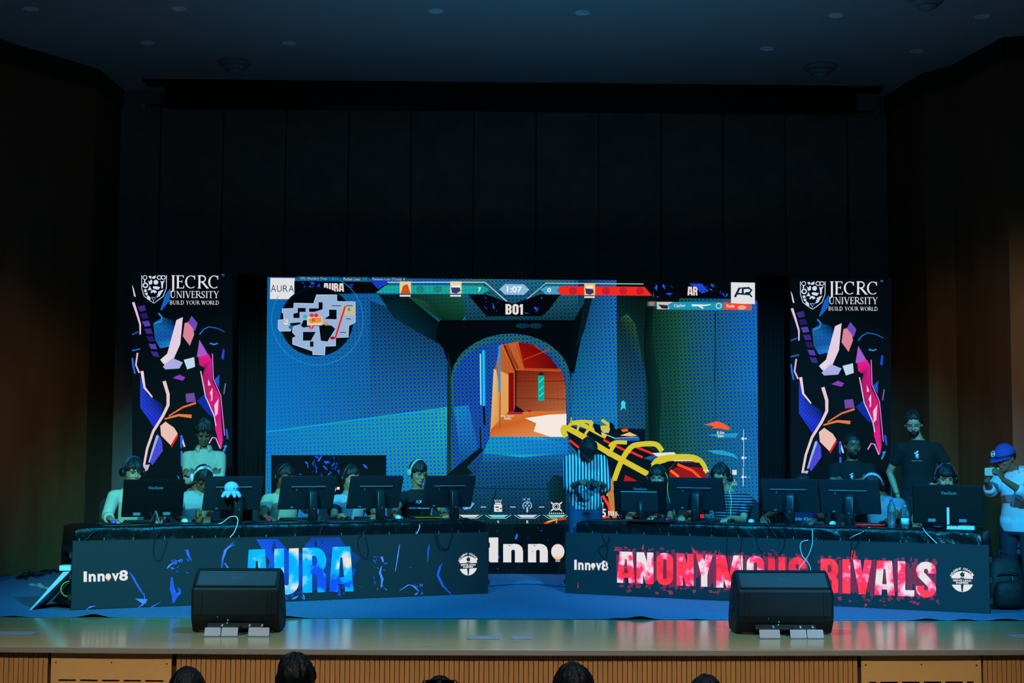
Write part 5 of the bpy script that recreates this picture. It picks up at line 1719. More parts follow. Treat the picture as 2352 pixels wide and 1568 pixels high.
def monitor_esports(label, w=.59, h=.352):
    r = thing('monitor', label, 'monitor', group='monitors with a carry slot in the back')
    T = TR(0, 0.0, .285) @ RX(math.radians(19))
    mb = MB()
    mb.prism(rounded(w, h, .012), .018, T @ TR(0, -.004, 0))
    mb.prism(rounded(w - .012, h - .02, .016), .022, T @ TR(0, -.026, 0))
    pan = mb.build('panel', M_mon, r, world=False, bevel=.003)
    mb = MB(); mb.box((0, .0145, .004), (w - .014, .002, h - .03)); mb.v = [T @ v for v in mb.v]; mb.build('screen', M_scrn, r, world=False)
    mb = MB(); mb.prism([(x - .01, z + h / 2 - .082) for x, z in rounded(.37, .022, .008)], .004, T @ TR(0, -.0275, 0)); mb.build('carry_slot', M_dark, pan, world=False)
    mb = MB(); mb.box((-.01, -.034, h / 2 - .098), (.37, .016, .010)); mb.v = [T @ v for v in mb.v]; mb.build('slot_lip', mat('slot_lip', (96, 106, 112), 0.35) if 'slot_lip' not in bpy.data.materials else bpy.data.materials['slot_lip'], pan, world=False, bevel=.003)
    text3d('2', T @ TR(-.135, -.027, h / 2 - .13), .022, .024, M_mark, pan, 'maker_mark', .01)
    mb = MB(); mb.prism([(x + .02, z + .03) for x, z in rounded(.11, .11, .012)], .008, T @ TR(0, -.034, 0)); mb.build('mount_plate', M_mon, r, world=False, bevel=.002)
    mb = MB(); mb.prism([(x - .17, z - h / 2 + .035) for x, z in rounded(.09, .03, .004)], .003, T @ TR(0, -.0275, 0)); mb.build('port_bay', M_dark, pan, world=False)
    mb = MB(); mb.prism([(x - .16, z - h / 2 + .032) for x, z in rounded(.03, .012, .002)], .002, T @ TR(0, -.030, 0)); mb.build('sticker', M_mark, pan, world=False)
    mb = MB()
    rs = []
    for z, hw, y0, y1 in ((.004, .044, -.128, -.062), (.16, .042, -.124, -.060), (.27, .041, -.118, -.050), (.30, .041, -.100, -.046), (.315, .036, -.070, -.046)):
        q = rounded(hw * 2, y1 - y0, .012, 3)
        rs.append([V((x + .02, y + (y0 + y1) / 2, z)) for x, y in q])
    mb.rings(rs)
    col = mb.build('stand_column', M_mon, r, True, world=False)
    mb = MB(); mb.prism([(x + .02, z + .135) for x, z in rounded(.014, .05, .006)], .003, TR(0, -.1285, 0)); mb.build('cable_hole', M_dark, col, world=False)
    mb = MB(); mb.prism([(x + .02, z + .13) for x, z in rounded(.008, .012, .003)], .003, TR(0, -.1305, 0)); mb.build('scale_mark', M_mark, col, world=False)
    mb = MB(); mb.prism([(x + .02, z + .050) for x, z in rounded(.014, .05, .006)], .003, TR(0, -.1285, 0)); mb.build('cable_hole', M_dark, col, world=False)
    mb = MB(); mb.prism([(x, z) for x, z in rounded(.30, .22, .02)], .010, TR(0.02, -.05, 0.0) @ RX(math.radians(-90)) @ TR(0, -.010, 0)); mb.build('stand_base', M_mon, r, world=False)
    return r


def monitor_plain(label, w=.575, h=.36, ledge=False, tilt=17, zc=.275, stem='thin'):
    r = thing('monitor', label, 'monitor', group='monitors lettered on the back')
    T = TR(0, 0, zc) @ RX(math.radians(tilt))
    mb = MB()
    mb.prism(rounded(w, h, .008), .016, T @ TR(0, -.004, 0))
    mb.prism(rounded(w - .01, h - .012, .012), .016, T @ TR(0, -.020, 0))
    pan = mb.build('panel', M_mon2, r, world=False, bevel=.002)
    mb = MB(); mb.box((0, .0125, .004), (w - .014, .002, h - .03)); mb.v = [T @ v for v in mb.v]; mb.build('screen', M_scrn, r, world=False)
    text3d('ViewSonic', T @ TR(.01, -.021, h / 2 - .075), .145, .030, M_mark, pan, 'maker_lettering', .012)
    if ledge:
        mb = MB(); mb.prism([(x, z - .045) for x, z in rounded(.40, .21, .015)], .030, T @ TR(0, -.050, 0)); mb.build('housing', M_mon, pan, world=False, bevel=.004)
        mb = MB(); mb.box((0, -.044, .064), (.39, .014, .008)); mb.v = [T @ v for v in mb.v]; mb.build('housing_ledge', M_mark, pan, world=False)  # pale grey paints a highlight onto the ledge
    for x in (-.15, .135):
        mb = MB(); mb.prism([(u + x, z - h / 2 + .036) for u, z in rounded(.07, .03, .003)], .002, T @ TR(0, -.0215, 0)); mb.build('sticker', M_mark, pan, world=False)
    if stem == 'thin':
        mb = MB(); mb.bar((0.02, -.03, .12), (.045, -.10, .006), .016, .012); mb.bar((0.02, -.03, .12), (.0, .10, .006), .016, .012); mb.build('stand_leg', M_steel, r, world=False)
    elif stem == 'post':
        mb = MB(); mb.bar((0, -.045, .2), (0, -.05, .006), .024, .012); mb.build('stand_leg', M_white, r, world=False)
    else:
        mb = MB(); mb.cyl((0.02, -.06, .004), (.02, -.06, .20), .030, .028, 18); mb.build('stand_column', M_mon, r, True, world=False)
        mb = MB(); mb.lathe([(0, 0), (.11, 0), (.11, .006), (.03, .014), (0, .014)], TR(.02, -.04, 0), 28); mb.build('stand_base', M_mon, r, True, world=False)
    return r


def put(o, side, px, dep, z=TZ, turn=0.0):
    p = TP(side, px, dep, z)
    o.location = p
    o.rotation_euler.z = SIDE[side][3] + turn
    return o


es = ((535, 'L', 'grey gaming monitor with a pale blue octopus toy on its stand'), (706, 'L', 'grey gaming monitor hiding the face of the cream polo player'), (861, 'L', 'grey gaming monitor in front of the white polo player with a black headset'),
      (1030, 'L', 'grey gaming monitor at the inner end of the left table, beside the black lettered tee'), (1600, 'R', 'grey gaming monitor in front of the striped tee player'), (1816, 'R', 'grey gaming monitor half overlapped by its neighbour, near the red letters'), (1954, 'R', 'grey gaming monitor overlapping its neighbour, beside the tall water bottle'))
first = None
MON = []
for px, sd, lb in es:
    o = monitor_esports(lb) if first is None else copy_tree(first)
    first = first or o
    o['label'] = lb
    put(o, sd, px, .40, turn=0.10 if sd == 'L' else -0.03)
    if px == 1954: o.location += SIDE['R'][2] * -.05
    MON.append(o)
put(monitor_plain('black lettered monitor at the outer end of the left table, on a thin leg', .58, .375, tilt=17, zc=.245, stem='thin'), 'L', 352, .40)
put(monitor_plain('black lettered monitor with a ledge and round column, right table', .56, .33, True, 12, .245, 'round'), 'R', 1470, .42, turn=.1)
put(monitor_plain('large black lettered monitor at the outer end of the right table', .65, .375, False, 6, .228, 'post'), 'R', 2177, .42, turn=.12)

# plywood trestle tables under the cloth
for sd, cuts, names in (('L', (196, 660, 1082), ('outer folding table under black cloth behind the blue letters', 'inner folding table under black cloth behind the blue letters')), ('R', (1356, 1800, 2228), ('inner folding table under black cloth behind the red letters', 'outer folding table under black cloth behind the red letters'))):
    O, e, n, ang = SIDE[sd]
    for k in (0, 1):
        a, b = TP(sd, cuts[k], .45, 0), TP(sd, cuts[k + 1], .45, 0)
        L = (b - a).length - .02
        r = thing('folding_table', names[k], 'table', (a + b) / 2, ang, 'covered player tables')
        mb = MB(); mb.box((0, 0, TZ - .025), (L, .70, .03)); mb.build('tabletop', M_wood, r, world=False)
        for sx in (-1, 1):
            for sy in (-1, 1):
                mb = MB(); mb.cyl((sx * (L / 2 - .08), sy * .28, .006), (sx * (L / 2 - .08), sy * .28, TZ - .04), .016, n=10); mb.build('leg', M_black, r, True, world=False)


def cover(sd, px0, px1, label, seed):
    O, e, n, ang = SIDE[sd]
    a, b = TP(sd, px0, .10, 0), TP(sd, px1, .10, 0)
    root_p = (a + b) / 2
    rs = []
    N = 220
    for i in range(N + 1):
        t = i / N
        p = a.lerp(b, t)
        x = (b - a).length * t
        endf = min(1, min(t, 1 - t) * 40)
        col = []
        for dep, z, wv in ((.80, .30, .03), (.79, .60, .02), (.775, TZ - .004, .002), (.75, TZ, 0), (.55, TZ, .0), (.35, TZ, .0), (.20, TZ, .0), (.11, TZ, .001), (.075, TZ - .004, .004), (.058, TZ - .02, .010), (.056, TZ - .05, .016), (.058, TZ - .085, .020), (.058, TZ - .12, .022), (.060, TZ - .16, .022)):
            f = noise.noise(V((x * 3.1 + z * 5, z * 6 + seed, seed))) + .7 * noise.noise(V((x * 8 + z * 9, z * 10, seed + 3))) + .35 * noise.noise(V((x * 19, z * 22, seed + 9)))
            q = p + n * (dep - .10 + wv * f * 1.0)
            zz = z + (0.004 * noise.noise(V((x * 5, dep * 7, seed))) if .2 <= dep <= .6 else 0)
            if endf < 1 and z > .6: zz -= (1 - endf) ** 2 * .02
            col.append(V((q.x, q.y, zz)))
        rs.append(col)
    # ends hang down too
    def drop(c): return [V((q.x, q.y, min(q.z, TZ - .25))) for q in c]
    rs.insert(0, [q - e * .012 for q in drop(rs[0])]); rs.append([q + e * .012 for q in drop(rs[-1])])
    mb = MB()
    mb.rings(rs, caps=False, closed=False)
    o = mb.build('tablecloth', M_cloth, None, True)
    so = o.modifiers.new('thick', 'SOLIDIFY'); so.thickness = .003; so.offset = -1
    tag(o, label, 'tablecloth', 'black tablecloths')
    return o


cover('L', 172, 1110, 'creased black tablecloth over the table with blue letters', 1.0)
cover('R', 1328, 2256, 'creased black tablecloth over the table with red letters', 5.0)

# mouse mats, mice and keyboards
mats = [(262, 'L', .50), (425, 'L', .46), (618, 'L', .46), (800, 'L', .44), (915, 'L', .48), (1425, 'R', .50), (1535, 'R', .44), (1725, 'R', .42), (1912, 'R', .42), (2085, 'R', .46)]
who = ('beige sweater player', 'player with the lit white headset', 'cream polo player', 'white polo player', 'player in the black lettered tee', 'player with spectacles beside the striped shirt man', 'striped tee player', 'bowed player behind the overlapped monitor', 'bowed player with the pale headband', 'player behind the large black monitor')
mouse_m = (mat('mouse_violet', (90, 90, 190), 0.4), M_white, M_red, M_black, M_white, M_black, M_red, M_white, M_white, M_black)
mouse_c = ('violet lit', 'white', 'pink red', 'black', 'white', 'amber lit black', 'pink red', 'white', 'white', 'black')
for i, (px, sd, dep) in enumerate(mats):
    p = TP(sd, px, dep, TZ + .001)
    r = thing('mouse_mat', 'black mouse mat of the ' + who[i], 'mouse mat', p, SIDE[sd][3], 'mouse mats')
    mb = MB(); mb.box((0, 0, .0025), (.30, .26, .004)); mb.build('mat', M_pad, r, world=False)
    r = thing('computer_mouse', mouse_c[i] + ' computer mouse of the ' + who[i], 'mouse', p + V((0, 0, .006)), SIDE[sd][3] + (.1 if i % 2 else -.1), 'computer mice')
    mb = MB(); mb.ball((0, 0, .006), (.032, .060, .030), n=12); mb.v = [V((v.x, v.y, max(v.z, 0))) for v in mb.v]; mb.build('shell', mouse_m[i], r, True, world=False)
    mb = MB(); mb.cyl((-.004, .035, .027), (.004, .035, .027), .009, n=12); mb.build('wheel', M_ledo if i == 5 else (M_ledb if i == 0 else M_dark), r, True, world=False)
kb = [(335, 'L', .56), (492, 'L', .58), (690, 'L', .56), (860, 'L', .56), (985, 'L', .56), (1488, 'R', .56), (1640, 'R', .56), (1850, 'R', .52), (1990, 'R', .45)]
proto = None
for i, (px, sd, dep) in enumerate(kb):
    lb = 'black gaming keyboard in front of the ' + who[i]
    if proto is None:
        r = thing('keyboard', lb, 'keyboard', group='black gaming keyboards')
        mb = MB(); mb.box((0, 0, .012), (.40, .145, .018)); mb.build('case', M_black, r, world=False, bevel=.004)
        mb = MB()
        for a in range(15):
            for b in range(5):
                mb.box((-.182 + a * .026, -.054 + b * .027, .026), (.021, .021, .009), taper=.85)
        mb.build('keycaps', M_key, r, world=False)
        proto = r
    else:
        r = copy_tree(proto)
    r['label'] = lb
    put(r, sd, px, dep)
    if i in (4, 8):
        mb = MB(); mb.box((0, -.075, .016), (.36, .004, .006)); mb.build('light_strip', M_ledr if i == 8 else mat('lamp_yellow', (120, 110, 10), .4, emit=(150, 150, 20), es=.6), r, world=False)
        r['label'] = lb + (' glowing red' if i == 8 else ' glowing yellow')
r = copy_tree(proto)
r['label'] = 'white keyboard behind the cable at the outer end of the right table'
r['group'] = 'white keyboards'
put(r, 'R', 2206, .17, turn=.05)
r.scale = (.62, .8, 1.3)
for ch in r.children:
    ch.data = ch.data.copy(); ch.data.materials[0] = M_white

# octopus toy
p = PL('L', 531, 1140, .255)
r = thing('octopus_plush', 'pale blue plush octopus toy with folded skirt of tentacles', 'plush toy', p, SIDE['L'][3])
M_pl = mat('plush_blue', (150, 190, 225), 0.95, bump=.4, bscale=120)
mb = MB(); mb.ball((0, 0, .085), (.072, .060, .062), n=16); mb.ball((0, 0, .04), (.05, .045, .03), n=10); remesh(mb.build('head', M_pl, r, True, world=False), .006, 3)
for k in range(8):
    a = 2 * PI * k / 8 + .2
    mb = MB()
    mb.capsule([(.03 * math.cos(a), .026 * math.sin(a), .045), (.068 * math.cos(a), .052 * math.sin(a), .03), (.088 * math.cos(a), .062 * math.sin(a), .004)], [.024, .024, .018], 10)
    remesh(mb.build('tentacle', M_pl, r, True, world=False), .006, 2)
for x in (.012, .044):
    mb = MB(); mb.ball((x, -.058 + abs(x - .02) * .25, .08), (.006, .004, .009), n=8); mb.build('eye', M_dark, r, True, world=False)

# bottles
M_pet = mat('clear_plastic', (225, 240, 245), 0.08, trans=0.92)
M_pet.node_tree.nodes['Principled BSDF'].inputs['IOR'].default_value = 1.15
M_water = mat('water', (225, 240, 250), 0.05, trans=1.0)
M_water.node_tree.nodes['Principled BSDF'].inputs['IOR'].default_value = 1.2
for px, h, lb, capc, lab in ((2047, .285, 'tall clear water bottle with a violet blue cap', (70, 90, 210), False), (2078, .225, 'smaller clear water bottle with a pale label', (60, 140, 220), True)):
    p = TP('R', px, .13)
    r = thing('water_bottle', lb, 'bottle', p, group='water bottles')
    k = h / .285
    mb = MB(); mb.lathe([(.0, 0), (.034, 0), (.038, .006), (.038, .10), (.036, .105), (.038, .11), (.038, .19 * k + .01), (.034, .215 * k), (.016, .25 * k), (.014, .26 * k), (.0, .26 * k)], n=24); mb.build('body', M_pet, r, True, world=False)
    mb = MB(); mb.lathe([(0, .003), (.034, .004), (.035, .10), (.035, .16 * k), (0, .16 * k)], n=24); mb.build('water', M_water, r, True, world=False)
    mb = MB(); mb.cyl((0, 0, .255 * k), (0, 0, .285 * k), .0165, n=18); mb.build('cap', mat('cap', capc, .4), r, True, world=False)
    if lab:
        mb = MB(); mb.lathe([(.0385, .04), (.039, .04), (.039, .10), (.0385, .10)], n=24); mb.build('paper_label', mat('label_paper', (190, 215, 235), .6), r, True, world=False)
# printed can, black paddle-shaped gadget, flat mats and papers
p = TP('L', 457, .50)
r = thing('printed_can', 'yellow green printed drink can under the monitor with the octopus', 'can', p)
mb = MB(); mb.lathe([(0, 0), (.030, 0), (.033, .005), (.033, .112), (.027, .12), (0, .12)], n=22); mb.build('body', letter_mat('can_art', [(.4, (0, 0, 0)), (.5, (10, 20, 0)), (.55, (70, 95, 4))], 60, 1.0), r, True, world=False)  # print colour is emissive: the can glows though it is no lamp
mb = MB(); mb.lathe([(0, .118), (.026, .118), (.027, .123), (0, .121)], n=22); mb.build('lid', M_steel, r, True, world=False)
p = TP('R', 2152, .14, TZ + .004)
r = thing('hairbrush', 'black paddle shaped brush lying in front of the white keyboard', 'brush', p, SIDE['R'][3] - .05)
mb = MB(); mb.ball((0, 0, .022), (.062, .040, .022), n=12); mb.build('paddle', M_black, r, True, world=False)
mb = MB(); mb.tube([(.05, 0, .024), (.10, 0, .030), (.19, 0, .026)], [.014, .017, .014], 10); mb.build('handle', M_black, r, True, world=False)
p = TP('R', 1497, .10, TZ + .004)
tag(MB().box(p + V((0, .05, .004)), (.46, .26, .008), Matrix.Rotation(SIDE['R'][3], 3, 'Z')).build('desk_mat', M_black, None, bevel=.003), 'wide black board overhanging the front of the right table', 'desk mat')


def cable(label, pts, m, r=.004, group=None, name='cable'):
    """a smooth cord through points"""
    P_ = [V(p) for p in pts]
    out = []
    for i in range(len(P_) - 1):
        a, b, c, d = P_[max(i - 1, 0)], P_[i], P_[i + 1], P_[min(i + 2, len(P_) - 1)]
        for k in range(8):
            t = k / 8
            out.append(.5 * ((2 * b) + (c - a) * t + (2 * a - 5 * b + 4 * c - d) * t * t + (3 * b - a - 3 * c + d) * t ** 3))
    out.append(P_[-1])
    o = MB().tube(out, r, 6).build(name, m, None, True)
    return tag(o, label, 'cable', group)


def on_front(sd, pts, dep=-.012):
    return [PL(sd, x, y, dep) for x, y in pts]


def mixed(sd, pts):
    """(px, py, depth) triples"""
    return [PL(sd, x, y, d) for x, y, d in pts]


B = 'loose black cables'
cable('white cable arching over the table edge beside the octopus monitor', mixed('L', [(492, 1205, .2), (510, 1200, .18), (528, 1187, .14), (543, 1187, .10), (546, 1200, .04), (538, 1222, .03), (528, 1234, .03)]), M_cablew, .005)
cable('white cable looped on the table at the inner end of the left table', mixed('L', [(1000, 1203, .2), (930, 1203, .2), (905, 1203, .2), (925, 1200, .16), (955, 1198, .12), (964, 1208, .04), (958, 1224, .03), (952, 1230, .03)]), M_cablew, .005)
cable('thin black cable loop hanging on the blue letter front beside the inner seal', on_front('L', [(998, 1226), (1004, 1250), (1014, 1262), (1030, 1252), (1036, 1226), (1040, 1212)]), M_cable, .0035, B)
cable('second black cable loop hanging on the blue letter front beside the inner seal', on_front('L', [(1002, 1226), (1012, 1254), (1026, 1260), (1034, 1240), (1040, 1224)], -.018), M_cable, .0035, B)
cable('thin black cable hanging in a loop right of the big blue letters', on_front('L', [(842, 1209), (836, 1224), (822, 1236), (824, 1262), (832, 1278), (842, 1282), (845, 1260), (838, 1232)]), M_cable, .003, B)
cable('thin black cable loop on the blue letter front near the first monitors', on_front('L', [(365, 1218), (356, 1240), (352, 1262), (356, 1282), (368, 1286), (378, 1262), (384, 1240)]), M_cable, .003, B)
cable('black cable lying across the cloth at the outer left end', mixed('L', [(230, 1216, .03), (215, 1222, .025), (205, 1232, .02), (195, 1240, .02)]), M_cable, .006, B)
cable('black cable hanging on the red letter front beside its first words', on_front('R', [(1404, 1200), (1386, 1215), (1384, 1230), (1392, 1246), (1396, 1262), (1390, 1290), (1394, 1306)]), M_cable, .004, B)
cable('second black cable hanging on the red letter front near the board', on_front('R', [(1400, 1230), (1396, 1248), (1378, 1256), (1376, 1264), (1394, 1290), (1404, 1304)]), M_cable, .004, B)
cable('black cable over the third red letter', on_front('R', [(1672, 1206), (1670, 1240), (1670, 1280), (1674, 1310), (1684, 1340)]), M_cable, .003, B)
cable('black cable over the fourth red letter', on_front('R', [(1710, 1212), (1704, 1240), (1700, 1280), (1704, 1310)]), M_cable, .003, B)
cable('black cable loop hanging over the middle red letters', on_front('R', [(1742, 1210), (1738, 1240), (1746, 1262), (1766, 1278), (1784, 1278), (1800, 1256), (1802, 1226), (1790, 1212), (1778, 1206)]), M_cable, .0035, B)
cable('black cable hanging beside the last red word', on_front('R', [(1955, 1216), (1956, 1250), (1952, 1290)]), M_cable, .0035, B)
cable('thick black cable slanting down beside the last red word', on_front('R', [(1980, 1220), (1972, 1244), (1962, 1262), (1958, 1280)]), M_cable, .005, B)
cable('pale blue white cable hanging in a figure of eight on the red letters', mixed('R', [(1895, 1210, .3), (1868, 1213, .1), (1866, 1222, -.012), (1866, 1248, -.014), (1858, 1272, -.014), (1846, 1292, -.014), (1836, 1304, -.014), (1840, 1314, -.014), (1854, 1316, -.014), (1862, 1308, -.016), (1856, 1292, -.018), (1844, 1278, -.018), (1838, 1256, -.016), (1842, 1244, -.014), (1856, 1240, -.012)]), M_cablew, .0045)
cable('white cable drooping over the cloth beside the brush', mixed('R', [(2120, 1212, .12), (2126, 1222, .03), (2140, 1236, .02), (2152, 1248, .02)]), M_cablew, .005)
cable('grey white cable slanting from the second bottle monitor over the cloth', mixed('R', [(1998, 1210, .12), (1980, 1222, .03), (1962, 1230, .02), (1952, 1236, .02)]), M_cablew, .004)
random.seed(12)
for i, (sd, x, lb) in enumerate((('L', 345, 'outer end of the left table'), ('L', 540, 'octopus monitor'), ('L', 720, 'middle monitor of the left table'), ('L', 880, 'white polo player'), ('L', 1040, 'inner end of the left table'), ('R', 1490, 'round column monitor'), ('R', 1610, 'striped tee player'), ('R', 1750, 'overlapped monitor'), ('R', 1800, 'foot of the overlapped monitor'), ('R', 1960, 'monitor beside the tall bottle'))):
    j = lambda s: random.uniform(-s, s)
    z0 = TZ + .006
    a = TP(sd, x, .30, z0 + .12); b = TP(sd, x + 12 + j(8), .22, z0 + .01); c = TP(sd, x + 28 + j(14), .14, z0); d = TP(sd, x + 14 + j(20), .09, z0); f_ = TP(sd, x + 18 + j(8), .045, z0 + .006); e_ = PL(sd, x + 24 + j(10), 1226, .022); g_ = PL(sd, x + 22 + j(14), 1236, .02)
    cable('black monitor cable drooping on the cloth near the ' + lb, [a, b, c, d, f_, e_, g_], M_cable, .0045, B)

# chairs of the players
M_ch = mat('chair_fabric', (26, 28, 34), 0.85)
proto = None
seats = [('L', 292, 1.15, who[0]), ('L', 445, 1.15, who[1]), ('L', 645, 1.12, who[2]), ('L', 798, 1.12, who[3]), ('L', 955, 1.12, who[4]), ('R', 1515, 1.12, who[5]), ('R', 1680, 1.12, who[6]), ('R', 1845, 1.15, who[7]), ('R', 2030, 1.15, who[8]), ('R', 2165, 1.15, who[9])]
for i, (sd, px, dep, wn) in enumerate(seats):
    if proto is None:
        r = thing('office_chair', '', 'chair', group='player chairs')
        mb = MB(); mb.prism(rounded(.48, .46, .08), .07, TR(0, 0, .43) @ RX(math.radians(-90)) @ TR(0, -.07, 0)); mb.v = [V((v.x, v.y, v.z - .07 + .0)) for v in mb.v]; mb.build('seat', M_ch, r, world=False, bevel=.02)
        mb = MB(); mb.prism([(x, z + .72) for x, z in rounded(.46, .50, .09)], .04, TR(0, .25, 0)); mb.build('backrest', M_ch, r, world=False, bevel=.012)
        mb = MB(); mb.bar((0, .10, .40), (0, .28, .44), .06, .02); mb.bar((0, .29, .42), (0, .29, .66), .06, .02); mb.build('back_bar', M_black, r, world=False)
        mb = MB(); mb.cyl((0, 0, .10), (0, 0, .42), .028, n=14); mb.build('gas_column', M_steel, r, True, world=False)
        for k in range(5):
            a = 2 * PI * k / 5 + .3
            mb = MB(); mb.bar((0, 0, .11), (.29 * math.cos(a), .29 * math.sin(a), .075), .035, .028); lg = mb.build('leg', M_black, r, world=False)
            mb = MB(); mb.ball((.28 * math.cos(a), .28 * math.sin(a), .036), .030, n=8); mb.build('caster', M_black, lg, True, world=False)
        proto = r
    else:
        r = copy_tree(proto)
    r['label'] = 'dark office chair of the ' + wn
    p = TP(sd, px, dep, .006)
    r.location = p
    r.rotation_euler.z = SIDE[sd][3]
# ================================================================ who is on the stage
A24 = SIDE['L'][3]
TEE = mat('tee_black', (13, 14, 17), 0.9, bump=.3, bscale=9)
PLY = 'seated players'
HS = dict(band=M_black, cup=M_black, pad=M_pad)


def mouse_hand(sd, i, px=None):
    m = mats[i]
    return TP(m[1], m[0], m[2], TZ + .045)


def player(i, sd, head, sh, wl, wr_, yaw, pitch, **kw):
    """head, sh: (px, py, depth); wl, wr_: (px, depth) wrists over the table"""
    sg = 1 if sd == 'L' else -1
    hp = PL(sd, *head)
    s = PL(sd, *sh)
    n = SIDE[sd][2]
    W = [TP(sd, w[0], w[1], TZ + .042) for w in (wl, wr_)]
    f = -n
    hands = tuple(dict(d=(f * .9 + V((0.25 * k, 0, -.12))), n=(0, 0, 1), curl=.38, thumb=.5) for k in (1, -1))
    return person(kw.pop('label'), PLY, (hp, yaw, pitch, kw.pop('roll', 0)), s, W, byaw=A24 * sg, lean=kw.pop('lean', .25), hands=hands, **kw)


p = player(0, 'L', (305, 1081, .98), (302, 1138, 1.06), (256, .60), (368, .60), .62, .22, label='seated player in a beige sweater with black headset, outer end of the left table', shirt=cloth('sweater_beige', (196, 178, 152)), sleeve=1.55, skin=2, hairkw=dict(grow=1.06, fringe=.030, wave=.012, seed=2))
headset(p['M'], 'black headset with a violet rim on the beige sweater player', rim=mat('rim_violet', (120, 90, 170), .4), **HS)
p = player(1, 'L', (466, 1096, .98), (448, 1144, 1.08), (418, .58), (478, .56), .35, .80, label='seated player bowed behind the octopus monitor, white headset', shirt=cloth('tee_pale', (150, 165, 160)), sleeve=.55, skin=1, hairkw=dict(grow=1.10, fringe=.02, wave=.010, seed=5))
headset(p['M'], 'white headset with a blue light ring on the bowed player', M_white, M_white, M_pad, ring=M_ledb)
p = player(2, 'L', (652, 1094, .98), (652, 1146, 1.06), (612, .58), (728, .56), .70, .42, label='seated player in a cream polo, face hidden by the middle monitor', shirt=cloth('polo_cream', (170, 166, 138)), sleeve=.62, skin=1, hairkw=dict(grow=1.07, wave=.010, seed=8), collar=cloth('collar_cream', (170, 166, 138)))
headset(p['M'], 'black headset on the cream polo player', **HS)
p = player(3, 'L', (804, 1096, .98), (806, 1148, 1.06), (788, .58), (858, .60), .75, .22, label='seated player in a white polo with dark sleeve band', shirt=cloth('polo_white', (150, 160, 170)), sleeve=.60, skin=2, hairkw=dict(grow=1.07, fringe=.01, wave=.010, seed=11), collar=cloth('collar_white', (150, 160, 170)))
headset(p['M'], 'black headset with a green lamp on the white polo player', ring=None, **HS)
for s_ in (0, 1):
    a, e, w = p['arms'][s_]
    mb = MB(); mb.cyl(a.lerp(e, .50), a.lerp(e, .62), .074, .076, 16); mb.build('sleeve_band', mat('band_navy', (22, 26, 44), .8) if s_ == 0 else bpy.data.materials['band_navy'], p['root'], True)
p = player(4, 'L', (960, 1083, .98), (960, 1140, 1.06), (903, .62), (1022, .60), .60, .32, label='seated player with spectacles in a black lettered tee', shirt=TEE, sleeve=.60, skin=2, glasses=True, hairkw=dict(grow=1.05, fringe=.035, wave=.006, seed=14))
headset(p['M'], 'pale headset on the player in the black lettered tee', mat('headset_pale', (150, 175, 170), .4), bpy.data.materials['headset_pale'] if 'headset_pale' in bpy.data.materials else M_white, M_pad)
n = V((math.sin(A24), -math.cos(A24), 0))
Tm = Matrix.Translation(PL('L', 962, 1153, .925)) @ RZ(A24) @ RX(-.12)
mb = MB(); vs, fs = font_glyphs('A|X', .02); mb.add([Tm @ V(((u - .5) * .075, 0, (v - .5) * .045)) for u, v in vs], fs)
vs, fs = font_glyphs('ARMANI EXCHANGE', .02); mb.add([Tm @ V(((u - .5) * .24, 0, (v - .5) * .016 - .062)) for u, v in vs], fs)
mb.build('shirt_lettering', M_white, p['root'])

p = player(5, 'R', (1510, 1096, .98), (1512, 1150, 1.06), (1446, .60), (1508, .60), -.22, .06, label='seated player with black hair and spectacles, inner end of the right table', shirt=cloth('tee_navy', (22, 28, 44)), sleeve=.62, skin=2, glasses=True, hairkw=dict(grow=1.08, fringe=.032, wave=.008, seed=17))
headset(p['M'], 'black headset of the spectacled player beside the round column monitor', boom=1, **HS)
cable('bright green headset cable hanging between two monitors of the right table', mixed('R', [(1528, 1085, .95), (1534, 1100, .90), (1533, 1125, .80), (1538, 1150, .75), (1548, 1172, .7), (1556, 1200, .56)]), M_cableg, .0042, 'green headset cables')
p = player(6, 'R', (1655, 1094, .98), (1676, 1146, 1.06), (1566, .58), (1676, .60), -.35, .30, label='seated player with curly hair in a navy striped tee', shirt=stripes('tee_stripes', (24, 30, 52), (150, 165, 185), 2, .030, .78), sleeve=.75, skin=2, glasses=True, width=1.12, hairkw=dict(grow=1.10, fringe=.0, wave=.020, seed=20, part=2))
headset(p['M'], 'black headset over curly hair', **HS)
cable('bright green headset cable down the striped tee', mixed('R', [(1684, 1108, .90), (1676, 1125, .86), (1680, 1150, .83), (1678, 1175, .82), (1682, 1192, .70)]), M_cableg, .0042, 'green headset cables')
p = player(7, 'R', (1846, 1116, .95), (1846, 1156, 1.08), (1752, .54), (1872, .58), -.25, .85, label='bowed seated player, only dark hair above the overlapped monitor', shirt=cloth('tee_blue', (58, 78, 130)), sleeve=.6, skin=1, hairkw=dict(grow=1.08, wave=.014, seed=23))
Tm = Matrix.Translation(PL('R', 1842, 1191, .895)) @ RZ(-A24) @ RX(-.2)
mb = MB(); vs, fs = font_glyphs('Calvin Klein', .02); mb.add([Tm @ V(((u - .5) * .24, 0, (v - .5) * .036)) for u, v in vs], fs)
mb.build('shirt_lettering', M_white, p['root'])
p = player(8, 'R', (2004, 1112, .95), (2026, 1156, 1.08), (1936, .54), (2034, .56), -.30, .75, label='bowed seated player in a grey tee beside the tall bottle', shirt=cloth('tee_grey', (120, 134, 150)), sleeve=.65, skin=1, hairkw=dict(grow=1.08, wave=.010, seed=26))
headset(p['M'], 'pale lilac headset on the bowed player in a grey tee', mat('headset_lilac', (190, 185, 205), .4), M_black, M_pad)
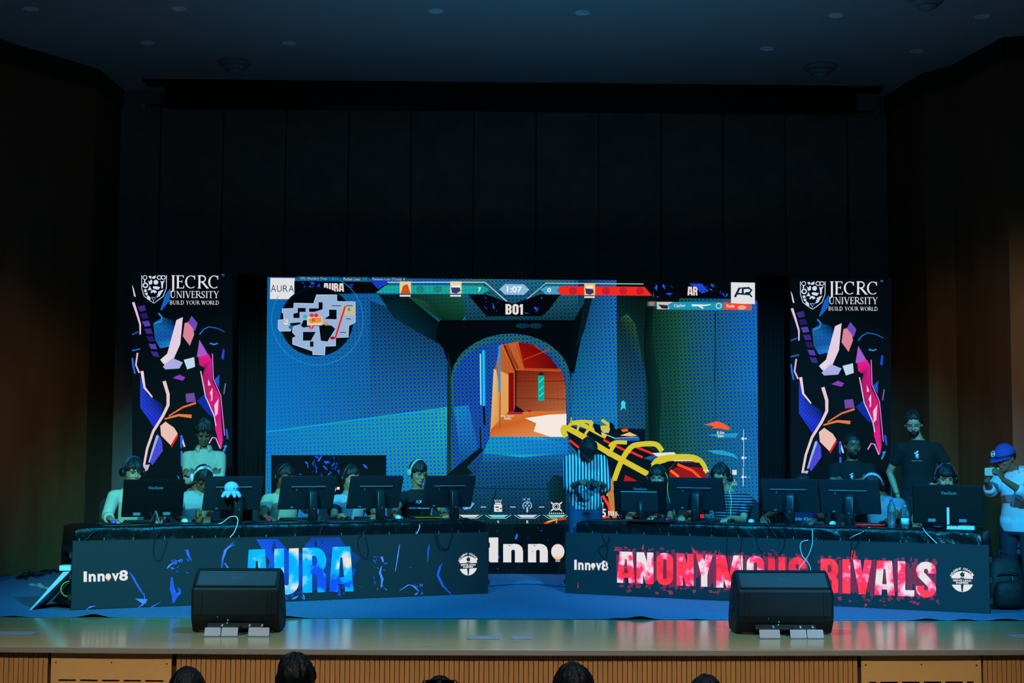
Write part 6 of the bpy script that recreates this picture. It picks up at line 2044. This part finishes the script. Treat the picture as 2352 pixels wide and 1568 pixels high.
p = player(9, 'R', (2171, 1097, .98), (2170, 1150, 1.06), (2100, .58), (2224, .60), -.10, .20, label='seated player in a plum tee behind the large black monitor', shirt=cloth('tee_plum', (80, 40, 92)), sleeve=.6, skin=2, hairkw=dict(grow=1.10, fringe=.028, wave=.014, seed=29))
headset(p['M'], 'black headset with a violet rim on the plum tee player', rim=bpy.data.materials['rim_violet'], **HS)

# ---- standing
STD = 'people standing behind the tables'
bk = SIDE['L'][2]
X = lambda sd, px, py, d: PL(sd, px, py, d)
p = person('standing man in a beige collared shirt with folded arms, looking down', STD, (X('L', 468, 992, 1.72), .25, .55, 0), X('L', 468, 1048, 1.80), (X('L', 487, 1090, 1.55), X('L', 449, 1094, 1.58)), byaw=.15, seated=False, pole=((-.9, -.15, -.6), (.9, -.15, -.6)), sleeve=1.75, skin=1, shirt=cloth('shirt_beige', (186, 168, 146)), collar=cloth('collar_beige', (186, 168, 146)), hairkw=dict(grow=1.22, fringe=.02, wave=.018, seed=32),
           hands=(dict(d=(.75, .45, .3), n=(.3, -.9, .3), curl=.5), dict(d=(-.7, -.1, .35), n=(.1, -.9, .3), curl=.7)), trousers=cloth('trousers_grey', (60, 60, 66)))
mb = MB()
q = p['sh'] + p['bf'] * .108
for k in range(4): mb.ball(q + V((0, 0, -.05 - .09 * k)) + p['bf'] * (.015 if k else 0), (.006, .004, .006), n=6)
mb.build('button', M_white, p['root'], True)
Y2 = 15.38
p = person('standing man in a blue and white striped shirt, head bowed over a camera', STD, (P(1352, 1032, Y2 - .16), .05, 1.12, -.05), P(1344, 1058, Y2), (P(1334, 1106, Y2 - .33), P(1377, 1109, Y2 - .33)), byaw=.08, seated=False, width=.98, pole=((-.35, .6, -.8), (.35, .6, -.8)), sleeve=1.22, skin=1, shirt=stripes('shirt_stripes', (190, 195, 200), (48, 30, 48), 0, .034, .56), collar=stripes('collar_stripes', (190, 195, 200), (48, 30, 48), 0, .034, .56),
           hairkw=dict(grow=1.12, fringe=.035, wave=.012, seed=35), trousers=M_jean, loose=.022,
           hands=(dict(d=(.75, -.55, -.25), n=(-.4, -.5, .7), curl=.6), dict(d=(-.65, -.6, -.25), n=(.4, -.5, .7), curl=.6)))
c = P(1361, 1113, Y2 - .46)
r = thing('camera', 'black camera with a round lens held by the striped shirt man', 'camera', c, .1)
mb = MB(); mb.prism(rounded(.125, .080, .014), .055, TR(0, -.0275, 0)); mb.prism([(x, z + .048) for x, z in rounded(.045, .028, .006)], .04, TR(0, -.02, 0)); mb.build('body', M_black, r, world=False, bevel=.004)
mb = MB(); mb.lathe([(0, 0), (.036, 0), (.036, .05), (.032, .055), (.032, .075), (.027, .075), (.022, .060), (0, .060)], TR(.01, -.026, -.008) @ RX(math.radians(70)), 24); mb.build('lens', M_satin, r, True, world=False)
mb = MB(); mb.tube([(-.06, 0, .03), (-.09, .02, -.02), (-.05, .03, -.09), (.02, .02, -.11)], .005, 6); mb.build('strap', M_black, r, True, world=False)
p = person('standing man with a beard and folded arms in a black tee', STD, (X('R', 1958, 1022, 1.66), .12, .05, .02), X('R', 1958, 1075, 1.70), (X('R', 1978, 1103, 1.44), X('R', 1938, 1107, 1.46)), byaw=-.10, seated=False, pole=((-.95, -.1, -.5), (.95, -.1, -.5)), sleeve=.72, skin=1, shirt=TEE, bearded=True, hairkw=dict(grow=1.04, wave=.004, seed=38), width=1.08,
           hands=(dict(d=(.9, -.1, .2), n=(-.1, -.9, .3), curl=.5), dict(d=(-.9, -.1, .15), n=(.1, -.9, .3), curl=.5)))


def chest_mark(p, dx, dz, k=1.0):
    """small white bird-like emblem with a line of letters on the chest"""
    q = p['sh'] + p['bf'] * .136 + p['bx'] * dx + V((0, 0, dz))
    Mt = Matrix.Translation(q) @ Matrix((p['bx'], -p['bf'], V((0, 0, 1)))).transposed().to_4x4()
    mb = MB()
    for poly in ([(-.02, .0), (.0, .03), (.02, .035), (.012, .015)], [(-.015, -.03), (.015, -.03), (.02, .0), (-.005, .008)], [(-.028, .02), (-.012, .012), (-.018, -.008)], [(-.02, -.04), (.02, -.034), (.018, -.046)]):
        mb.add([Mt @ V((x * k, 0, z * k)) for x, z in poly], [(0, 1, 2, 3)[:len(poly)]])
    mb.build('chest_emblem', M_white, p['root'])
    return Mt


chest_mark(p, -.03, -.125, .8)
p = person('tall standing man with spectacles and beard, hand on hip, black tee', STD, (X('R', 2098, 972, 1.60), -.30, .32, -.03), X('R', 2110, 1028, 1.66), (X('R', 2062, 1138, 1.62), X('R', 2142, 1112, 1.60)), byaw=-.15, seated=False, pole=((-.5, .6, -.3), (1.0, .25, -.1)), sleeve=.62, skin=2, shirt=TEE, bearded=True, glasses=True, hairkw=dict(grow=1.12, fringe=-.01, wave=.008, seed=41), width=1.08,
           hands=(dict(d=(.1, -.1, -1), n=(-1, 0, 0), curl=.35), dict(d=(-.8, -.3, -.4), n=(.3, -.2, .9), curl=.5)))
Mt = chest_mark(p, -.04, -.115, 1.0)
mb = MB(); vs, fs = font_glyphs('TEAM', .03); mb.add([Mt @ V((u * .036 - .055, 0, (v - .5) * .012 - .072)) for u, v in vs], fs)
for k in range(8): mb.add([Mt @ V((-.012 + k * .0085 + x, 0, -.072 + z)) for x, z in ((0, -.004), (.006, -.004), (.006, .004), (0, .004))], [(0, 1, 2, 3)])
mb.build('chest_lettering', M_mark, p['root'])
a, e, w = p['arms'][0]
mb = MB(); d = (w - e).normalized(); mb.cyl(w - d * .03, w - d * .012, .031, .031, 14); mb.build('wrist_band', mat('band_brass', (150, 130, 60), .4, .5), p['root'], True)
Y5 = 14.0
p = person('man in a blue cap and white shirt photographing with his phone', STD, (P(2308, 1050, Y5 - .05), -1.0, .30, 0), P(2338, 1098, Y5), (P(2266, 1104, Y5 - .30), P(2306, 1102, Y5 - .36)), byaw=-.75, seated=False, pole=((-.2, .2, -1), (.3, -.4, -.9)), sleeve=1.35, skin=1, shirt=cloth('shirt_white', (180, 188, 200)), collar=cloth('collar_white2', (180, 188, 200)), hairkw=dict(grow=1.0, wave=.003, seed=44), trousers=mat('denim_dark', (24, 32, 52), .85),
           hands=(dict(d=(.2, -.25, .9), n=(-.8, -.3, 0), curl=.7), dict(d=(-.5, -.2, .6), n=(.6, -.6, .2), curl=.6)), loose=.02)
M = p['M']
mb = MB()
rs = []
for e in range(10):
    el = math.radians(12 + 78 * e / 9)
    rs.append([M @ (V((0, .004, .118)) + V((.096 * math.cos(a) * math.cos(el), .118 * math.sin(a) * math.cos(el), .128 * math.sin(el)))) for a in [2 * PI * k / 36 for k in range(36)]])
mb.rings(rs)
M_cap = mat('cap_blue', (34, 56, 140), 0.85)
cap = mb.build('cap', M_cap, p['root'], True)
mb = MB()
rs = []
for k in range(13):
    a = PI + PI * (k + 1) / 14
    c0 = V((.094 * math.cos(a), .116 * math.sin(a), .140))
    c1 = V((.088 * math.cos(a), -.020 + .180 * math.sin(a) * (0.6 + .4 * -math.sin(a)), .118 + .010 * -math.sin(a)))
    rs.append([M @ c0, M @ c1, M @ (c1 - V((0, 0, .005))), M @ (c0 - V((0, 0, .008)))])
mb.rings(rs)
mb.build('peak', M_cap, cap, True)
Mb = M @ RZ(-.35) @ TR(0, -.1115, .178) @ RX(-.35)
mb = MB(); mb.tube([Mb @ V((.026 * math.cos(a), 0, .026 * math.sin(a))) for a in [2 * PI * k / 20 for k in range(21)]], .0055, 6); mb.ball(Mb @ V((0, 0.004, 0)), (.010, .004, .012), n=8); mb.build('emblem', mat('emblem_pale', (170, 200, 215), .6), cap, True)
c = P(2279, 1083, Y5 - .37)
r = thing('smartphone', 'smartphone with three lenses held sideways by the capped man', 'phone', c, .25)
mb = MB(); mb.prism(rounded(.155, .075, .010), .009); mb.build('case', mat('phone_case', (190, 185, 175), .4), r, world=False)
for k in range(3):
    mb = MB(); mb.lathe([(0, 0), (.0075, 0), (.0075, .003), (0, .003)], TR(.008 + .021 * k, 0, .022) @ RX(math.radians(90)), 14); mb.build('camera_lens', M_dark, r, True, world=False)

# ---- front row of the audience, seen from behind
AG = 'audience heads along the lower edge'


def viewer(px, top, Y, label, **kw):
    hp = P(px, top, Y)
    hp = hp - V((0, 0, .122))
    sh = hp - V((0, .02, .235))
    W = (V((hp.x - .17, Y + .35, hp.z - .60)), V((hp.x + .17, Y + .35, hp.z - .60)))
    return person(label, AG, (hp, PI + kw.pop('yaw', 0), .08, 0), sh, (W[1], W[0]), byaw=PI, lean=.0, floor_z=AUD, pole=((.6, -.4, -.6), (-.6, -.4, -.6)), shirt=cloth('audience_shirt', kw.pop('rgb', (30, 32, 38))), sleeve=.6, skin=1, face=False, hairkw=kw, hips=V((hp.x, hp.y - .05, AUD + .56)))


viewer(430, 1538, 7.3, 'audience head with a smooth dark crown below the left grille', grow=1.04, wave=.006, seed=50, yaw=.2)
viewer(679, 1509, 7.2, 'audience head with tufted black hair, highest of the front row', grow=1.06, wave=.014, seed=53)
p = viewer(1011, 1560, 6.9, 'audience member with sunglasses pushed up on the head', grow=1.04, wave=.006, seed=56)
M = p['M']
viewer(1316, 1532, 6.35, 'audience head with broad combed back black hair', grow=1.07, wave=.010, seed=59)
viewer(1620, 1556, 7.2, 'audience head just showing, short black hair', grow=1.03, wave=.008, seed=62)
r = thing('sunglasses', 'sunglasses pushed up on an audience head', 'sunglasses', M @ V((0, 0, .24)))
for s in (-1, 1):
    mb = MB(); mb.prism([(x + s * .036, z) for x, z in rounded(.058, .042, .016)], .003, M @ TR(0, .055, .226) @ RX(-1.2)); mb.build('sun_lens', mat('sun_lens', (40, 50, 60), .08, spec=1.0, metal=.6) if s < 0 else bpy.data.materials['sun_lens'], r)
    mb = MB(); mb.tube([M @ V((s * .068, .06, .232)), M @ V((s * .088, .0, .20)), M @ V((s * .086, -.04, .18))], .003, 6); mb.build('temple', M_black, r, True)
mb = MB(); mb.tube([M @ V((-.010, .055, .232)), M @ V((0, .058, .236)), M @ V((.010, .055, .232))], .003, 6); mb.build('bridge', M_black, r, True)
# ================================================================ on the stage boards and carpet
M_spk = mat('speaker_shell', (13, 14, 15), 0.6, spec=.25, bump=.15, bscale=250)
M_spkg = mat('speaker_grille', (34, 38, 42), 0.5, bump=.4, bscale=500)


def wedge(px0, px1, py, label):
    a, b = G(px0, py), G(px1, py)
    w = b.x - a.x
    r = thing('floor_monitor_speaker', label, 'speaker', ((a.x + b.x) / 2, a.y + .22, 0), group='wedge speakers on the stage edge')
    prof = [(-.12, 0.0), (-.20, .10), (-.215, .15), (-.215, .345), (-.205, .36), (-.03, .492), (.0, .50), (.06, .485), (.24, .12), (.23, .04), (.19, 0.0)]
    mb = MB()
    rs = []
    for x, k in ((-w / 2, .93), (-w / 2 + .02, 1.0), (w / 2 - .02, 1.0), (w / 2, .93)):
        rs.append([V((x, y * k, .006 + z * (k if z > .3 else 1))) for y, z in prof])
    mb.rings(rs)
    body = mb.build('shell', M_spk, r, world=False, bevel=.008, seg=2)
    # sloping lit face with raised rim
    p0, p1 = V((0, -.205, .366)), V((0, -.03, .498))
    d = (p1 - p0)
    L = d.length
    T = Matrix.Translation((p0 + p1) / 2) @ RX(-(PI / 2 - math.atan2(d.z, d.y)))
    mb = MB()
    W, Hh, t = w - .05, L - .012, .014
    mb.box((0, -.004, Hh / 2 - t / 2), (W, .012, t)); mb.box((0, -.004, -Hh / 2 + t / 2), (W, .012, t)); mb.box((-W / 2 + t / 2, -.004, 0), (t, .012, Hh)); mb.box((W / 2 - t / 2, -.004, 0), (t, .012, Hh))
    mb.v = [T @ v for v in mb.v]
    mb.build('rim', M_spk, r, world=False)
    mb = MB(); mb.box((0, 0, 0), (W - .03, .006, Hh - .03)); mb.v = [T @ v for v in mb.v]; g = mb.build('face_plate', M_spkg, r, world=False)
    vs, fs = font_glyphs('JBL', .03)
    mb = MB(); mb.add([T @ V(((u - .5) * .115, -.0045, (v - .5) * .055)) for u, v in vs], fs); mb.build('maker_lettering', mat('print_dim', (52, 57, 62), .5) if 'print_dim' not in bpy.data.materials else bpy.data.materials['print_dim'], g, world=False)
    for s in (-1, 1):
        mb = MB(); mb.box((s * (w / 2 - .075), -.218, .25), (.03, .012, .20)); mb.build('rib', M_spk, r, world=False, bevel=.004)
        mb = MB(); mb.prism([(0, 0), (.05, -.04), (.13, .05), (.12, .15), (.05, .13)], .02, Matrix.Translation((s * (w / 2 - .004) + (0 if s > 0 else 0), -.05, .2)) @ RZ(PI / 2) @ TR(0, -.01, 0)); mb.build('handle_recess', M_dark, r, world=False)
        mb = MB(); mb.box((s * (w / 2 - .10), -.10, .012), (.10, .06, .016)); mb.build('foot', M_black, r, world=False)
    mb = MB(); mb.box((0, -.172, .070), (w * .62, .03, .075), Matrix.Rotation(-.65, 3, 'X')); io = mb.build('connector_panel', M_dark, r, world=False)
    for x, z, m in ((-.14, .135, M_ledg), (-.055, .108, M_ledg), (-.06, .085, M_ledg)):
        mb = MB(); mb.ball((x, -.205, z), .0045, n=6); mb.build('lamp', m, io, True, world=False)
    for x in (-.10, .05, .12, .22):
        mb = MB(); mb.cyl((x, -.16, .075), (x, -.215, .06), .010, n=10); mb.build('plug', M_steel if x != .05 else M_dark, io, True, world=False)
    return r


wedge(436, 640, 1455, 'black wedge speaker on the stage edge in front of the blue letters')
wedge(1694, 1916, 1459, 'black wedge speaker on the stage edge in front of the red letters')

# floor sockets: open lids by the wedges, closed plates in the boards
k = 0
for (x0, x1, y), lb in (((468, 505, 1462), 'leftmost of the three open socket lids by the blue letter speaker'), ((507, 545, 1462), 'middle of the three open socket lids by the blue letter speaker'), ((569, 617, 1462), 'single open socket lid under the right end of the blue letter speaker'),
                        ((1746, 1793, 1467), 'single open socket lid under the left end of the red letter speaker'), ((1817, 1854, 1467), 'middle of the three open socket lids by the red letter speaker'), ((1856, 1893, 1467), 'rightmost of the three open socket lids by the red letter speaker')):
    a, b = G(x0, y), G(x1, y)
    w = b.x - a.x
    r = thing('floor_socket', 'metal ' + lb, 'floor socket', ((a.x + b.x) / 2, a.y, 0), group='open floor sockets')
    mb = MB(); mb.box((0, .06, .003), (w + .012, .15, .004)); mb.build('frame', M_steel, r, world=False)
    mb = MB(); mb.prism(rounded(w, .070, .008), .005, TR(0, .008, .006) @ RX(math.radians(-28)) @ TR(0, 0, .036)); mb.build('lid', mat('lid_metal', (112, 118, 122), .45, .0) if 'lid_metal' not in bpy.data.materials else bpy.data.materials['lid_metal'], r, world=False)
for (x0, x1, y0, y1), lb in (((1072, 1147, 1461, 1468), 'longer closed floor plate on the boards below the centre screen'), ((1175, 1222, 1461, 1468), 'shorter closed floor plate on the boards below the centre screen'), ((-30, 74, 1451, 1458), 'long closed floor plate at the left end of the boards'), ((2335, 2400, 1458, 1466), 'closed floor plate at the right end of the boards')):
    a, b, c = G(x0, y1), G(x1, y1), G(x0, y0)
    tag(MB().box(((a.x + b.x) / 2, (a.y + c.y) / 2, .0035), (b.x - a.x, c.y - a.y, .005)).build('floor_plate', bpy.data.materials['lid_metal'], None, bevel=.002), lb, 'floor plate', 'closed floor plates')
cable('black cable behind the open sockets of the blue letter speaker', [G(500, 1446) + V((0, 0, .01)), G(530, 1452) + V((0, 0, .05)), G(548, 1458) + V((0, 0, .012)), G(575, 1455) + V((0, 0, .012))], M_cable, .006, B)
cable('black cable behind the open sockets of the red letter speaker', [G(1764, 1450) + V((0, 0, .04)), G(1790, 1448) + V((0, 0, .06)), G(1802, 1458) + V((0, 0, .012)), G(1820, 1462) + V((0, 0, .012))], M_cable, .006, B)

# brace and drape at the outer end of the left LED front
a = G(68, 1402) + V((0, 0, .008))
b = PL('L', 153, 1304, .02)
r = thing('panel_brace', 'pale slanting brace board leaning on the outer end of the left LED front', 'brace', (a.x, a.y, .006))
dd = (b - a).normalized()
mb = MB()
n = V((dd.z, 0, -dd.x)).normalized()
q = [a, b, b + n * .045, a + n * .012]
mb.rings([q, [x + V((0, .42, 0)) for x in q]])
mb.build('board', M_white, r)
mb = MB(); mb.box(b + V((-.01, .05, .0)), (.10, .14, .045)); mb.build('hinge_block', M_white, r)
mb = MB()
rs = []
for i in range(13):
    t = i / 12
    x = a + (b - a) * (.18 + .80 * t) + V((.05, .14, -.01))
    f = .018 * math.sin(i * 2.1)
    rs.append([V((x.x + .05, x.y + f, x.z)), V((x.x + .20 - .1 * t, x.y - .02 + f, max(.016, x.z * .55))), V((x.x + .32 - .2 * t, x.y - .04 - f, .012)), V((x.x + .34 - .2 * t, x.y + .10, .012)), V((x.x + .10, x.y + .12, x.z))])
mb.rings(rs)
tag(mb.build('black_drape', M_cloth, None, True), 'black cloth bunched under the pale brace board', 'drape')
cable('yellow cable loop at the outer end of the left LED front', mixed('L', [(161, 1333, .1), (146, 1340, .1), (140, 1352, .1), (146, 1366, .1), (161, 1370, .1)]), M_cabley, .006)
random.seed(4)
for i, lb in enumerate(('nearest the pale rag', 'in the middle of the tangle', 'against the wood wall')):
    pts = [G(40 + 8 * j + random.uniform(-6, 6), 1334 - j * 1.6 - i * 4 + random.uniform(-4, 4)) + V((0, 0, .014 + .02 * random.random())) for j in range(14)]
    cable('dark cable on the carpet along the left wall, ' + lb, pts, M_cable, .009, 'tangled cables at the left wall')
mb = MB()
g0 = G(66, 1346)
rs = []
for i in range(9):
    q = G(66 + i * 6, 1344 + i * 1.3)
    h = .022 * (1 + math.sin(i * 1.9)) * math.sin(PI * (i + .4) / 9)
    rs.append([q + V((0, -.06, .008)), q + V((0, -.02, .010 + h)), q + V((0, .06, .010 + h * .7)), q + V((0, .12, .008)), q + V((0, .03, .0075))])
mb.rings(rs)
tag(mb.build('rag', mat('rag_pale', (150, 165, 170), .9), None, True), 'pale crumpled rag on the carpet near the left wall', 'rag')

# bags at the outer end of the right table
M_bag = mat('bag_black', (11, 12, 14), 0.7, bump=.4, bscale=14)
c = G(2318, 1402)
r = thing('backpack', 'large black backpack standing beside the right LED front', 'backpack', (c.x, c.y + .12, .006))
mb = MB(); rs = []
for z, w, d in ((0, .15, .10), (.03, .185, .13), (.2, .19, .135), (.36, .175, .12), (.46, .14, .10), (.50, .08, .06)):
    rs.append([V((w * math.copysign(abs(math.cos(a)) ** .6, math.cos(a)), d * math.copysign(abs(math.sin(a)) ** .7, math.sin(a)) + z * .06, z)) for a in [2 * PI * k / 24 for k in range(24)]])
mb.rings(rs); mb.build('main_body', M_bag, r, True, world=False)
mb = MB(); rs = []
for z, w, d in ((.03, .12, .04), (.06, .14, .06), (.20, .14, .065), (.25, .12, .05), (.27, .08, .03)):
    rs.append([V((w * math.copysign(abs(math.cos(a)) ** .6, math.cos(a)), -.12 + d * math.sin(a), z)) for a in [2 * PI * k / 20 for k in range(20)]])
mb.rings(rs); mb.build('front_pocket', M_bag, r, True, world=False)
mb = MB(); mb.tube([(-.10, -.13, .33), (0, -.16, .36), (.10, -.13, .33)], .006, 6); mb.build('zip', M_dark, r, True, world=False)
mb = MB(); mb.box((.02, -.17, .30), (.010, .006, .035)); mb.build('zip_pull', M_steel, r, world=False)
mb = MB(); mb.tube([(-.04, 0.02, .49), (-.03, 0.03, .54), (.03, 0.03, .54), (.04, 0.02, .49)], .010, 8); mb.build('grab_handle', M_bag, r, True, world=False)
c = G(2372, 1392)
r = thing('blue_bag', 'dark blue rounded bag at the right edge beside the backpack', 'bag', (c.x, c.y + .35, .006))
mb = MB(); mb.ball((0, 0, .24), (.15, .15, .24), n=14); mb.v = [V((v.x, v.y, max(v.z, 0))) for v in mb.v]; mb.build('main_body', mat('bag_blue', (34, 48, 110), .8, bump=.3, bscale=12), r, True, world=False)
mb = MB(); mb.tube([(-.05, 0, .46), (-.04, 0, .53), (.04, 0, .53), (.05, 0, .46)], .010, 8); mb.build('grab_handle', M_bag, r, True, world=False)
c = G(2284, 1385)
r = thing('power_box', 'small grey power box behind the outer end of the right LED front', 'power box', (c.x + .02, c.y + .22, .006))
mb = MB(); mb.box((0, 0, .12), (.10, .14, .24)); mb.build('case', M_satin, r, world=False, bevel=.008)
mb = MB(); mb.cyl((.02, -.07, .16), (.02, -.082, .16), .02, n=14); mb.build('socket', M_dark, r, True, world=False)

# ================================================================ bake the soft unions
dg = bpy.context.evaluated_depsgraph_get()
done = []
for o in REM:
    done.append((o, bpy.data.meshes.new_from_object(o.evaluated_get(dg), depsgraph=dg)))
for o, me in done:
    o.modifiers.clear()
    old = o.data
    mats_ = list(old.materials)
    o.data = me
    if not me.materials:
        for m in mats_: me.materials.append(m)
    me.polygons.foreach_set('use_smooth', [True] * len(me.polygons))
    bpy.data.meshes.remove(old)
bpy.context.view_layer.update()
